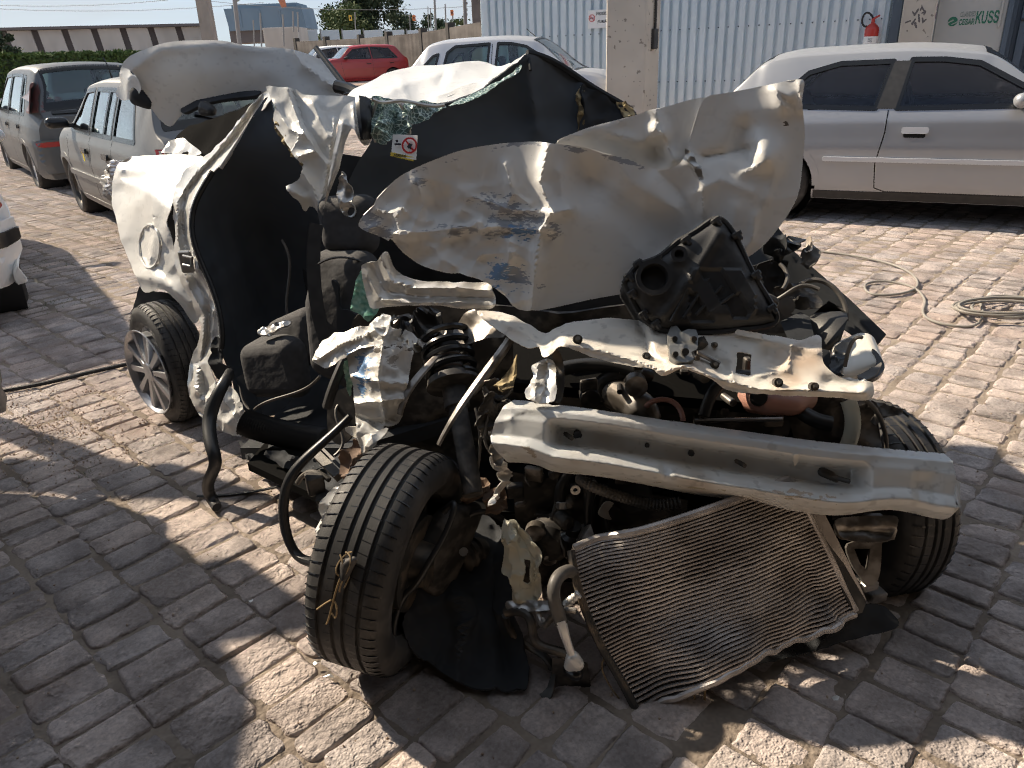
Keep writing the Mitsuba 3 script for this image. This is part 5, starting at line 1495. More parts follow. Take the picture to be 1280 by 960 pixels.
wadd('spring', tube([at(870, 441, Y=fu(870, 441) - .02), at(884, 447, Y=fu(884, 447) - .02), at(900, 455, Y=fu(900, 455) - .015)], 0.006), 'm_engine_alloy', 40, lk)
wadd('catch', hullof([at(866, 424, Y=fu(866, 424)), at(880, 420, Y=fu(880, 420)), at(886, 430, Y=fu(886, 430)), at(880, 436, Y=fu(880, 436)), at(866, 440, Y=fu(866, 440)), at(876, 428, Y=fu(876, 428) - .03)]), 'm_steel_dark', 20, lk)
for (px, py, r, Y) in ((808, 447, .010, 1.70), (972, 480, .011, 1.63), (1017, 485, .010, 1.62), (893, 458, .010, 1.65), (722, 426, .012, 1.77), (893, 433, .007, 1.70)):
    p = at(px, py, Y=fu(px, py)); wadd('bolt', merge([cyl(p + [0, .01, 0], p + [0, -.006, .006], r), cyl(p, p + [0, -.012, .012], r * .55, 6)]), 'm_steel_dark', 30, um)
wadd('stamped_plate', sheet([(918, 411), (952, 417), (954, 424), (919, 418)], [(918, 411, fu(918, 413) - .004), (952, 417, fu(952, 420) - .004), (919, 418, fu(919, 419) - .006)], h=3, curve=False, crum=[(.003, .01, 4)]), 'm_structure_white', 20, um)
wadd('support_post', sheet([(657, 497), (664, 470), (668, 453), (690, 450), (695, 477), (690, 503)], [(657, 497, 1.68), (668, 453, 1.77), (690, 450, 1.77), (690, 503, 1.66)], h=3.5, creases=[([(672, 455), (668, 500)], .014, 5, 1.2), ([(684, 455), (680, 500)], -.014, 5, 1.2)], crum=[(.012, .03, 8)], jag=1.5), 'm_channel_metal', 25, label='torn white upright between beam and crossmember')
wadd('torn_strip', sheet([(690, 442), (700, 440), (706, 470), (702, 500), (694, 500), (697, 472)], [(690, 442, 1.78), (700, 440, 1.78), (694, 500, 1.7)], h=3.5, crum=[(.012, .03, 3)]), 'm_steel_dark', 25)

# ---- bumper beam
bt = PchipInterpolator([600, 633, 693, 880, 1080, 1186], [505, 500, 505, 532, 558, 567])
bb = PchipInterpolator([600, 633, 663, 693, 740, 800, 867, 933, 980, 1047, 1113, 1177, 1190], [575, 577, 579, 590, 595, 605, 618, 628, 637, 645, 638, 650, 652])


def beam_relief(V, W):
    v = (V[:, 1] - bt(V[:, 0])) / (bb(V[:, 0]) - bt(V[:, 0]))
    x = V[:, 0]
    rc = mikit_ss(682, 700, x) * (1 - mikit_ss(1066, 1086, x))
    full = np.interp(v, [0, .05, .10, .22, .30, .40, .60, .68, .78, .90, 1.0], [-.02, .0, .022, .028, .034, .036, .036, .044, .052, .036, -.01])
    dent = np.interp(v, [0, .05, .10, .22, .27, .33, .58, .66, .78, .90, 1.0], [-.02, .0, .026, .032, .016, -.024, -.022, .034, .056, .038, -.01])
    r = full * (1 - rc) + dent * rc
    emb = np.exp(-(((x - 1150) / 16) ** 4 + ((V[:, 1] - 612) / 22) ** 4))
    r = r - 0.012 * emb - 0.018 * np.exp(-(((x - 826) / 5) ** 2 + ((v - .72) / .12) ** 2)) - .010 * np.exp(-(((x - 1035) / 18) ** 2 + ((v - .62) / .1) ** 2))
    return r + 0.006 * crumple(W, 0.05, 21) * np.clip((700 - x) / 60, 0.05, 1)


def mikit_ss(a, b, x):
    t = np.clip((x - a) / (b - a), 0, 1)
    return t * t * (3 - 2 * t)


xb_ = np.linspace(640, 1185, 40)
beam_o = list(zip(xb_, bt(xb_))) + [(1186, 600), (1180, 650)] + list(zip(np.linspace(1170, 633, 40), bb(np.linspace(1170, 633, 40)))) + [(626, 566), (620, 547), (626, 522), (633, 506)]
bm = wadd('bumper_beam', sheet(beam_o, [(640, 502, 1.71), (880, 532, 1.65), (1185, 568, 1.58), (1182, 650, 1.51), (900, 622, 1.575), (633, 577, 1.64), (620, 547, 1.69)], h=2.5, curve=False, relief=beam_relief, seed=9, thick=0.003), 'm_beam_paint', 60, label='pale bumper beam across the bared front')
fb = front(bm)
for px, py, r in ((722, 544, .011), (809, 557, .006), (864, 567, .008)):
    p = at(px, py, Y=fb(px, py)); wadd('hole', cyl(p + [0, .01, 0], p + [0, -.0015, .0005], r, 16), 'm_glossy_black', 30, bm)
for (a, b, Y) in (((705, 541), (715, 548), 1.605), ((918, 575), (931, 582), 1.565), ((1028, 592), (1062, 602), 1.535)):
    wadd('stud', cyl(at(*a, Y=fb(*a) + .01), at(*b, Y=fb(*b) - .025), .006, 8), 'm_steel_dark', 30, bm)
wadd('clip', blob([(at(1028, 590, Y=fb(1028, 590)), .012), (at(1038, 594, Y=fb(1038, 594)), .011), (at(1045, 600, Y=fb(1045, 600)), .006)], .006, 2), 'm_steel_dark', 30, bm)
wadd('torn_paint', sheet([(992, 570), (998, 569), (997, 577), (993, 583)], [(992, 570, fb(992, 570) - .008), (998, 569, fb(998, 569) - .008), (993, 583, fb(993, 583) - .01)], h=2), 'm_structure_white', 20, bm)
wadd('back_plate', sheet([(640, 506), (880, 536), (1180, 572), (1178, 640), (900, 615), (640, 570)], [(640, 506, 1.74), (880, 536, 1.68), (1180, 572, 1.60), (1178, 640, 1.57), (640, 570, 1.71)], h=14, curve=False), 'm_engine_dark', 40, bm)

# ---- wheels
def wheel_at(c, axis, up, R, w, kind, rimmat, parent=None, name='wheel', label=None, rim=True):
    a = np.asarray(axis, float); a /= np.linalg.norm(a)
    u = np.asarray(up, float); u = u - a * (u @ a); u /= np.linalg.norm(u)
    x = np.cross(a, u)
    M = np.eye(4); M[:3, 0], M[:3, 1], M[:3, 2], M[:3, 3] = x, a, u, c
    k = key_for(name, WR)
    ty = tyre_mesh(R, w, R * 0.64, True, 110)
    # shallow cross cuts of the tread blocks
    ty.apply_transform(M)
    scene[k + '__tyre'] = mikit.ply(ty, 'm_rubber', 35)
    sip = []
    for i in range(64):
        ang = i * 2 * np.pi / 64
        for side, lo, hi in ((-1, .53, .93), (1, .53, .93), (1, .17, .47), (-1, .17, .36)):
            a0 = ang + (0.0 if side > 0 else 0.05)
            pts = []
            for yy in np.linspace(lo, hi, 4):
                th = a0 + 0.05 * (yy - lo)
                rr = R - 0.0015 - max(0, (yy - .74)) * 0.055
                for dth in (-0.0045, 0.0045):
                    pts.append([rr * math.sin(th + dth), side * yy * w / 2, rr * math.cos(th + dth)])
                    pts.append([(rr + .0006) * math.sin(th + dth), side * yy * w / 2, (rr + .0006) * math.cos(th + dth)])
            sip.append(hullof(np.array(pts)))
    s = merge(sip); s.apply_transform(M)
    kk = k + '__sipes'
    scene[kk] = mikit.ply(s, 'm_glossy_black', False)
    labels[kk] = {'kind': 'stuff'}
    if rim:
        r = rim_mesh(kind, R * 0.655, w); r.apply_transform(M)
        scene[k + '__rim'] = mikit.ply(r, rimmat, 30)
    return k, M


fw, MF = wheel_at(at(490, 695, Y=1.60), (0.945, -0.31, -0.13), (0.16, 0.05, 1), 0.285, 0.20, 'steel', 'm_steel_dark')
Mi = MF
# brake disc and dust shield on the inner side
bd = lathe([(0.125, -.012), (0.125, .012), (0.06, .012), (0.055, .05), (0.0001, .05)], 40); bd.apply_transform(trimesh.transformations.rotation_matrix(-np.pi / 2, [1, 0, 0])); bd.apply_translation([0, .06, 0]); bd.apply_transform(MF)
wadd('brake_disc', bd, 'm_steel_dark', 30)
flw, MG = wheel_at(at(1072, 622, Y=1.94), (-0.955, -0.28, 0.10), (0.05, 0.0, 1), 0.30, 0.185, 'steel', 'm_steel_dark')
rw, MR = wheel_at(at(214, 451, Y=3.14), (-0.74, -0.67, 0.0), (-0.10, 0.05, 1), 0.272, 0.165, 'multi', 'm_rim')
cap = rim_mesh('multi', 0.185, 0.12); cap.apply_translation([0, .07, 0]); Mt = MR.copy(); Mt[:3, 3] += np.array([0.012, -0.02, -0.01]); cap.apply_transform(Mt @ trimesh.transformations.rotation_matrix(.12, [0, 0, 1]))
wadd('wheel_trim', cap, 'm_rim', 30, label='broken silver wheel trim hanging off the rear wheel')
# dry straw caught on the front tyre
rng = np.random.default_rng(2)
tw = []
TV = meshkit.WRITTEN[scene[fw + '__tyre']['filename']][0]
tq, tz = pix(TV)


def on_tyre(x, y):
    near = np.hypot(tq[:, 0] - x, tq[:, 1] - y) < 9
    return float(TV[near][np.argmin(tz[near]), 1]) - 0.006


for (pts) in ([(425, 693), (428, 712), (421, 735), (413, 765), (408, 780)], [(432, 690), (438, 700), (431, 720), (424, 740)], [(440, 690), (428, 697), (420, 712), (424, 720)], [(396, 762), (404, 756), (414, 750)], [(428, 705), (436, 712), (430, 735)], [(418, 752), (421, 762), (419, 772), (415, 766)]):
    tw.append(tube([at(x, y, Y=on_tyre(x, y) + rng.uniform(-.008, .003)) for x, y in pts], .0022, n=18, k=5))
wadd('straw', tw, 'm_straw', 30)
wadd('mud_clod', blob([(at(433, 706, Y=on_tyre(433, 706)), .014), (at(430, 722, Y=on_tyre(430, 722)), .010), (at(442, 700, Y=on_tyre(442, 700)), .008)], .006, 2), 'm_engine_dark', 30)

# ---- radiator: ribbed core leaning out of the front
rl = CubicSpline([0, .12, .3, .55, .78, 1], [(716, 686), (719, 706), (728, 742), (750, 797), (776, 842), (803, 893)])
rrp = np.array([(985, 600), (1069, 766)])


def rad_pt(u, v, off=0.0):
    """u along a tube from left to right, v across the tubes from top to bottom"""
    L = rl(v); R_ = rrp[0] + (rrp[1] - rrp[0]) * v
    L3 = at(L[0], L[1], Y=1.535 - 0.205 * v); R3 = at(R_[0], R_[1], Y=1.60 - 0.10 * v)
    p = L3 + (R3 - L3) * u
    # buckled: a top-left wave, a pushed-in lower middle
    b = 0.045 * math.sin(2.6 * u + 0.4) * (1 - v) - 0.035 * math.exp(-((u - .12) / .1) ** 2) * (1 - v) ** 2
    b += 0.026 * math.sin(9 * u + 5 * v) * v ** 2 * (u < .9) + 0.042 * math.exp(-(((u - .55) / .20) ** 2 + ((v - 1.0) / .25) ** 2))
    b += 0.012 * math.sin(14 * u - 3 * v) * math.exp(-((v - .85) / .2) ** 2)
    drop = 0.045 * math.exp(-((u - .42) / .25) ** 2) * v ** 3
    n = RN
    return p + n * (b + off) + np.array([0, 0, drop])


_e1 = at(1069, 766, Y=1.5) - at(803, 893, Y=1.33); _e2 = at(985, 600, Y=1.6) - at(1069, 766, Y=1.5)
RN = np.cross(_e1, _e2); RN /= np.linalg.norm(RN)
if RN @ _f > 0:
    RN = -RN
RAD = key_for('radiator', WR)
us = np.linspace(0, 1, 30)
g = np.array([[rad_pt(u, v, -0.006) for v in np.linspace(-.01, 1.01, 26)] for u in us])
idx = np.arange(30 * 26).reshape(30, 26)
F = np.c_[idx[:-1, :-1].ravel(), idx[1:, :-1].ravel(), idx[1:, 1:].ravel(), idx[:-1, 1:].ravel()]
F = np.vstack([F[:, [0, 1, 2]], F[:, [0, 2, 3]]])
nn = vnormals(g.reshape(-1, 3), F)
if (nn @ RN).mean() < 0:
    F = F[:, ::-1]; nn = -nn
scene[RAD] = mikit.ply(solid(g.reshape(-1, 3), F, 0.022, nn), 'm_core', 40)
labels[RAD] = {'label': 'buckled ribbed radiator core hanging out of the front'}
NF = 40
rngf = np.random.default_rng(12)
for k in range(NF):
    v = (k + .5) / NF
    w = 0.0026
    P = []
    uu = np.linspace(0.0, 1, 40)
    ctr = np.array([rad_pt(u, v + 0.006 * math.sin(30 * u + k * .35) * v ** 2 + rngf.normal(0, .0012), 0.0015) for u in uu])
    up = np.array([rad_pt(u, v - 0.01) for u in uu]) - np.array([rad_pt(u, v + 0.01) for u in uu]); up /= np.linalg.norm(up, axis=1, keepdims=True)
    V = np.vstack([ctr + up * w - RN * .004, ctr + up * w * .8 + RN * .004, ctr - up * w * .8 + RN * .004, ctr - up * w - RN * .004])
    m = len(uu); i = np.arange(m - 1)
    F = np.vstack([np.vstack([np.c_[i + a * m, i + 1 + a * m, i + 1 + b * m], np.c_[i + a * m, i + 1 + b * m, i + b * m]]) for a, b in ((0, 1), (1, 2), (2, 3))])
    add('fin', trimesh.Trimesh(V, F, process=False), 'm_fin', RAD, False)
vv = np.linspace(0, 1, 26)
add('side_tank', tube([rad_pt(-0.012, v) for v in vv], 0.011, n=60, k=8), 'm_steel_dark', RAD, 30)
add('side_tank', [tube([rad_pt(1.012, v) for v in vv], 0.008, n=30, k=8), strip([rad_pt(1.05, v, -.02) for v in (0, .5, 1)], .05, .01, RN)], 'm_fin', RAD, 30)
add('top_edge', tube([rad_pt(u, -0.015) for u in us], 0.010, n=60, k=8), 'm_fin', RAD, 30)
add('bottom_edge', tube([rad_pt(u, 1.015) + [0, 0, rngf.normal(0, .003)] for u in us], 0.009, n=70, k=8), 'm_fin', RAD, 30)
wadd('side_plate', sheet([(1004, 640), (1018, 640), (1052, 700), (1083, 752), (1078, 766), (1068, 768), (1040, 712)], [(1004, 640, 1.58), (1018, 640, 1.60), (1083, 752, 1.53), (1068, 768, 1.50)], h=5, curve=False, thick=.004), 'm_engine_dark', 30)
wadd('loose_thread', [tube([at(873, 862, Y=1.36), at(868, 872, Y=1.36), at(874, 880, Y=1.36), at(880, 884, Y=1.35)], .002, k=5), tube([at(882, 850, Y=1.36), at(881, 870, Y=1.36), at(880, 884, Y=1.36)], .003, k=5), tube([at(758, 822, Y=1.40), at(764, 860, Y=1.38), at(790, 890, Y=1.36), at(787, 884, Y=1.36)], .002, k=5)], 'm_straw', 30)
# ---- rear quarter, door opening, tail
q_o = [(145, 206), (160, 199), (185, 194), (215, 192), (246, 193), (256, 200), (238, 211), (222, 230), (212, 255), (207, 278), (211, 295), (217, 321), (232, 352), (246, 393), (240, 405), (228, 388), (215, 372), (202, 361), (181, 366), (172, 352), (163, 330), (155, 310), (145, 280), (138, 256), (140, 228)]
qp = wadd('quarter_panel', sheet(q_o, [(145, 206, 3.75), (185, 194, 3.70), (246, 193, 3.45), (256, 200, 3.30), (222, 230, 3.22), (207, 278, 3.12), (217, 321, 3.05), (246, 393, 2.98), (202, 361, 3.10), (181, 366, 3.22), (155, 310, 3.42), (138, 256, 3.62), (185, 240, 3.38), (180, 300, 3.28), (160, 225, 3.66)], h=4, seed=31, creases=[
    ([(150, 226), (185, 238), (210, 262)], 0.045, 10, 1.2), ([(185, 196), (178, 240), (190, 330)], 0.02, 10, 1.2), ([(246, 200), (212, 250), (206, 300)], 0.03, 8, 1.0), ([(165, 345), (200, 350), (235, 380)], 0.04, 8, 1.2), ([(150, 212), (172, 216), (200, 205)], 0.03, 6, 1.0), ([(196, 330), (212, 345)], -.03, 8, 1.6)],
    crum=[(0.022, 0.22, 32), (0.004, 0.07, 33)], thick=0.003), 'm_wreck_paint', 26, label='crumpled white rear quarter panel in full sun')
fl = Point(0, 0).buffer(1, 32)
fring = [(187 + 13 * math.cos(a), 308 + 27 * math.sin(a)) for a in np.linspace(0, 6.28, 30)]
c_ = wadd('fuel_flap', tube([at(x, y, Y=front(qp)(x, y)) for x, y in fring], .005, n=60, k=6), 'm_wreck_paint', 40)
pil_o = [(329, 116), (337, 110), (341, 118), (330, 134), (309, 152), (296, 176), (284, 195), (272, 209), (260, 222), (246, 245), (241, 262), (240, 290), (249, 334), (262, 356), (271, 374), (275, 415), (272, 432), (262, 455), (268, 474), (285, 490), (295, 512), (303, 528), (304, 542), (290, 543), (271, 537), (256, 524), (245, 513), (237, 488), (240, 450), (252, 408), (246, 392), (236, 370), (226, 350), (217, 318), (217, 276), (219, 238), (233, 211), (258, 193), (288, 163), (310, 136)]
wadd('body_side_frame', sheet(pil_o, [(335, 113, 2.98), (309, 152, 3.0), (284, 195, 3.0), (258, 193, 3.12), (241, 262, 3.0), (217, 276, 3.08), (249, 334, 2.92), (226, 350, 2.98), (275, 415, 2.84), (252, 408, 2.90), (262, 455, 2.82), (240, 450, 2.90), (303, 530, 2.72), (271, 537, 2.74), (245, 513, 2.80), (237, 488, 2.86)], h=2.5, seed=34, creases=[
    ([(330, 118), (296, 168), (262, 205), (232, 240), (228, 280), (236, 330), (262, 380), (262, 420), (250, 455), (262, 500)], -0.05, 6, 1.2), ([(322, 122), (270, 190), (240, 222), (222, 250), (221, 300), (236, 360), (256, 395), (252, 440), (247, 490)], 0.03, 4, 1.2), ([(255, 222), (236, 262), (240, 320), (266, 390), (264, 440), (280, 490), (300, 535)], 0.03, 4, 1.2),
    ([(255, 500), (290, 520)], 0.02, 6, 1.0), ([(250, 515), (280, 535)], -0.02, 5, 1.0)], crum=[(0.012, 0.12, 35), (0.004, 0.05, 36)], jag=1.5, thick=0.003), 'm_channel_metal', 26, label='wavy white pillar and sill frame of the torn-out door opening')
stp = boxat(at(233, 327, Y=2.93), (.05, .02, .09), ch=.006); wadd('striker', [stp, tube([at(229, 320, Y=2.91), at(240, 322, Y=2.89), at(239, 333, Y=2.89), at(229, 331, Y=2.91)], .006, smooth=False)], 'm_raw_metal', 30)
wadd('seal_lip', tube([at(x, y, Y=Y) for x, y, Y in ((266, 214, 2.96), (254, 234, 2.95), (242, 262, 2.94), (242, 300, 2.90), (262, 352, 2.85), (276, 400, 2.79), (277, 435, 2.77))], .011, n=60), 'm_rubber_hose')
wadd('torn_liner', sheet([(262, 430), (272, 424), (280, 450), (292, 470), (284, 490), (268, 470)], [(262, 430, 2.80), (272, 424, 2.78), (292, 470, 2.74), (268, 470, 2.78)], h=4, crum=[(.03, .05, 3)], jag=3), 'm_black_trim', 20)
wadd('sill_edge', sheet([(270, 478), (290, 486), (302, 505), (310, 532), (306, 545), (292, 545), (276, 538), (262, 520), (258, 495)], [(270, 478, 2.76), (302, 505, 2.66), (306, 545, 2.62), (276, 538, 2.68), (258, 495, 2.76)], h=3.5, creases=[([(272, 490), (300, 535)], .02, 4, 1.0), ([(285, 490), (305, 530)], -.015, 4, 1.0)], crum=[(.02, .05, 9)], jag=2), 'm_wreck_paint', 24)
# broken tail lamp shards
for k, (o, Y, m_) in enumerate([([(136, 206), (143, 203), (138, 214), (133, 226), (130, 240), (126, 236), (127, 220)], 3.85, 'm_reflector'), ([(127, 236), (134, 238), (145, 250), (146, 258), (138, 256), (130, 248)], 3.78, 'm_raw_metal'), ([(140, 200), (150, 205), (146, 216), (140, 226), (136, 222)], 3.82, 'm_clear_lens'), ([(130, 222), (138, 230), (143, 246), (134, 240)], 3.80, 'm_clear_lens'), ([(150, 200), (165, 196), (160, 204), (149, 210)], 3.78, 'm_raw_metal')]):
    wadd('lamp_shard', sheet(o, [(o[0][0], o[0][1], Y), (o[2][0], o[2][1], Y - .05), (o[-2][0], o[-2][1], Y), (o[-1][0], o[-1][1], Y + .03)], h=2.5, crum=[(.03, .04, 40 + k)], jag=1.5, curve=False), m_, 20)
wadd('arch_liner', sheet([(178, 355), (192, 364), (208, 366), (222, 376), (232, 392), (205, 396), (192, 410), (182, 428), (176, 410), (167, 393), (170, 370)], [(178, 355, 3.34), (222, 376, 3.24), (205, 396, 3.28), (182, 428, 3.36), (167, 393, 3.42)], h=5, crum=[(.01, .08, 3)], thick=.006), 'm_black_trim', 30, label='black mudguard liner behind the rear wheel')

# ---- trunk lid, raised and bent
lid_o = [(153, 82), (160, 72), (175, 64), (201, 55), (222, 51.5), (244, 50.5), (270, 50.5), (290, 53), (306, 57), (330, 58.5), (350, 60), (368, 62.5), (392, 70), (410, 80), (424, 93), (434, 106), (440, 120), (410, 121), (378, 119), (345, 118), (320, 118.5), (279, 124), (251, 131), (232, 139), (220, 150), (213, 158), (205, 154), (196, 145), (184, 126), (172, 98), (163, 88)]
lid_c = [(153, 82, 4.02), (201, 55, 4.00), (270, 50, 3.95), (330, 58, 3.93), (368, 62, 3.95), (410, 80, 3.95), (440, 120, 3.85), (378, 119, 3.84), (320, 118, 3.90), (251, 131, 3.98), (213, 158, 4.04), (184, 126, 4.04), (260, 90, 3.92), (330, 90, 3.87), (205, 105, 3.99)]
lid = wadd('trunk_lid', sheet(lid_o, lid_c, h=4.5, seed=41, creases=[([(366, 62), (380, 82), (420, 108), (440, 118)], 0.05, 8, 1.2), ([(400, 80), (418, 95)], -0.02, 8, 1.6), ([(165, 88), (200, 62), (270, 56), (340, 64)], 0.02, 8, 1.2), ([(405, 102), (412, 108)], .02, 5, 1.6)], crum=[(0.004, 0.4, 42)], thick=0.02), 'm_lid_paint', 30, label='grey-shaded trunk lid raised over the rear')
wadd('inner_panel', sheet([(153, 82), (163, 88), (171, 100), (176, 112), (172, 122), (160, 125), (150, 124), (144, 118), (146, 110), (151, 104), (152, 92)], [(153, 82, 4.08), (171, 100, 4.0), (172, 122, 4.03), (144, 118, 4.14), (152, 92, 4.12)], h=3, crum=[(.015, .08, 44)], jag=1.5), 'm_wreck_paint', 24, lid)
wadd('lock_pocket', blob([(at(176, 118, Y=4.06), .05), (at(184, 126, Y=4.06), .04), (at(170, 124, Y=4.08), .03)], .02, 2), 'm_black_trim', 40, lid)
wadd('lid_frame', sheet([(231, 141), (252, 131), (280, 124), (320, 119), (322, 112), (280, 116), (245, 124), (226, 136)], [(231, 141, 3.98), (252, 131, 3.95), (320, 119, 3.86), (322, 112, 3.90), (245, 124, 3.98)], h=4, thick=.02), 'm_black_trim', 30, lid)
wadd('latch_knob', blob([(at(256, 134, Y=3.88), .03), (at(264, 138, Y=3.86), .026), (at(254, 139, Y=3.88), .022)], .012, 2), 'm_black_plastic', 30, lid)
wadd('gas_strut', [tube([at(395, 60, Y=3.80), at(432, 108, Y=3.62)], .013, smooth=False), tube([at(420, 108, Y=3.58), at(436, 112, Y=3.55), at(452, 120, Y=3.50)], .028, k=10)], 'm_glossy_black')
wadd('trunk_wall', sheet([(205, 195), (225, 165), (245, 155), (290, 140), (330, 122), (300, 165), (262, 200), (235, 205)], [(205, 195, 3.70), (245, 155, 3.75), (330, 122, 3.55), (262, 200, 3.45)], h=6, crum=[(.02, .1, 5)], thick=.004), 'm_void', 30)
wadd('torn_panel', sheet([(203, 192), (214, 176), (226, 170), (236, 178), (252, 192), (230, 194)], [(203, 192, 3.66), (226, 170, 3.70), (252, 192, 3.48), (230, 194, 3.58)], h=3.5, crum=[(.03, .08, 6)]), 'm_channel_metal', 24)
wadd('trunk_floor', hullof([at(x, y, Y=Y) + np.array([0, 0, dz]) for x, y, Y in ((160, 215, 3.70), (250, 205, 3.40), (330, 140, 3.9), (240, 150, 4.3)) for dz in (-.10, -.55)]), 'm_black_trim', False)

# ---- roof: peeled flap, crumpled skin, dark lining
flap_o = [(333, 107), (345, 108), (359, 108.5), (372, 113), (384, 119), (405, 120), (430, 121), (448, 124), (440, 130), (428, 140), (423, 152), (418, 190), (410, 235), (404, 262), (400, 270), (393, 260), (386, 258), (380, 266), (374, 250), (366, 246), (358, 236), (366, 228), (376, 220), (377, 206), (362, 186), (350, 168), (341, 148), (343, 132), (336, 118)]
wadd('roof_flap', sheet(flap_o, [(335, 108, 2.80), (359, 108, 2.77), (384, 119, 2.76), (430, 121, 2.78), (447, 124, 2.78), (423, 152, 2.70), (410, 235, 2.62), (400, 270, 2.60), (374, 250, 2.58), (358, 236, 2.58), (377, 206, 2.62), (350, 168, 2.69), (341, 145, 2.75), (385, 160, 2.67), (395, 210, 2.62)], h=2.3, seed=51, creases=[
    ([(359, 110), (376, 160), (408, 205)], 0.035, 6, 1.0), ([(366, 112), (382, 158), (410, 200)], -0.03, 5, 1.0), ([(392, 130), (400, 150), (410, 170)], 0.03, 8, 1.2), ([(343, 132), (360, 160), (377, 168)], 0.03, 6, 1.0), ([(374, 195), (390, 190)], .03, 5, 1.0), ([(377, 215), (392, 235), (400, 262)], 0.04, 6, 1.0), ([(362, 238), (380, 246)], 0.02, 5, 1.0), ([(418, 150), (408, 220), (398, 262)], 0.025, 5, 1.0)],
    crum=[(0.014, 0.13, 52), (0.004, 0.05, 53)], jag=1.5), 'm_wreck_paint', 24, label='torn white roof flap hanging over the door opening')
wadd('foam_strip', sheet([(340, 148), (346, 152), (360, 172), (374, 194), (377, 206), (366, 194), (350, 172)], [(340, 148, 2.74), (360, 172, 2.68), (377, 206, 2.61), (350, 172, 2.70)], h=3, crum=[(.03, .03, 6)], thick=.012), 'm_foam', 20)
wadd('pillar_stub', sheet([(427, 139), (436, 128), (450, 122), (462, 126), (465, 150), (464, 176), (456, 181), (448, 172), (440, 160), (432, 178), (424, 210), (412, 240), (404, 262), (412, 220), (420, 170)], [(427, 139, 2.60), (450, 122, 2.64), (465, 150, 2.60), (456, 181, 2.56), (440, 160, 2.56), (424, 210, 2.52), (404, 262, 2.50)], h=2, creases=[([(452, 124), (456, 178)], -.03, 6, 1.4), ([(442, 132), (446, 168)], .02, 5, 1.2), ([(430, 150), (412, 235)], .012, 5, 1.2)], crum=[(.007, .06, 55)], jag=.5), 'm_channel_metal', 24)
wadd('pillar_trim', tube([at(455, 126, Y=2.60), at(456, 150, Y=2.55), at(458, 174, Y=2.54)], [.03, .025, .02], k=8, flat=.6), 'm_glossy_black')
wadd('hinge_piece', sheet([(425, 215), (434, 222), (438, 250), (442, 264), (436, 272), (428, 266), (420, 240)], [(425, 215, 2.50), (434, 222, 2.48), (442, 264, 2.46), (420, 240, 2.5)], h=3, crum=[(.03, .04, 56)], jag=1.5), 'm_raw_metal', 20)
wadd('windshield_shreds', sheet([(464, 126), (480, 122), (496, 128), (507, 129), (520, 126), (541, 128), (560, 131), (548, 140), (533, 152), (521, 152), (512, 160), (505, 174), (494, 172), (482, 180), (468, 176), (463, 160)], [(464, 126, 2.60), (507, 129, 2.60), (560, 131, 2.62), (521, 152, 2.56), (494, 172, 2.52), (468, 176, 2.54), (463, 150, 2.56)], h=2.8, creases=[([(480, 124), (476, 150), (484, 176)], .03, 4, 1.0), ([(505, 130), (512, 158)], .035, 4, 1.0), ([(494, 128), (494, 165)], -.03, 5, 1.0), ([(530, 128), (528, 150)], .02, 4, 1.0)], crum=[(.03, .05, 57)], jag=2.0), 'm_crackle_glass', 20, label='hanging shreds of crazed windshield')
wadd('glass_rim', [tube([at(x, y, Y=2.575) for x, y in p], .006, n=30, k=6) for p in ([(466, 124), (484, 128), (500, 126), (524, 130), (556, 131)], [(500, 130), (508, 146), (512, 168)], [(472, 126), (466, 150), (470, 178)])], 'm_raw_metal')
wk_ = wadd('warning_label', sheet([(491, 168), (522, 169), (520, 200), (489, 194)], [(491, 168, 2.52), (522, 169, 2.50), (520, 200, 2.46), (489, 194, 2.48)], h=4, curve=False, thick=.002), 'm_label_white', False)
LM = frame(at(506, 183, Y=2.485), at(522, 184.5, Y=2.482) - at(490, 181, Y=2.498), [0, -.95, .3])
u0 = 2.0 / 760
put_l = lambda n, g, m_, z=0.004: wadd(n, [extr(q, .001, LM @ trimesh.transformations.translation_matrix([0, 0, z])) for q in getattr(g, 'geoms', [g])], m_, False, wk_)
put_l('print', shapely.affinity.translate(Point(0, 0).buffer(7.6 * u0 * 1.25).difference(Point(0, 0).buffer(6.0 * u0 * 1.25)).union(LineString([(-6 * u0, 6 * u0), (6 * u0, -6 * u0)]).buffer(u0)), 6 * u0, 1.5 * u0), 'm_sign_red', .003)
put_l('print', Polygon([(3 * u0, 0), (6 * u0, 4 * u0), (10 * u0, 3 * u0), (8 * u0, 0), (9 * u0, -3 * u0), (5 * u0, -2 * u0)]), 'm_sign_black', .0035)
put_l('print', unary_union([Polygon([(-13 * u0, 2 * u0), (-5 * u0, 3 * u0), (-4 * u0, 1 * u0), (-12 * u0, 0)]), Point(-10 * u0, 5 * u0).buffer(1.6 * u0)]), 'm_sign_black', .003)
put_l('print', Polygon([(-16 * u0, -13.2 * u0), (13 * u0, -16.5 * u0), (13 * u0, -11.5 * u0), (-16 * u0, -8.6 * u0)]), 'm_label_yellow', .003)
am = meshkit.text_mesh('AIRBAG', 3.0 * u0, .001, True); am.apply_translation([-12 * u0, -13.2 * u0, .0045]); am.apply_transform(LM); wadd('print', am, 'm_sign_black', False, wk_)

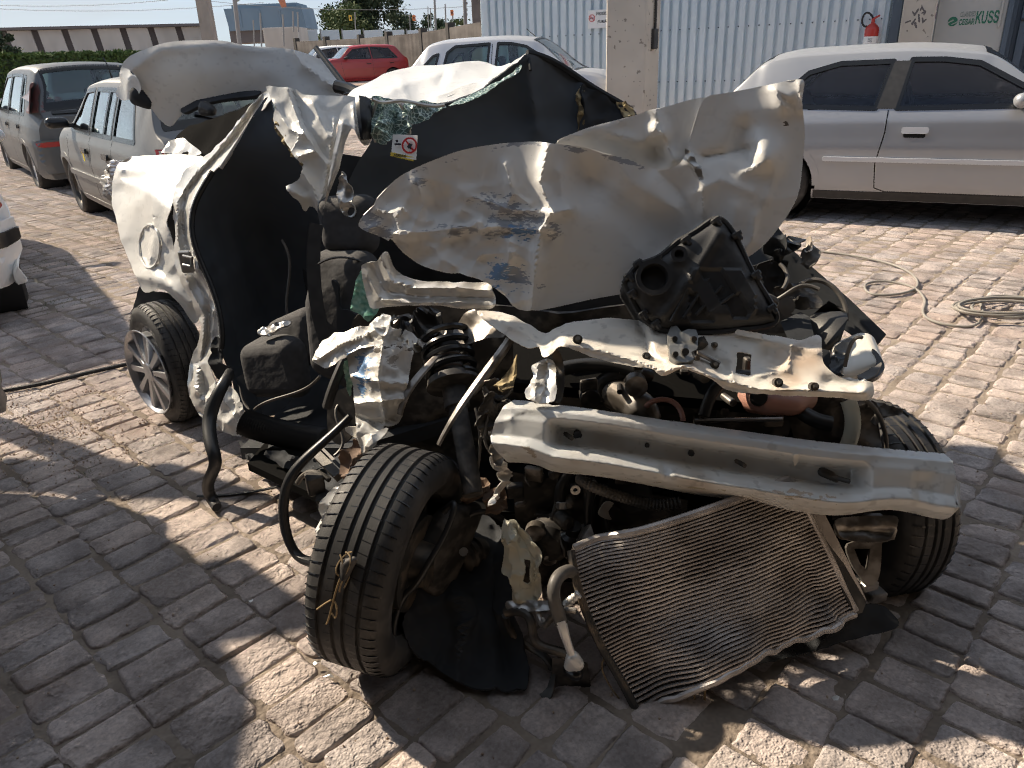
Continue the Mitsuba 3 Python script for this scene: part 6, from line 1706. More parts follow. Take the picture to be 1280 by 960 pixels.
hl_o = [(462, 180), (470, 160), (500, 165), (520, 152), (541, 131), (558, 131), (588, 121), (620, 100), (645, 80), (659, 67), (680, 74), (702, 84), (720, 95), (736, 107), (756, 121), (775, 129), (788, 136), (792, 150), (740, 185), (702, 200), (640, 215), (560, 230), (500, 262), (470, 290), (450, 310), (430, 300), (424, 260), (440, 215)]
wadd('headliner', sheet(hl_o, [(470, 165, 2.72), (541, 131, 2.74), (588, 121, 2.82), (659, 67, 2.95), (702, 84, 3.02), (736, 107, 3.06), (788, 136, 3.10), (792, 150, 3.08), (702, 200, 2.92), (560, 230, 2.72), (500, 262, 2.74), (450, 310, 2.86), (424, 260, 2.90), (620, 150, 2.88), (680, 130, 2.97)], h=6, seed=61, creases=[([(659, 68), (664, 110), (672, 160)], 0.05, 14, 1.2), ([(728, 105), (722, 150), (726, 180)], 0.03, 5, 1.0), ([(541, 134), (600, 118), (656, 74)], .02, 6, 1.2), ([(600, 120), (660, 150), (720, 150)], -0.02, 20, 1.6)], crum=[(0.02, 0.20, 62)], thick=0.008), 'm_headliner', 40, label='dark grey headliner of the folded roof')
wadd('torn_edge', sheet([(726, 106), (732, 110), (728, 130), (732, 150), (726, 172), (722, 170), (724, 140), (722, 120)], [(726, 106, 3.02), (732, 110, 3.02), (732, 150, 2.98), (722, 170, 2.95), (722, 120, 3.0)], h=2.5, crum=[(.02, .03, 3)], jag=3), 'm_foam', 20)
wadd('roof_edge', [tube([at(x, y, Y=Y) for x, y, Y in ((659, 66, 2.95), (702, 83, 3.01), (736, 106, 3.05), (770, 126, 3.08), (790, 138, 3.08))], .012, n=40, k=6), tube([at(x, y, Y=Y) for x, y, Y in ((660, 70, 2.93), (662, 78, 2.90), (663, 88, 2.88))], .006, k=6)], 'm_black_trim')
wadd('seal_end', sheet([(772, 126), (786, 130), (792, 138), (790, 146), (780, 148), (776, 138)], [(772, 126, 3.03), (792, 138, 3.03), (780, 148, 3.0)], h=2.5, crum=[(.03, .03, 4)], jag=1.5), 'm_foam', 20)
wadd('headliner_flap', sheet([(728, 106), (742, 112), (764, 126), (784, 138), (786, 148), (756, 168), (728, 184), (724, 160), (730, 140)], [(728, 106, 3.01), (764, 126, 3.04), (786, 148, 3.02), (728, 184, 2.93), (724, 150, 2.97)], h=4, crum=[(.04, .06, 66)], jag=2, thick=.006), 'm_black_trim', 30)
wadd('roof_rim', sheet([(528, 127), (556, 117), (602, 100), (640, 79), (659, 67), (652, 80), (632, 96), (600, 112), (575, 124), (556, 130)], [(528, 127, 2.84), (602, 100, 2.98), (659, 67, 3.08), (632, 96, 2.93), (575, 124, 2.82), (556, 130, 2.78)], h=3, crum=[(.012, .08, 63)], thick=.003), 'm_wreck_paint', 30, label='thin white roof edge peaking in the middle')
wadd('glass_edge', sheet([(560, 131), (576, 124), (602, 111), (634, 95), (652, 80), (648, 90), (620, 108), (596, 122), (575, 130)], [(560, 131, 2.72), (602, 111, 2.80), (652, 80, 2.90), (620, 108, 2.80), (575, 130, 2.72)], h=2.8, crum=[(.01, .03, 67)], jag=1.0), 'm_crackle_glass', 20)
skin_o = [(432, 122), (440, 112), (455, 104), (470, 97), (482, 91), (505, 85), (528, 82), (552, 81), (580, 78), (605, 79), (622, 83), (640, 82), (606, 101), (570, 114), (530, 128), (490, 126), (455, 124)]
wadd('roof_skin', sheet(skin_o, [(432, 122, 3.00), (470, 97, 3.30), (505, 85, 3.50), (580, 78, 3.55), (622, 83, 3.45), (640, 82, 3.20), (606, 101, 3.04), (530, 128, 2.86), (470, 124, 2.84), (540, 100, 3.2)], h=3.5, seed=64, creases=[([(490, 112), (530, 98), (565, 88)], 0.05, 5, 1.0), ([(550, 104), (556, 92)], -0.05, 6, 1.2), ([(560, 90), (600, 92)], .02, 5, 1.0), ([(440, 120), (500, 112)], .03, 6, 1.0), ([(500, 100), (510, 125)], .03, 6, 1.0), ([(575, 82), (560, 105), (548, 122)], .03, 8, 1.0)], crum=[(0.012, 0.22, 65)], thick=.003), 'm_wreck_paint', 24, label='crumpled white roof skin behind the torn edge')
wadd('wiper_arm', tube([at(430, 118, Y=3.3), at(500, 104, Y=3.45), at(560, 92, Y=3.5)], .005), 'm_glossy_black')

# ---- cabin: dark lining, floor, seats
wadd('side_lining', sheet([(330, 122), (341, 140), (352, 165), (380, 210), (400, 262), (420, 300), (425, 400), (410, 500), (330, 520), (300, 505), (292, 470), (280, 440), (277, 410), (264, 358), (250, 320), (242, 288), (243, 262), (262, 222), (290, 192)], [(330, 122, 2.99), (352, 165, 2.95), (400, 262, 3.02), (425, 400, 3.10), (410, 500, 3.10), (300, 505, 2.86), (280, 440, 2.86), (264, 358, 2.92), (242, 288, 2.99), (262, 222, 3.01), (320, 300, 3.20), (340, 400, 3.22)], h=7, seed=71, creases=[([(285, 280), (320, 400), (330, 480)], 0.03, 8, 1.2), ([(258, 250), (275, 330), (300, 420)], 0.02, 5, 1.2), ([(318, 140), (270, 220)], .012, 3, 1.0), ([(270, 340), (296, 420), (306, 480)], -0.03, 6, 1.2)], crum=[(.015, .2, 72)], thick=.008), 'm_headliner', 40)
wadd('cabin_floor', hullof([at(x, y, Y=Y) + np.array([0, 0, d]) for x, y, Y in ((300, 560, 2.55), (440, 560, 2.2), (640, 500, 2.25), (760, 420, 3.0), (430, 440, 3.1)) for d in (0, -.05)]), 'm_black_trim', False)
wadd('cabin_back', sheet([(380, 200), (560, 215), (760, 190), (800, 380), (700, 470), (560, 500), (420, 520), (390, 400)], [(380, 200, 3.18), (560, 215, 3.05), (760, 190, 3.1), (800, 380, 3.1), (560, 500, 3.1), (390, 400, 3.2)], h=16, crum=[(.03, .25, 5)], thick=.01), 'm_black_trim', 40)
wadd('bulkhead', sheet([(455, 385), (620, 385), (700, 385), (800, 375), (960, 330), (1010, 380), (1020, 440), (900, 520), (700, 540), (600, 600), (500, 560), (450, 470)], [(455, 385, 2.25), (620, 385, 2.22), (800, 375, 2.25), (960, 330, 2.3), (1020, 440, 2.25), (700, 540, 2.25), (500, 560, 2.25)], h=16, crum=[(.05, .15, 6)], thick=.01), 'm_engine_dark', 40)
seat = wadd('driver_seat', blob([(at(412, 330, Y=2.52), .05), (at(452, 335, Y=2.45), .06), (at(402, 380, Y=2.50), .055), (at(460, 400, Y=2.42), .06), (at(408, 450, Y=2.46), .055), (at(450, 470, Y=2.42), .06)], .018, 6), 'm_seat_fabric', 60, label='dark fabric seat back behind the torn pillar')
wadd('headrest', blob([(at(414, 262, Y=2.56), .045), (at(455, 262, Y=2.52), .05), (at(420, 300, Y=2.54), .045), (at(456, 300, Y=2.50), .05)], .015, 6), 'm_seat_fabric', 60, seat)
wadd('seam', tube([at(x, y, Y=2.40) for x, y in ((398, 330), (420, 322), (450, 326))], .004, k=6), 'm_glossy_black', 40, seat)
wadd('seat_side', sheet([(414, 351), (422, 356), (424, 384), (436, 388), (448, 398), (446, 420), (424, 420), (421, 396), (420, 372)], [(414, 351, 2.40), (436, 388, 2.36), (446, 420, 2.34), (421, 396, 2.38)], h=4, thick=.01), 'm_black_trim', 30, seat)
wadd('belt_button', cyl(at(394, 389, Y=2.44), at(394, 389, Y=2.42), .008), 'm_raw_metal', 30, seat)
s2 = wadd('seat_cushion', blob([(at(318, 445, Y=2.62), .05), (at(362, 440, Y=2.56), .06), (at(325, 480, Y=2.60), .05), (at(372, 480, Y=2.52), .05), (at(345, 425, Y=2.75), .04)], .016, 6), 'm_seat_fabric', 60)
wadd('side_bolster', blob([(at(350, 415, Y=2.70), .05), (at(385, 400, Y=2.66), .05), (at(380, 440, Y=2.62), .055)], .016, 5), 'm_seat_fabric', 60, s2)
wadd('buckle', sheet([(322, 412), (340, 404), (362, 400), (352, 412), (338, 420), (326, 419)], [(322, 412, 2.60), (362, 400, 2.60), (338, 420, 2.56)], h=2.5, crum=[(.02, .03, 9)], thick=.006), 'm_raw_metal', 20, s2)
wadd('belt_strap', strip([at(300, 470, Y=2.6), at(315, 500, Y=2.55), at(322, 520, Y=2.52)], .04, .003, _f), 'm_black_trim')
cp = spline([at(304, 527, Y=2.46), at(330, 536, Y=2.44), at(368, 545, Y=2.40), at(408, 551, Y=2.34)], 120)
cr_ = 0.046 + 0.0045 * np.sin(np.arange(120) * 2 * np.pi / 4)
wadd('corrugated_duct', tube(cp, cr_, n=120, k=16, smooth=False), 'm_rubber_hose', 40, label='black corrugated duct across the sill')
wadd('floor_flap', sheet([(330, 566), (350, 562), (372, 572), (392, 570), (405, 578), (388, 588), (362, 588), (345, 580)], [(330, 566, 2.34), (372, 572, 2.26), (405, 578, 2.18), (362, 588, 2.24)], h=3, crum=[(.03, .05, 11)], jag=2), 'm_black_trim', 24)
# weather seals hanging out onto the cobbles
wadd('door_seal', tube([at(287, 464, Y=2.64), at(274, 490, Y=2.52), at(262, 524, Y=2.46), at(266, 562, Y=2.36), at(269, 580, Y=2.34), at(260, 606, Y=2.36), at(264, 622, Z=.02), at(271, 634, Z=.02)], [.016, .022, .025, .024, .022, .022, .02, .018], n=60, k=10, flat=.7), 'm_rubber_hose', 40, label='thick black door seal hanging to the ground')
wadd('door_seal', tube([at(438, 520, Y=2.0), at(420, 538, Y=1.98), at(396, 560, Y=1.95), at(366, 592, Y=1.92), at(355, 625, Y=1.90), at(357, 662, Y=1.88), at(370, 692, Y=1.86), at(386, 702, Y=1.82), at(398, 706, Y=1.78)], [.014, .016, .018, .02, .021, .02, .018, .02, .022], n=70, k=10, flat=.75), 'm_rubber_hose', 40, label='black seal looping beside the front tyre')
wadd('strap', tube([at(247, 620, Z=.006), at(290, 618, Z=.008), at(330, 612, Z=.02), at(360, 605, Z=.04)], .009, n=30, flat=.5), 'm_rubber_hose')
wadd('lever', tube([at(446, 420, Y=2.06), at(430, 452, Y=2.03), at(418, 480, Y=2.0), at(409, 508, Y=1.99)], .019, n=24, flat=.8), 'm_black_plastic')
wadd('bracket', sheet([(412, 498), (436, 486), (444, 520), (440, 545), (424, 556), (410, 540)], [(412, 498, 2.1), (436, 486, 2.08), (424, 556, 2.05)], h=4, thick=.01), 'm_engine_dark', 30)
wadd('trim_rail', [tube([at(396, 568, Y=2.0), at(424, 596, Y=1.9)], .018, k=4, smooth=False), tube([at(404, 562, Y=2.0), at(430, 588, Y=1.9)], .006, k=4, smooth=False), tube([at(372, 604, Y=1.98), at(388, 590, Y=1.96), at(412, 600, Y=1.92)], .008)], 'm_engine_dark')
wadd('plug_block', [boxat(at(394, 604, Y=1.93), (.05, .05, .06), .4), boxat(at(404, 626, Y=1.9), (.04, .05, .04), .2)], 'm_engine_dark')

# ---- crushed right fender and suspension
wadd('fender', sheet([(432, 440), (445, 434), (465, 428), (483, 423), (500, 428), (517, 437), (514, 455), (510, 478), (506, 496), (500, 522), (487, 532), (478, 534), (466, 560), (456, 580), (450, 560), (447, 546), (444, 520), (442, 500), (437, 470)], [(432, 440, 1.94), (483, 423, 1.90), (517, 437, 1.88), (506, 496, 1.82), (500, 522, 1.80), (456, 580, 1.76), (447, 546, 1.80), (442, 500, 1.86), (475, 470, 1.84)], h=2.2, seed=81, creases=[([(440, 470), (470, 476), (508, 480)], .02, 5, 1.0), ([(442, 505), (502, 498)], .025, 5, 1.0), ([(478, 428), (472, 470), (480, 520)], .025, 5, 1.0), ([(446, 520), (470, 530), (496, 524)], -.02, 4, 1.0)], crum=[(.014, .07, 82), (.005, .03, 83)], jag=1.5), 'm_fender_scuffed', 22, label='crushed fender end with blue scrape marks')
wadd('fender_lip', sheet([(391, 449), (398, 434), (411, 421), (432, 414), (452, 408), (464, 404), (472, 396), (486, 396), (490, 408), (516, 416), (520, 428), (500, 428), (478, 434), (452, 434), (430, 446), (414, 456), (400, 458)], [(391, 449, 1.95), (411, 421, 2.0), (472, 396, 1.98), (516, 416, 1.96), (500, 428, 1.9), (452, 434, 1.9), (400, 458, 1.92)], h=2.2, creases=[([(396, 448), (430, 428), (470, 412)], .03, 5, 1.0), ([(452, 410), (470, 430), (500, 424)], -.03, 5, 1.0), ([(476, 398), (480, 428)], .03, 4, 1.0)], crum=[(.014, .06, 84), (.005, .03, 85)], jag=2), 'm_fender_scuffed', 22)
wadd('fender_shard', sheet([(468, 404), (478, 392), (488, 396), (486, 412), (474, 418)], [(468, 404, 1.92), (488, 396, 1.92), (474, 418, 1.88)], h=2.5, crum=[(.03, .04, 86)], jag=2), 'm_channel_metal', 22)
for k, (o, Y) in enumerate([([(488, 400), (505, 390), (522, 392), (512, 412), (498, 424)], 2.0), ([(508, 412), (524, 394), (548, 388), (552, 402), (530, 422), (514, 424)], 2.02), ([(520, 424), (546, 410), (560, 416), (556, 428), (530, 436)], 1.98), ([(500, 424), (520, 418), (532, 430), (515, 438)], 1.96)]):
    wadd('plastic_shard', sheet(o, [(o[0][0], o[0][1], Y), (o[1][0], o[1][1], Y + .05), (o[-1][0], o[-1][1], Y - .05), (o[2][0], o[2][1], Y + .02)], h=3, crum=[(.05, .05, 90 + k)], jag=1.5), ('m_glossy_black', 'm_glossy_black', 'm_fender_scuffed', 'm_fender_scuffed')[k], 20)
wadd('inner_fender', sheet([(566, 418), (575, 400), (586, 388), (600, 389), (618, 402), (630, 418), (612, 422), (595, 426), (578, 430)], [(566, 418, 1.98), (586, 388, 2.02), (630, 418, 1.90), (595, 426, 1.93)], h=3.5, crum=[(.015, .06, 95)]), 'm_engine_alloy', 26)
wadd('strut_arm', tube([at(557, 432, Y=1.92), at(540, 452, Y=1.88), at(516, 480, Y=1.83), at(500, 518, Y=1.80)], [.008, .012, .013, .010], k=8, flat=.5), 'm_engine_alloy')
wadd('strut_arm', [tube([at(636, 424, Y=1.84), at(606, 466, Y=1.78), at(576, 508, Y=1.72), at(548, 556, Y=1.68)], [.012, .013, .012, .008], k=6, flat=.6), tube([at(640, 424, Y=1.86), at(608, 470, Y=1.80), at(590, 492, Y=1.77)], .010, k=6)], 'm_engine_alloy')
sa, sb_ = at(556, 420, Y=2.0), at(574, 520, Y=1.82)
tt = np.linspace(0, 1, 140)
ax_ = sb_ - sa; e1 = np.cross(ax_, [0, 1, 0]); e1 /= np.linalg.norm(e1); e2 = np.cross(ax_ / np.linalg.norm(ax_), e1)
strut = wadd('strut', [tube([sa, sa + ax_ * .9], .035, smooth=False, k=16), lathe([(.001, 0), (.07, 0), (.075, .02), (.04, .03), (.001, .03)], 24, frame(sa + ax_ * .55, e1, ax_)), tube([sa + ax_ * .6, sa + ax_ * 1.9], .026, smooth=False, k=16)], 'm_engine_dark', 40)
wadd('spring', tube(sa + ax_ * (tt * .56)[:, None] + .066 * (np.cos(tt * 26)[:, None] * e1 + np.sin(tt * 26)[:, None] * e2), .010, n=140, k=7, smooth=False), 'm_glossy_black', 50, strut)
wadd('strut_boot', lathe([(.030 + .007 * (i % 2), i * .009) for i in range(14)], 20, frame(sa + ax_ * .18, e1, ax_)), 'm_rust', 40, strut)
wadd('rusty_patch', sheet([(424, 572), (436, 560), (446, 548), (455, 570), (452, 590), (440, 608), (434, 622), (428, 606)], [(424, 572, 1.82), (446, 548, 1.82), (452, 590, 1.76), (434, 622, 1.74)], h=3, crum=[(.04, .04, 96)], jag=2), 'm_rust', 20)
for k, (o, Y, m_) in enumerate([([(407, 620), (420, 607), (432, 622), (424, 632), (408, 650), (402, 638)], 1.66, 'm_wreck_paint'), ([(400, 650), (412, 640), (426, 636), (416, 660), (408, 684), (402, 690), (398, 668)], 1.64, 'm_wreck_paint'), ([(450, 548), (466, 540), (482, 534), (470, 556), (458, 578)], 1.78, 'm_fender_scuffed'), ([(430, 536), (440, 534), (446, 544), (438, 548)], 1.86, 'm_reflector')]):
    wadd('panel_shard', sheet(o, [(o[0][0], o[0][1], Y), (o[2][0], o[2][1], Y - .03), (o[-1][0], o[-1][1], Y), (o[3][0], o[3][1], Y - .04)], h=3, crum=[(.03, .05, 100 + k)], jag=1.5), m_, 22)
for k, (o, Y, m_) in enumerate([([(625, 470), (640, 462), (646, 474), (638, 488), (628, 492), (620, 482)], 1.76, 'm_foam'), ([(600, 500), (618, 494), (634, 498), (642, 516), (632, 540), (612, 552), (598, 530)], 1.74, 'm_engine_dark'), ([(610, 478), (622, 474), (630, 500), (618, 512), (606, 496)], 1.77, 'm_engine_alloy'), ([(622, 574), (632, 578), (634, 602), (626, 622), (616, 630), (624, 606)], 1.66, 'm_channel_metal'), ([(616, 540), (626, 548), (630, 580), (622, 578), (614, 556)], 1.68, 'm_engine_alloy'), ([(606, 616), (622, 606), (632, 616), (626, 640), (608, 644)], 1.72, 'm_rust'), ([(580, 606), (600, 592), (612, 604), (600, 622), (586, 628)], 1.76, 'm_rust')]):
    wadd('torn_scrap', sheet(o, [(o[0][0], o[0][1], Y), (o[1][0], o[1][1], Y + .03), (o[3][0], o[3][1], Y - .04), (o[-1][0], o[-1][1], Y)], h=2.8, crum=[(.05, .035, 110 + k)], jag=3), m_, 20)
for k, p in enumerate([[(604, 486, 1.78), (612, 510, 1.75), (606, 540, 1.72), (618, 570, 1.7)], [(636, 500, 1.74), (640, 530, 1.7), (630, 560, 1.68)], [(594, 510, 1.77), (600, 550, 1.73), (596, 590, 1.72)], [(600, 470, 1.8), (622, 500, 1.75), (640, 486, 1.74)]]):
    wadd('wire', tube([at(x, y, Y=Y) for x, y, Y in p], .004, k=6), 'm_hose_grey')
for k, p in enumerate([[(555, 640, 1.62), (568, 632, 1.6), (556, 668, 1.56), (538, 700, 1.52), (520, 730, 1.5), (506, 745, 1.5), (495, 770, 1.48), (492, 800, 1.46)], [(580, 650, 1.7), (600, 640, 1.7), (630, 650, 1.72)]]):
    wadd('brake_hose', tube([at(x, y, Y=Y) for x, y, Y in p], .008), 'm_rubber_hose')
wadd('lower_arm', [tube([at(520, 745, Y=1.62), at(580, 720, Y=1.8), at(640, 700, Y=1.95)], [.03, .028, .04], k=10, flat=.6), tube([at(560, 690, Y=1.7), at(610, 690, Y=1.85), at(650, 680, Y=1.95)], [.016, .016, .02])], 'm_engine_dark')
wadd('drive_shaft', [tube([at(560, 700, Y=1.68), at(700, 690, Y=1.95)], .016, smooth=False), lathe([(.02, 0), (.045, .01), (.035, .03), (.042, .035), (.032, .055), (.038, .06), (.028, .08), (.02, .09)], 20, frame(at(575, 699, Y=1.70), [0, 0, 1], at(700, 690, Y=1.95) - at(560, 700, Y=1.68)))], 'm_engine_dark')
wadd('knuckle', blob([(at(530, 690, Y=1.62), .05), (at(560, 650, Y=1.68), .04), (at(545, 740, Y=1.64), .04), (at(590, 640, Y=1.74), .03)], .02, 3), 'm_engine_dark', 40)
wadd('bolt', cyl(at(580, 689, Y=1.66), at(579, 690, Y=1.62), .011), 'm_raw_metal', 30)

for k, p in enumerate([[(352, 300, 2.9), (362, 340, 2.86), (358, 380, 2.82), (368, 410, 2.78)], [(400, 470, 2.30), (372, 490, 2.36), (340, 500, 2.42), (318, 512, 2.46)], [(430, 500, 2.1), (420, 520, 2.06), (428, 545, 2.02), (418, 570, 1.98)], [(300, 480, 2.66), (306, 505, 2.6), (318, 515, 2.56)]]):
    wadd('loose_wire', tube([at(x, y, Y=Y) for x, y, Y in p], .005, k=6), 'm_hose_grey')
wadd('seat_belt', strip([at(396, 280, Y=2.48), at(392, 330, Y=2.44), at(400, 400, Y=2.38), at(420, 450, Y=2.34)], .045, .003, _f), 'm_black_plastic')
wadd('fold_ridge', tube([at(x, y, Y=Y) for x, y, Y in ((318, 145, 2.99), (296, 180, 3.0), (276, 210, 3.0))], .008, k=6), 'm_channel_metal')

wadd('sill_box', sheet([(300, 552), (330, 560), (372, 566), (412, 562), (440, 575), (446, 612), (424, 616), (392, 604), (352, 592), (318, 578)], [(300, 552, 2.62), (372, 566, 2.44), (440, 575, 2.12), (446, 612, 1.98), (392, 604, 2.16), (318, 578, 2.46)], h=4, crum=[(.03, .07, 201), (.008, .03, 202)], jag=2, thick=.02), 'm_black_trim', 26)
wadd('under_engine_blocker', hullof([(-.40, 1.98, .17), (.92, 1.86, .15), (1.0, 2.7, .2), (-.6, 2.9, .2), (-.40, 1.98, .15), (.92, 1.86, .13), (1.0, 2.7, .18), (-.6, 2.9, .18)]), 'm_void', False)  # near-black slab added to hide the lit ground behind the engine
wadd('floor_blocker', hullof([(-.95, 2.35, .16), (-.45, 1.95, .16), (.6, 3.6, .2), (-.7, 4.2, .2), (-.95, 2.35, .13), (-.45, 1.95, .13), (.6, 3.6, .17), (-.7, 4.2, .17)]), 'm_void', False)  # near-black slab added to stop light coming in below the cabin

gy_ = lambda x, y, z: (x, y, float(at(x, y, Z=z)[1]))
wadd('ground_shade_sheet', sheet([(508, 770), (540, 690), (600, 640), (640, 690), (646, 770), (660, 850), (640, 864), (590, 858), (545, 836), (512, 806)], [gy_(508, 770, .16), gy_(600, 640, .22), gy_(640, 690, .20), gy_(660, 850, .03), gy_(590, 858, .015), gy_(545, 836, .02), gy_(580, 760, .10)], h=4, creases=[([(560, 700), (580, 780), (570, 850)], .03, 10, 1.2), ([(620, 660), (620, 760), (636, 850)], -.02, 12, 1.4)], crum=[(.03, .10, 205), (.008, .04, 206)], jag=2, thick=.005), 'm_black_trim', 30)  # black crumpled sheet stands in for the deep shade on the ground here
# ---- engine bay: block, hoses, brackets, belt drive
rng = np.random.default_rng(77)
eb = [hullof([at(x, y, Y=Y) for x, y in ((640, 590), (860, 625), (850, 720), (650, 735)) for Y in (1.82, 2.3)]), hullof([at(x, y, Y=Y) for x, y in ((700, 450), (1000, 500), (980, 560), (690, 520)) for Y in (1.95, 2.3)])]
ENG = wadd('engine_block', eb, 'm_engine_dark', False, label='grimy engine seen between beam and crossmember')
for k in range(46):
    px, py = rng.uniform(640, 780), rng.uniform(585, 700)
    Y = rng.uniform(1.70, 1.82)
    s = rng.uniform(.012, .05, 3)
    q = at(px, py, Y=Y)
    m = boxat(q, s, rng.uniform(-.5, .5), .004) if k % 2 else lathe([(.0001, 0), (s[0] * .6, 0), (s[0] * .6, s[1]), (s[0] * .35, s[1] * 1.2), (.0001, s[1] * 1.2)], 14, frame(q, [0, 0, 1], [rng.uniform(-.6, .6), -1, rng.uniform(-.3, .3)]))
    wadd('housing' if k % 2 else 'boss', m, 'm_engine_alloy' if rng.random() < .3 else 'm_engine_dark', 30, ENG)
for k in range(30):
    px, py = rng.uniform(700, 1010), rng.uniform(452, 530)
    Y = rng.uniform(1.80, 1.98)
    s = rng.uniform(.012, .055, 3)
    q = at(px, py, Y=Y)
    m = boxat(q, s, rng.uniform(-.5, .5), .004) if k % 2 else lathe([(.0001, 0), (s[0] * .6, 0), (s[0] * .6, s[1]), (.0001, s[1])], 14, frame(q, [0, 0, 1], [rng.uniform(-.6, .6), -1, rng.uniform(-.3, .9)]))
    wadd('housing' if k % 2 else 'boss', m, 'm_engine_alloy' if rng.random() < .22 else 'm_engine_dark', 30, ENG)
wadd('intake_elbow', blob([(at(770, 490, Y=1.88), .05), (at(800, 510, Y=1.80), .045), (at(812, 520, Y=1.78), .03)], .015, 4), 'm_engine_alloy', 40, ENG)
hoses = [([(700, 462, 1.9), (740, 456, 1.9), (775, 460, 1.88), (800, 470, 1.86)], .020, 'm_rubber_hose'), ([(748, 505, 1.86), (752, 480, 1.88), (775, 468, 1.88), (810, 470, 1.9)], .022, 'm_rubber_hose'),
         ([(808, 508, 1.74), (822, 500, 1.74), (840, 502, 1.74), (850, 512, 1.72), (854, 526, 1.70)], .007, 'm_reservoir'), ([(725, 598, 1.66), (745, 610, 1.62), (780, 622, 1.62), (812, 630, 1.62), (850, 628, 1.62)], .014, 'm_hose_grey'),
         ([(712, 590, 1.72), (700, 612, 1.7), (703, 636, 1.68)], .014, 'm_rubber_hose'), ([(740, 600, 1.7), (735, 640, 1.68), (742, 690, 1.66)], .012, 'm_rubber_hose'), ([(760, 610, 1.72), (750, 650, 1.7), (770, 690, 1.66)], .02, 'm_rubber_hose'),
         ([(880, 520, 1.75), (900, 480, 1.8), (940, 470, 1.86)], .016, 'm_rubber_hose'), ([(990, 500, 1.8), (1010, 520, 1.75), (1040, 530, 1.72)], .02, 'm_rubber_hose'), ([(690, 560, 1.8), (700, 600, 1.76), (690, 650, 1.72)], .009, 'm_hose_grey'),
         ([(1078, 498, 1.72), (1096, 515, 1.72), (1106, 540, 1.72), (1108, 560, 1.72)], .006, 'm_hose_grey'), ([(1060, 500, 1.75), (1066, 530, 1.72), (1058, 560, 1.70)], .02, 'm_bracket_pale')]
for p, r, m_ in hoses:
    n = 12 * len(p)
    rr = r * (1 + .10 * np.sin(np.arange(n * 2) * 1.6)) if m_ == 'm_hose_grey' and r > .01 else r
    wadd('hose', tube([at(x, y, Y=Y) for x, y, Y in p], rr, n=n * 2 if np.size(rr) > 1 else n, k=10), m_, 40, ENG)
wadd('hose_clamp', lathe([(.016, 0), (.018, .002), (.018, .018), (.016, .02)], 16, frame(at(703, 626, Y=1.685), [1, 0, 0], at(703, 640, Y=1.68) - at(700, 612, Y=1.7))), 'm_raw_metal', 30, ENG)
wadd('oil_filter', lathe([(.0001, 0), (.03, 0), (.034, .01), (.034, .07), (.022, .078), (.022, .1), (.0001, .1)], 24, frame(at(716, 690, Y=1.70), [1, 0, 0], [0, -.2, 1])), 'm_glossy_black', 40, ENG)
wadd('alternator', lathe([(.0001, 0), (.05, 0), (.06, .02), (.06, .08), (.04, .10), (.0001, .10)], 30, frame(at(690, 660, Y=1.80), [0, 0, 1], [-.2, -1, 0])), 'm_engine_dark', 40, ENG)
pu = lathe([(.0001, 0), (.05, 0), (.062, .004), (.056, .010), (.056, .018), (.062, .024), (.0001, .022)], 36, frame(at(788, 610, Y=1.76), [0, 0, 1], [-.5, -1, .1]))
wadd('pulley', pu, 'm_rubber_hose', 40, ENG)
wadd('drive_belt', strip([at(x, y, Y=Y) for x, y, Y in ((733, 600, 1.70), (738, 640, 1.68), (748, 690, 1.66), (756, 684, 1.66))], .022, .005, _f), 'm_rubber_hose', 40, ENG)
wadd('wedge_cover', hullof([at(715, 690, Y=1.62), at(738, 655, Y=1.62), at(748, 684, Y=1.58), at(718, 692, Y=1.60), at(740, 684, Y=1.68), at(726, 660, Y=1.68)]), 'm_engine_alloy', 20, ENG)
wadd('torn_bracket', sheet([(748, 640), (756, 628), (766, 630), (760, 640), (766, 650), (756, 648)], [(740, 640, 1.66), (772, 626, 1.66), (772, 656, 1.63)], h=2.5, crum=[(.03, .04, 12)], jag=1.5), 'm_structure_white', 20)
wadd('eyelet', lathe([(.006, 0), (.013, 0), (.013, .005), (.006, .005), (.006, 0)], 18, frame(at(719, 612, Y=1.66), [1, 0, 0], [0, -1, .2])), 'm_raw_metal', 30, ENG)
wadd('stay_rod', tube([at(868, 526, Y=1.74), at(978, 524, Y=1.72)], .006, smooth=False), 'm_raw_metal')
res = wadd('coolant_reservoir', blob([(at(940, 498, Y=1.84), .04), (at(1000, 496, Y=1.82), .045), (at(960, 505, Y=1.76), .03), (at(990, 506, Y=1.75), .028)], .012, 4), 'm_reservoir', 50, label='brownish coolant reservoir under the crossmember')
wadd('cap', lathe([(.0001, 0), (.022, 0), (.024, .01), (.018, .022), (.0001, .022)], 20, frame(at(947, 496, Y=1.76), [1, 0, 0], [0, -1, .3])), 'm_glossy_black', 30, res)
wadd('inner_panel', sheet([(1000, 500), (1080, 500), (1100, 540), (1096, 590), (1020, 580), (990, 540)], [(1000, 500, 1.84), (1080, 500, 1.84), (1096, 590, 1.78), (990, 540, 1.86)], h=6, crum=[(.04, .07, 13)]), 'm_engine_dark', 30)

# ---- air filter box, thrown up against the hood
AB = key_for('air_filter_box', WR)
a0, a1, a2 = at(790, 352, Y=1.82), at(905, 276, Y=1.88), at(960, 398, Y=1.76)
ex = (a1 - a0); ex /= np.linalg.norm(ex)
en = np.cross(ex, a2 - a0); en /= np.linalg.norm(en)
if en @ _f > 0:
    en = -en
abo = [(781, 352), (796, 332), (806, 326), (826, 318), (848, 300), (872, 286), (892, 272), (902, 270), (914, 280), (930, 308), (952, 352), (975, 396), (968, 404), (930, 410), (880, 414), (838, 412), (822, 408), (806, 396), (792, 374)]
abp = Polygon(catmull(abo, 3))
c0_ = at(860, 350, Y=1.83)


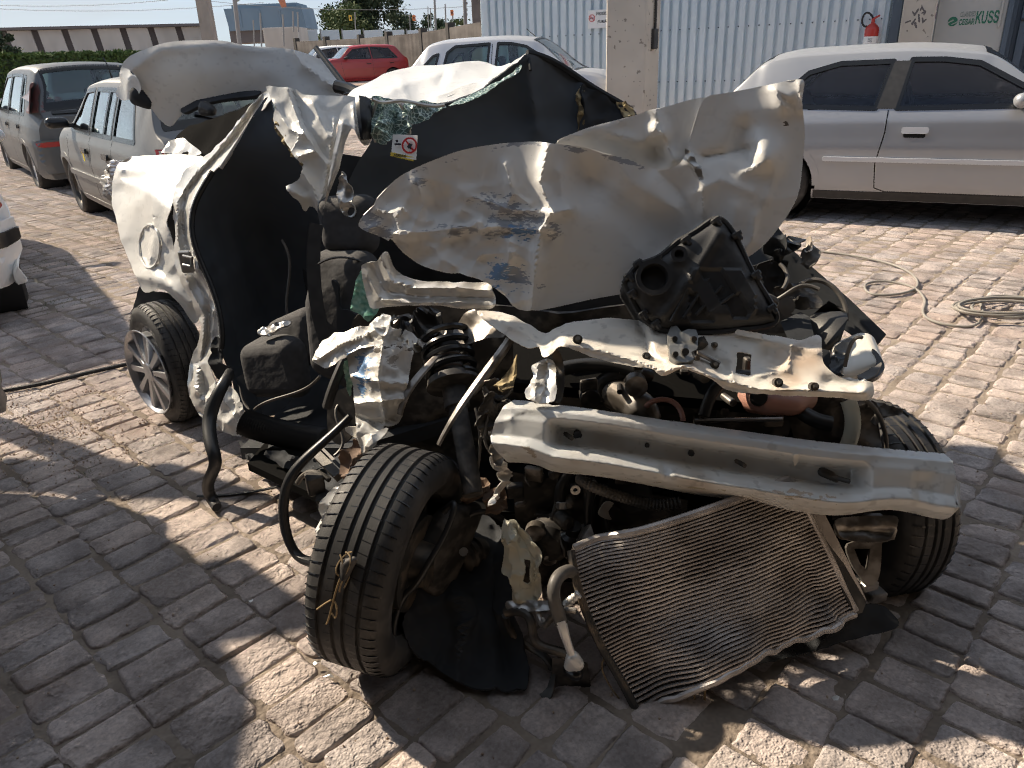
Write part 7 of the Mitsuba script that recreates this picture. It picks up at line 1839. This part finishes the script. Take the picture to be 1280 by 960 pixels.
def on_plane(px, py, off=0.0):
    d = CR * (px - 640) / FOC + CU * (480 - py) / FOC + _f
    return CAM + d * (((c0_ - CAM) @ en) / (d @ en)) + en * off


V2, F2, _ = fill(abp, 5)


def ab_relief(V):
    d = shapely.distance(abp.exterior, shapely.points(V))
    r = -0.030 * np.exp(-d / 7.0)
    s = (V[:, 0] - 800) * .8 - (V[:, 1] - 350) * .6
    r = r + 0.006 * np.sign(np.sin(s / 7.0)) * ((V[:, 0] > 862) & (V[:, 1] > 335) & (V[:, 0] < 945) & (d > 14))
    return r + 0.010 * np.exp(-(shapely.distance(LineString([(830, 395), (875, 330), (900, 290)]), shapely.points(V)) / 6) ** 2)


W2 = np.array([on_plane(x, y) for x, y in V2]) + en * ab_relief(V2)[:, None]
nn = vnormals(W2, F2)
if (nn @ en).mean() < 0:
    F2 = F2[:, ::-1]
scene[AB] = mikit.ply(solid(W2, F2, 0.11, np.repeat(en[None], len(W2), 0)), 'm_airbox', 25)
labels[AB] = {'label': 'dusty black air filter box against the hood'}
pc = on_plane(816, 349, .0)
add('port', [lathe([(.034, -.02), (.040, .018), (.046, .020), (.046, .028), (.034, .028), (.030, -.03), (.0001, -.03)], 30, frame(pc, ex, en))], 'm_airbox', AB, 35)
add('port', lathe([(.014, 0), (.017, .018), (.021, .022), (.012, .022), (.010, .004), (.0001, .004)], 20, frame(on_plane(848, 319, -.01), ex, en)), 'm_airbox', AB, 35)
for px, py in ((786, 344), (798, 328), (822, 322), (858, 298), (896, 274), (790, 366), (804, 392), (820, 404), (922, 292), (946, 342), (966, 384)):
    add('clip', merge([boxat(None, (.026, .016, .020), M=frame(on_plane(px, py, -.01), ex, en)), boxat(None, (.012, .026, .010), M=frame(on_plane(px + 2, py + 2, -.004), ex, en))]), 'm_airbox', AB, 30)
add('rim', tube([on_plane(x, y, -.024) for x, y in abo] + [on_plane(*abo[0], -.024)], .0075, n=120, k=6), 'm_airbox', AB, 30)
for k in range(4):
    add('rib', tube([on_plane(838 + 16 * k, 402 - 4 * k, .002), on_plane(872 + 15 * k, 338 + 10 * k, .002)], .004, smooth=False, k=6), 'm_airbox', AB, 30)
# behind and right of it: liner sheet, battery tray, headlamp
wadd('splash_liner', sheet([(955, 330), (975, 312), (990, 312), (1020, 338), (1060, 372), (1108, 418), (1100, 428), (1090, 437), (1056, 412), (1010, 396), (975, 390)], [(955, 330, 2.20), (990, 312, 2.22), (1108, 418, 1.98), (1090, 437, 1.95), (975, 390, 2.10)], h=5, curve=False, thick=.004, creases=[([(985, 316), (1100, 424)], .01, 5, 1.2)]), 'm_black_trim', 30, label='flat black liner sheet sticking out at the right')
for k, (o, Y, m_) in enumerate([([(956, 300), (968, 284), (978, 290), (984, 306), (972, 322), (958, 318)], 2.14, 'm_black_trim'), ([(968, 318), (984, 300), (1000, 294), (996, 304), (984, 316), (976, 334)], 2.12, 'm_glossy_black'), ([(1001, 318), (1008, 308), (1026, 313), (1018, 330), (1010, 336), (1000, 328)], 2.10, 'm_hose_grey'), ([(1004, 310), (1010, 294), (1014, 296), (1012, 312)], 2.10, 'm_structure_white'), ([(950, 330), (976, 326), (986, 350), (974, 372), (956, 360)], 2.08, 'm_black_trim'), ([(975, 360), (1000, 352), (1022, 364), (1026, 380), (1000, 384), (982, 380)], 2.02, 'm_engine_dark')]):
    wadd('plastic_shard', sheet(o, [(o[0][0], o[0][1], Y), (o[1][0], o[1][1], Y + .04), (o[3][0], o[3][1], Y - .04), (o[-1][0], o[-1][1], Y)], h=3, crum=[(.05, .05, 120 + k)], jag=1.2), m_, 22)
for p, r in (([(962, 378, 2.0), (985, 366, 1.98), (1000, 358, 1.98), (1024, 362, 1.96)], .006), ([(1000, 356, 2.06), (1030, 352, 2.04), (1052, 372, 2.0), (1058, 400, 1.96)], .007), ([(975, 330, 2.1), (984, 345, 2.06), (978, 362, 2.02)], .006), ([(945, 385, 1.96), (955, 372, 1.98), (972, 380, 1.98)], .012)):
    wadd('cable', tube([at(x, y, Y=Y) for x, y, Y in p], r, k=8), 'm_hose_grey')
wadd('spare_cap', lathe([(.0001, 0), (.022, 0), (.024, .008), (.0001, .01)], 20, frame(at(982, 383, Y=1.96), [1, 0, 0], [0, -1, .4])), 'm_hose_grey', 30)
wadd('duct_box', hullof([at(x, y, Y=Y) for x, y, Y in ((1010, 398, 1.98), (1058, 388, 1.98), (1036, 376, 2.06), (1060, 398, 1.9), (1028, 436, 1.88), (1046, 440, 1.88), (1014, 420, 1.96))]), 'm_black_plastic', 20)
wadd('duct_box', hullof([at(x, y, Y=Y) for x, y, Y in ((975, 402, 1.95), (1012, 396, 1.96), (1020, 430, 1.86), (985, 424, 1.88), (1000, 390, 2.02))]), 'm_black_trim', 20)
hlp = wadd('headlamp', blob([(at(1052, 440, Y=1.88), .03), (at(1080, 430, Y=1.88), .03), (at(1058, 470, Y=1.78), .028), (at(1092, 458, Y=1.78), .026), (at(1075, 425, Y=1.94), .02)], .010, 3), 'm_reflector', 40, label='smashed headlamp with its pale reflector bared')
wadd('housing', sheet([(1040, 440), (1056, 424), (1064, 420), (1058, 440), (1050, 466), (1056, 474), (1044, 470), (1036, 456)], [(1040, 440, 1.84), (1064, 420, 1.86), (1056, 474, 1.72), (1036, 456, 1.80)], h=3, crum=[(.03, .05, 15)]), 'm_glossy_black', 24, hlp)
wadd('bezel', sheet([(1090, 436), (1098, 442), (1106, 458), (1098, 470), (1080, 476), (1072, 472), (1090, 462), (1096, 450)], [(1090, 436, 1.80), (1106, 458, 1.74), (1080, 476, 1.70), (1072, 472, 1.72)], h=2.5, thick=.012), 'm_glossy_black', 24, hlp)
wadd('lens_shard', sheet([(1072, 470), (1090, 458), (1102, 452), (1096, 466), (1082, 474)], [(1072, 470, 1.70), (1102, 452, 1.72), (1082, 474, 1.68)], h=2.5, crum=[(.01, .03, 6)]), 'm_hose_grey', 24, hlp)
wadd('wire', tube([at(x, y, Y=1.73) for x, y in ((1056, 458), (1060, 440), (1068, 424), (1078, 422))], .005, k=6), 'm_hose_grey', 30, hlp)
wadd('crushed_end', sheet([(1030, 476), (1050, 468), (1075, 474), (1090, 472), (1088, 482), (1070, 490), (1045, 486)], [(1030, 476, 1.68), (1075, 474, 1.67), (1088, 482, 1.64), (1045, 486, 1.65)], h=2.5, crum=[(.03, .03, 17)], jag=2), 'm_structure_white', 20)
wadd('tyre_scrap', sheet([(1086, 503), (1102, 502), (1112, 508), (1128, 512), (1126, 518), (1104, 522), (1096, 530), (1088, 528), (1094, 516)], [(1086, 503, 1.78), (1112, 508, 1.76), (1126, 518, 1.74), (1090, 528, 1.74)], h=2.5, crum=[(.03, .03, 19)], jag=2), 'm_engine_dark', 20)

wadd('bay_light_blocker', hullof([at(x, y, Y=Y) + np.array([0, 0, d]) for x, y, Y in ((640, 440, 1.90), (1000, 470, 1.80), (1010, 380, 2.12), (640, 390, 2.12)) for d in (-.09, -.12)]), 'm_void', False)  # near-black slab added to stop sun leaking between hood and crossmember
# ---- right-hand brackets under the beam
wadd('horn_bracket', sheet([(1044, 650), (1062, 646), (1090, 645), (1120, 645), (1122, 656), (1116, 668), (1108, 676), (1080, 678), (1054, 672), (1046, 662)], [(1044, 650, 1.60), (1090, 645, 1.60), (1120, 648, 1.58), (1108, 676, 1.56), (1054, 672, 1.57)], h=3.5, creases=[([(1050, 664), (1116, 666)], -.012, 4, 1.2)], crum=[(.006, .03, 7)], thick=.01), 'm_engine_alloy', 30)
wadd('frame_bracket', sheet([(1060, 680), (1098, 676), (1102, 690), (1098, 724), (1084, 732), (1076, 722), (1064, 704)], [(1060, 680, 1.60), (1098, 676, 1.60), (1098, 724, 1.56), (1076, 722, 1.56)], h=3, holes=[[(1068, 686), (1088, 686), (1084, 712), (1076, 706)]], thick=.01), 'm_engine_alloy', 30)
wadd('mount_block', boxat(at(1082, 728, Y=1.58), (.045, .05, .025), .3), 'm_engine_alloy', 30)
wadd('mount_block', boxat(at(1092, 742, Y=1.6), (.05, .05, .03), .2), 'm_engine_alloy', 30)
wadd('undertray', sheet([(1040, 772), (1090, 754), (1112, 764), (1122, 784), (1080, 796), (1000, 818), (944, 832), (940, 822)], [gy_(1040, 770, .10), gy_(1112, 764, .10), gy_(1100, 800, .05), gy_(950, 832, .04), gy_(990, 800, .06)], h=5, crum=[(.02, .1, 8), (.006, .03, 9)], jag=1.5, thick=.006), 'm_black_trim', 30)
wadd('hose', tube([at(1098, 758, Y=1.74), at(1116, 756, Y=1.74), at(1132, 768, Y=1.72), at(1146, 790, Y=1.70), at(1140, 810, Y=1.66)], .018, k=10), 'm_hose_grey')

# ---- left bracket, pipes and fittings below the beam
br = sheet([(627, 652), (636, 650), (646, 653), (658, 670), (674, 688), (675, 720), (673, 748), (656, 752), (641, 750), (640, 722), (628, 714), (630, 690)], [(627, 652, 1.60), (646, 653, 1.59), (674, 688, 1.55), (673, 748, 1.52), (641, 750, 1.54), (628, 700, 1.58)], h=3, holes=[[(655, 698), (664, 700), (662, 730), (654, 728)]], creases=[([(634, 656), (650, 700), (648, 748)], .014, 4, 1.0), ([(645, 660), (668, 700), (668, 748)], -.012, 4, 1.0)], crum=[(.02, .04, 18)], jag=1.2)
wadd('radiator_bracket', br, 'm_bracket_pale', 24, label='pale corroded bracket left of the radiator')
wadd('cross_plate', sheet([(634, 752), (660, 750), (690, 752), (692, 760), (676, 764), (650, 764), (634, 762)], [(634, 752, 1.54), (690, 752, 1.50), (676, 764, 1.49)], h=3, crum=[(.01, .03, 5)], thick=.012), 'm_raw_metal', 24)
wadd('pipe', tube([at(x, y, Y=Y) for x, y, Y in ((632, 766, 1.53), (645, 764, 1.52), (660, 770, 1.50), (665, 785, 1.48), (670, 802, 1.46), (690, 812, 1.44), (711, 820, 1.42))], .012, n=50), 'm_steel_dark')
wadd('pipe', tube([at(x, y, Y=Y) for x, y, Y in ((632, 770, 1.54), (640, 790, 1.54), (658, 806, 1.52), (680, 820, 1.48), (690, 836, 1.46))], .010, n=50), 'm_steel_dark')
wadd('pipe', [tube([at(x, y, Y=Y) for x, y, Y in ((672, 766, 1.50), (680, 782, 1.46), (690, 772, 1.44), (720, 764, 1.42))], .008, n=40), tube([at(684, 784, Y=1.46), at(678, 772, Y=1.48)], .005, smooth=False)], 'm_engine_alloy')
gh = [(718, 716, 1.50), (704, 716, 1.47), (694, 728, 1.44), (692, 745, 1.42), (697, 765, 1.41), (702, 780, 1.40)]
wadd('coolant_hose', tube([at(x, y, Y=Y) for x, y, Y in gh], .016, n=50, k=12), 'm_hose_grey')
wadd('hose_neck', tube([at(x, y, Y=Y) for x, y, Y in ((701, 776, 1.40), (705, 790, 1.39), (709, 803, 1.385), (715, 818, 1.38))], [.013, .012, .010, .010], n=20), 'm_fitting')
wadd('hose_neck', tube([at(x, y, Y=Y) for x, y, Y in ((708, 755, 1.46), (715, 749, 1.45), (724, 742, 1.45))], .010 * (1 + .15 * np.sin(np.arange(30))), n=30), 'm_fitting')
wadd('fitting', blob([(at(716, 822, Y=1.38), .017), (at(722, 830, Y=1.375), .016), (at(712, 832, Y=1.38), .014)], .005, 2), 'm_fitting', 40, label='white hose fitting below the radiator corner')
wadd('fitting_base', blob([(at(720, 842, Y=1.39), .018), (at(712, 838, Y=1.40), .014)], .006, 2), 'm_glossy_black', 40)
wadd('lower_plate', sheet([(653, 859), (662, 864), (672, 868), (683, 860), (689, 840), (691, 822), (694, 845), (690, 868), (681, 880), (668, 876)], [(653, 859, 1.44), (683, 860, 1.40), (691, 822, 1.46), (681, 880, 1.38), (660, 866, 1.42)], h=3, thick=.006), 'm_steel_dark', 30)
wadd('lower_tank', hullof([at(x, y, Y=Y) for x, y in ((690, 822), (734, 828), (742, 880), (690, 882)) for Y in (1.42, 1.60)]), 'm_engine_dark', False)
wadd('subframe_blocker', [hullof([at(x, y, Y=Y) for x, y in ((640, 790), (1060, 760), (1060, 790), (640, 860)) for Y in (1.72, 1.95)]), hullof([at(x, y, Y=Y) for x, y in ((600, 640), (680, 640), (690, 800), (610, 790)) for Y in (1.95, 2.3)]), hullof([at(x, y, Y=Y) for x, y in ((950, 600), (1080, 600), (1090, 740), (960, 760)) for Y in (1.85, 2.3)])], 'm_void', False)  # near-black hulls added low down to block light and deepen the shade
wadd('gearbox_blocker', [blob([(at(585, 735, Y=1.95), .10), (at(620, 690, Y=2.0), .11), (at(655, 760, Y=1.95), .10), (at(560, 790, Y=1.92), .05)], .03, 3), hullof([at(x, y, Y=Y) for x, y in ((530, 640), (690, 640), (700, 850), (540, 800)) for Y in (2.05, 2.4)])], 'm_engine_dark', 40)  # dark bulk added under the engine to block light
wadd('gap_blocker', sheet([(840, 598), (1050, 618), (1066, 740), (1000, 760), (850, 745)], [(840, 598, 1.86), (1050, 618, 1.84), (1066, 740, 1.80), (850, 745, 1.84)], h=9, curve=False, crum=[(.02, .1, 4)], thick=.006), 'm_void', 30)  # near-black sheet added to cover lit ground showing through the gap
wadd('front_rail', hullof([at(x, y, Y=Y) for x, y in ((1040, 590), (1090, 590), (1090, 650), (1040, 650)) for Y in (1.62, 2.3)]), 'm_engine_dark', False)
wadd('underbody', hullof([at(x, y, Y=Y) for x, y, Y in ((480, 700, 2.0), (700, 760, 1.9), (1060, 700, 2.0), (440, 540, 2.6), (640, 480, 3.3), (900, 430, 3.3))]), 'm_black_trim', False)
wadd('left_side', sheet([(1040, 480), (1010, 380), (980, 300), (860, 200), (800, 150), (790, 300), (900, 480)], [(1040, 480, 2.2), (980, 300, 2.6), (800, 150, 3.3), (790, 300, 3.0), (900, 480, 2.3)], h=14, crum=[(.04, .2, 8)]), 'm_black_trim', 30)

# ---------------------------------------------------------------- cables and small things on the ground
pmat('m_cable_grey', rgb(0.27, 0.25, 0.22), 0.6)
G = lambda pts, z=.012: [at(x, y, Z=z) for x, y in pts]
hosek = add('ground_hose', tube(G([(-60, 500), (0, 489), (60, 478), (110, 466), (150, 457), (196, 447), (215, 445)], .014), .011, n=70, k=8), 'm_rubber_hose')
tag(hosek, 'thin black hose running from the rear wheel to the left edge', 'hose')
cab = add('ground_cable', [tube(G([(990, 312), (1040, 316), (1080, 322), (1116, 331), (1140, 343), (1147, 356), (1140, 363), (1118, 368), (1092, 368), (1081, 360), (1088, 353), (1110, 352), (1138, 358), (1152, 368), (1156, 380), (1154, 392), (1168, 402), (1190, 407), (1212, 408), (1226, 400), (1228, 388), (1226, 378), (1236, 371), (1262, 370), (1300, 376)], .010), .0075, n=220, k=8)], 'm_cable_grey')
tag(cab, 'long grey cable looping across the sunlit cobbles at the right', 'cable')
coil = []
rng = np.random.default_rng(4)
for k in range(6):
    cx, cy_, rx, ry = 1262 + rng.normal(0, 5), 383 + rng.normal(0, 2), 58 + rng.normal(0, 6), 10 + rng.normal(0, 1.2)
    coil.append(tube(G([(cx + rx * math.cos(a), cy_ + ry * math.sin(a)) for a in np.linspace(0, 6.0, 16)], .014 + .009 * k), .0075, n=70, k=7))
ck_ = add('cable_coil', coil, 'm_cable_grey')
tag(ck_, 'loose coil of grey cable lying at the right edge', 'cable')
chips = []
for px, py in ((106, 624), (314, 751), (412, 845), (1045, 873), (395, 829)):
    c = at(px, py, Z=.012)
    chips.append(xf(hullof(np.random.default_rng(px).normal(0, 1, (8, 3)) * [.006, .004, .002]), c))
for i, m in enumerate(chips):
    kk = add('debris_chip', m, 'm_fitting', None, False)
    tag(kk, ['white chip lying in the shaded band at the left', 'white chip on the lit strip below the left cobbles', 'white chip left of the front tyre foot', 'pale chip in the deep shade right of the radiator', 'tiny white chip beside the tyre'][i], 'debris', None)
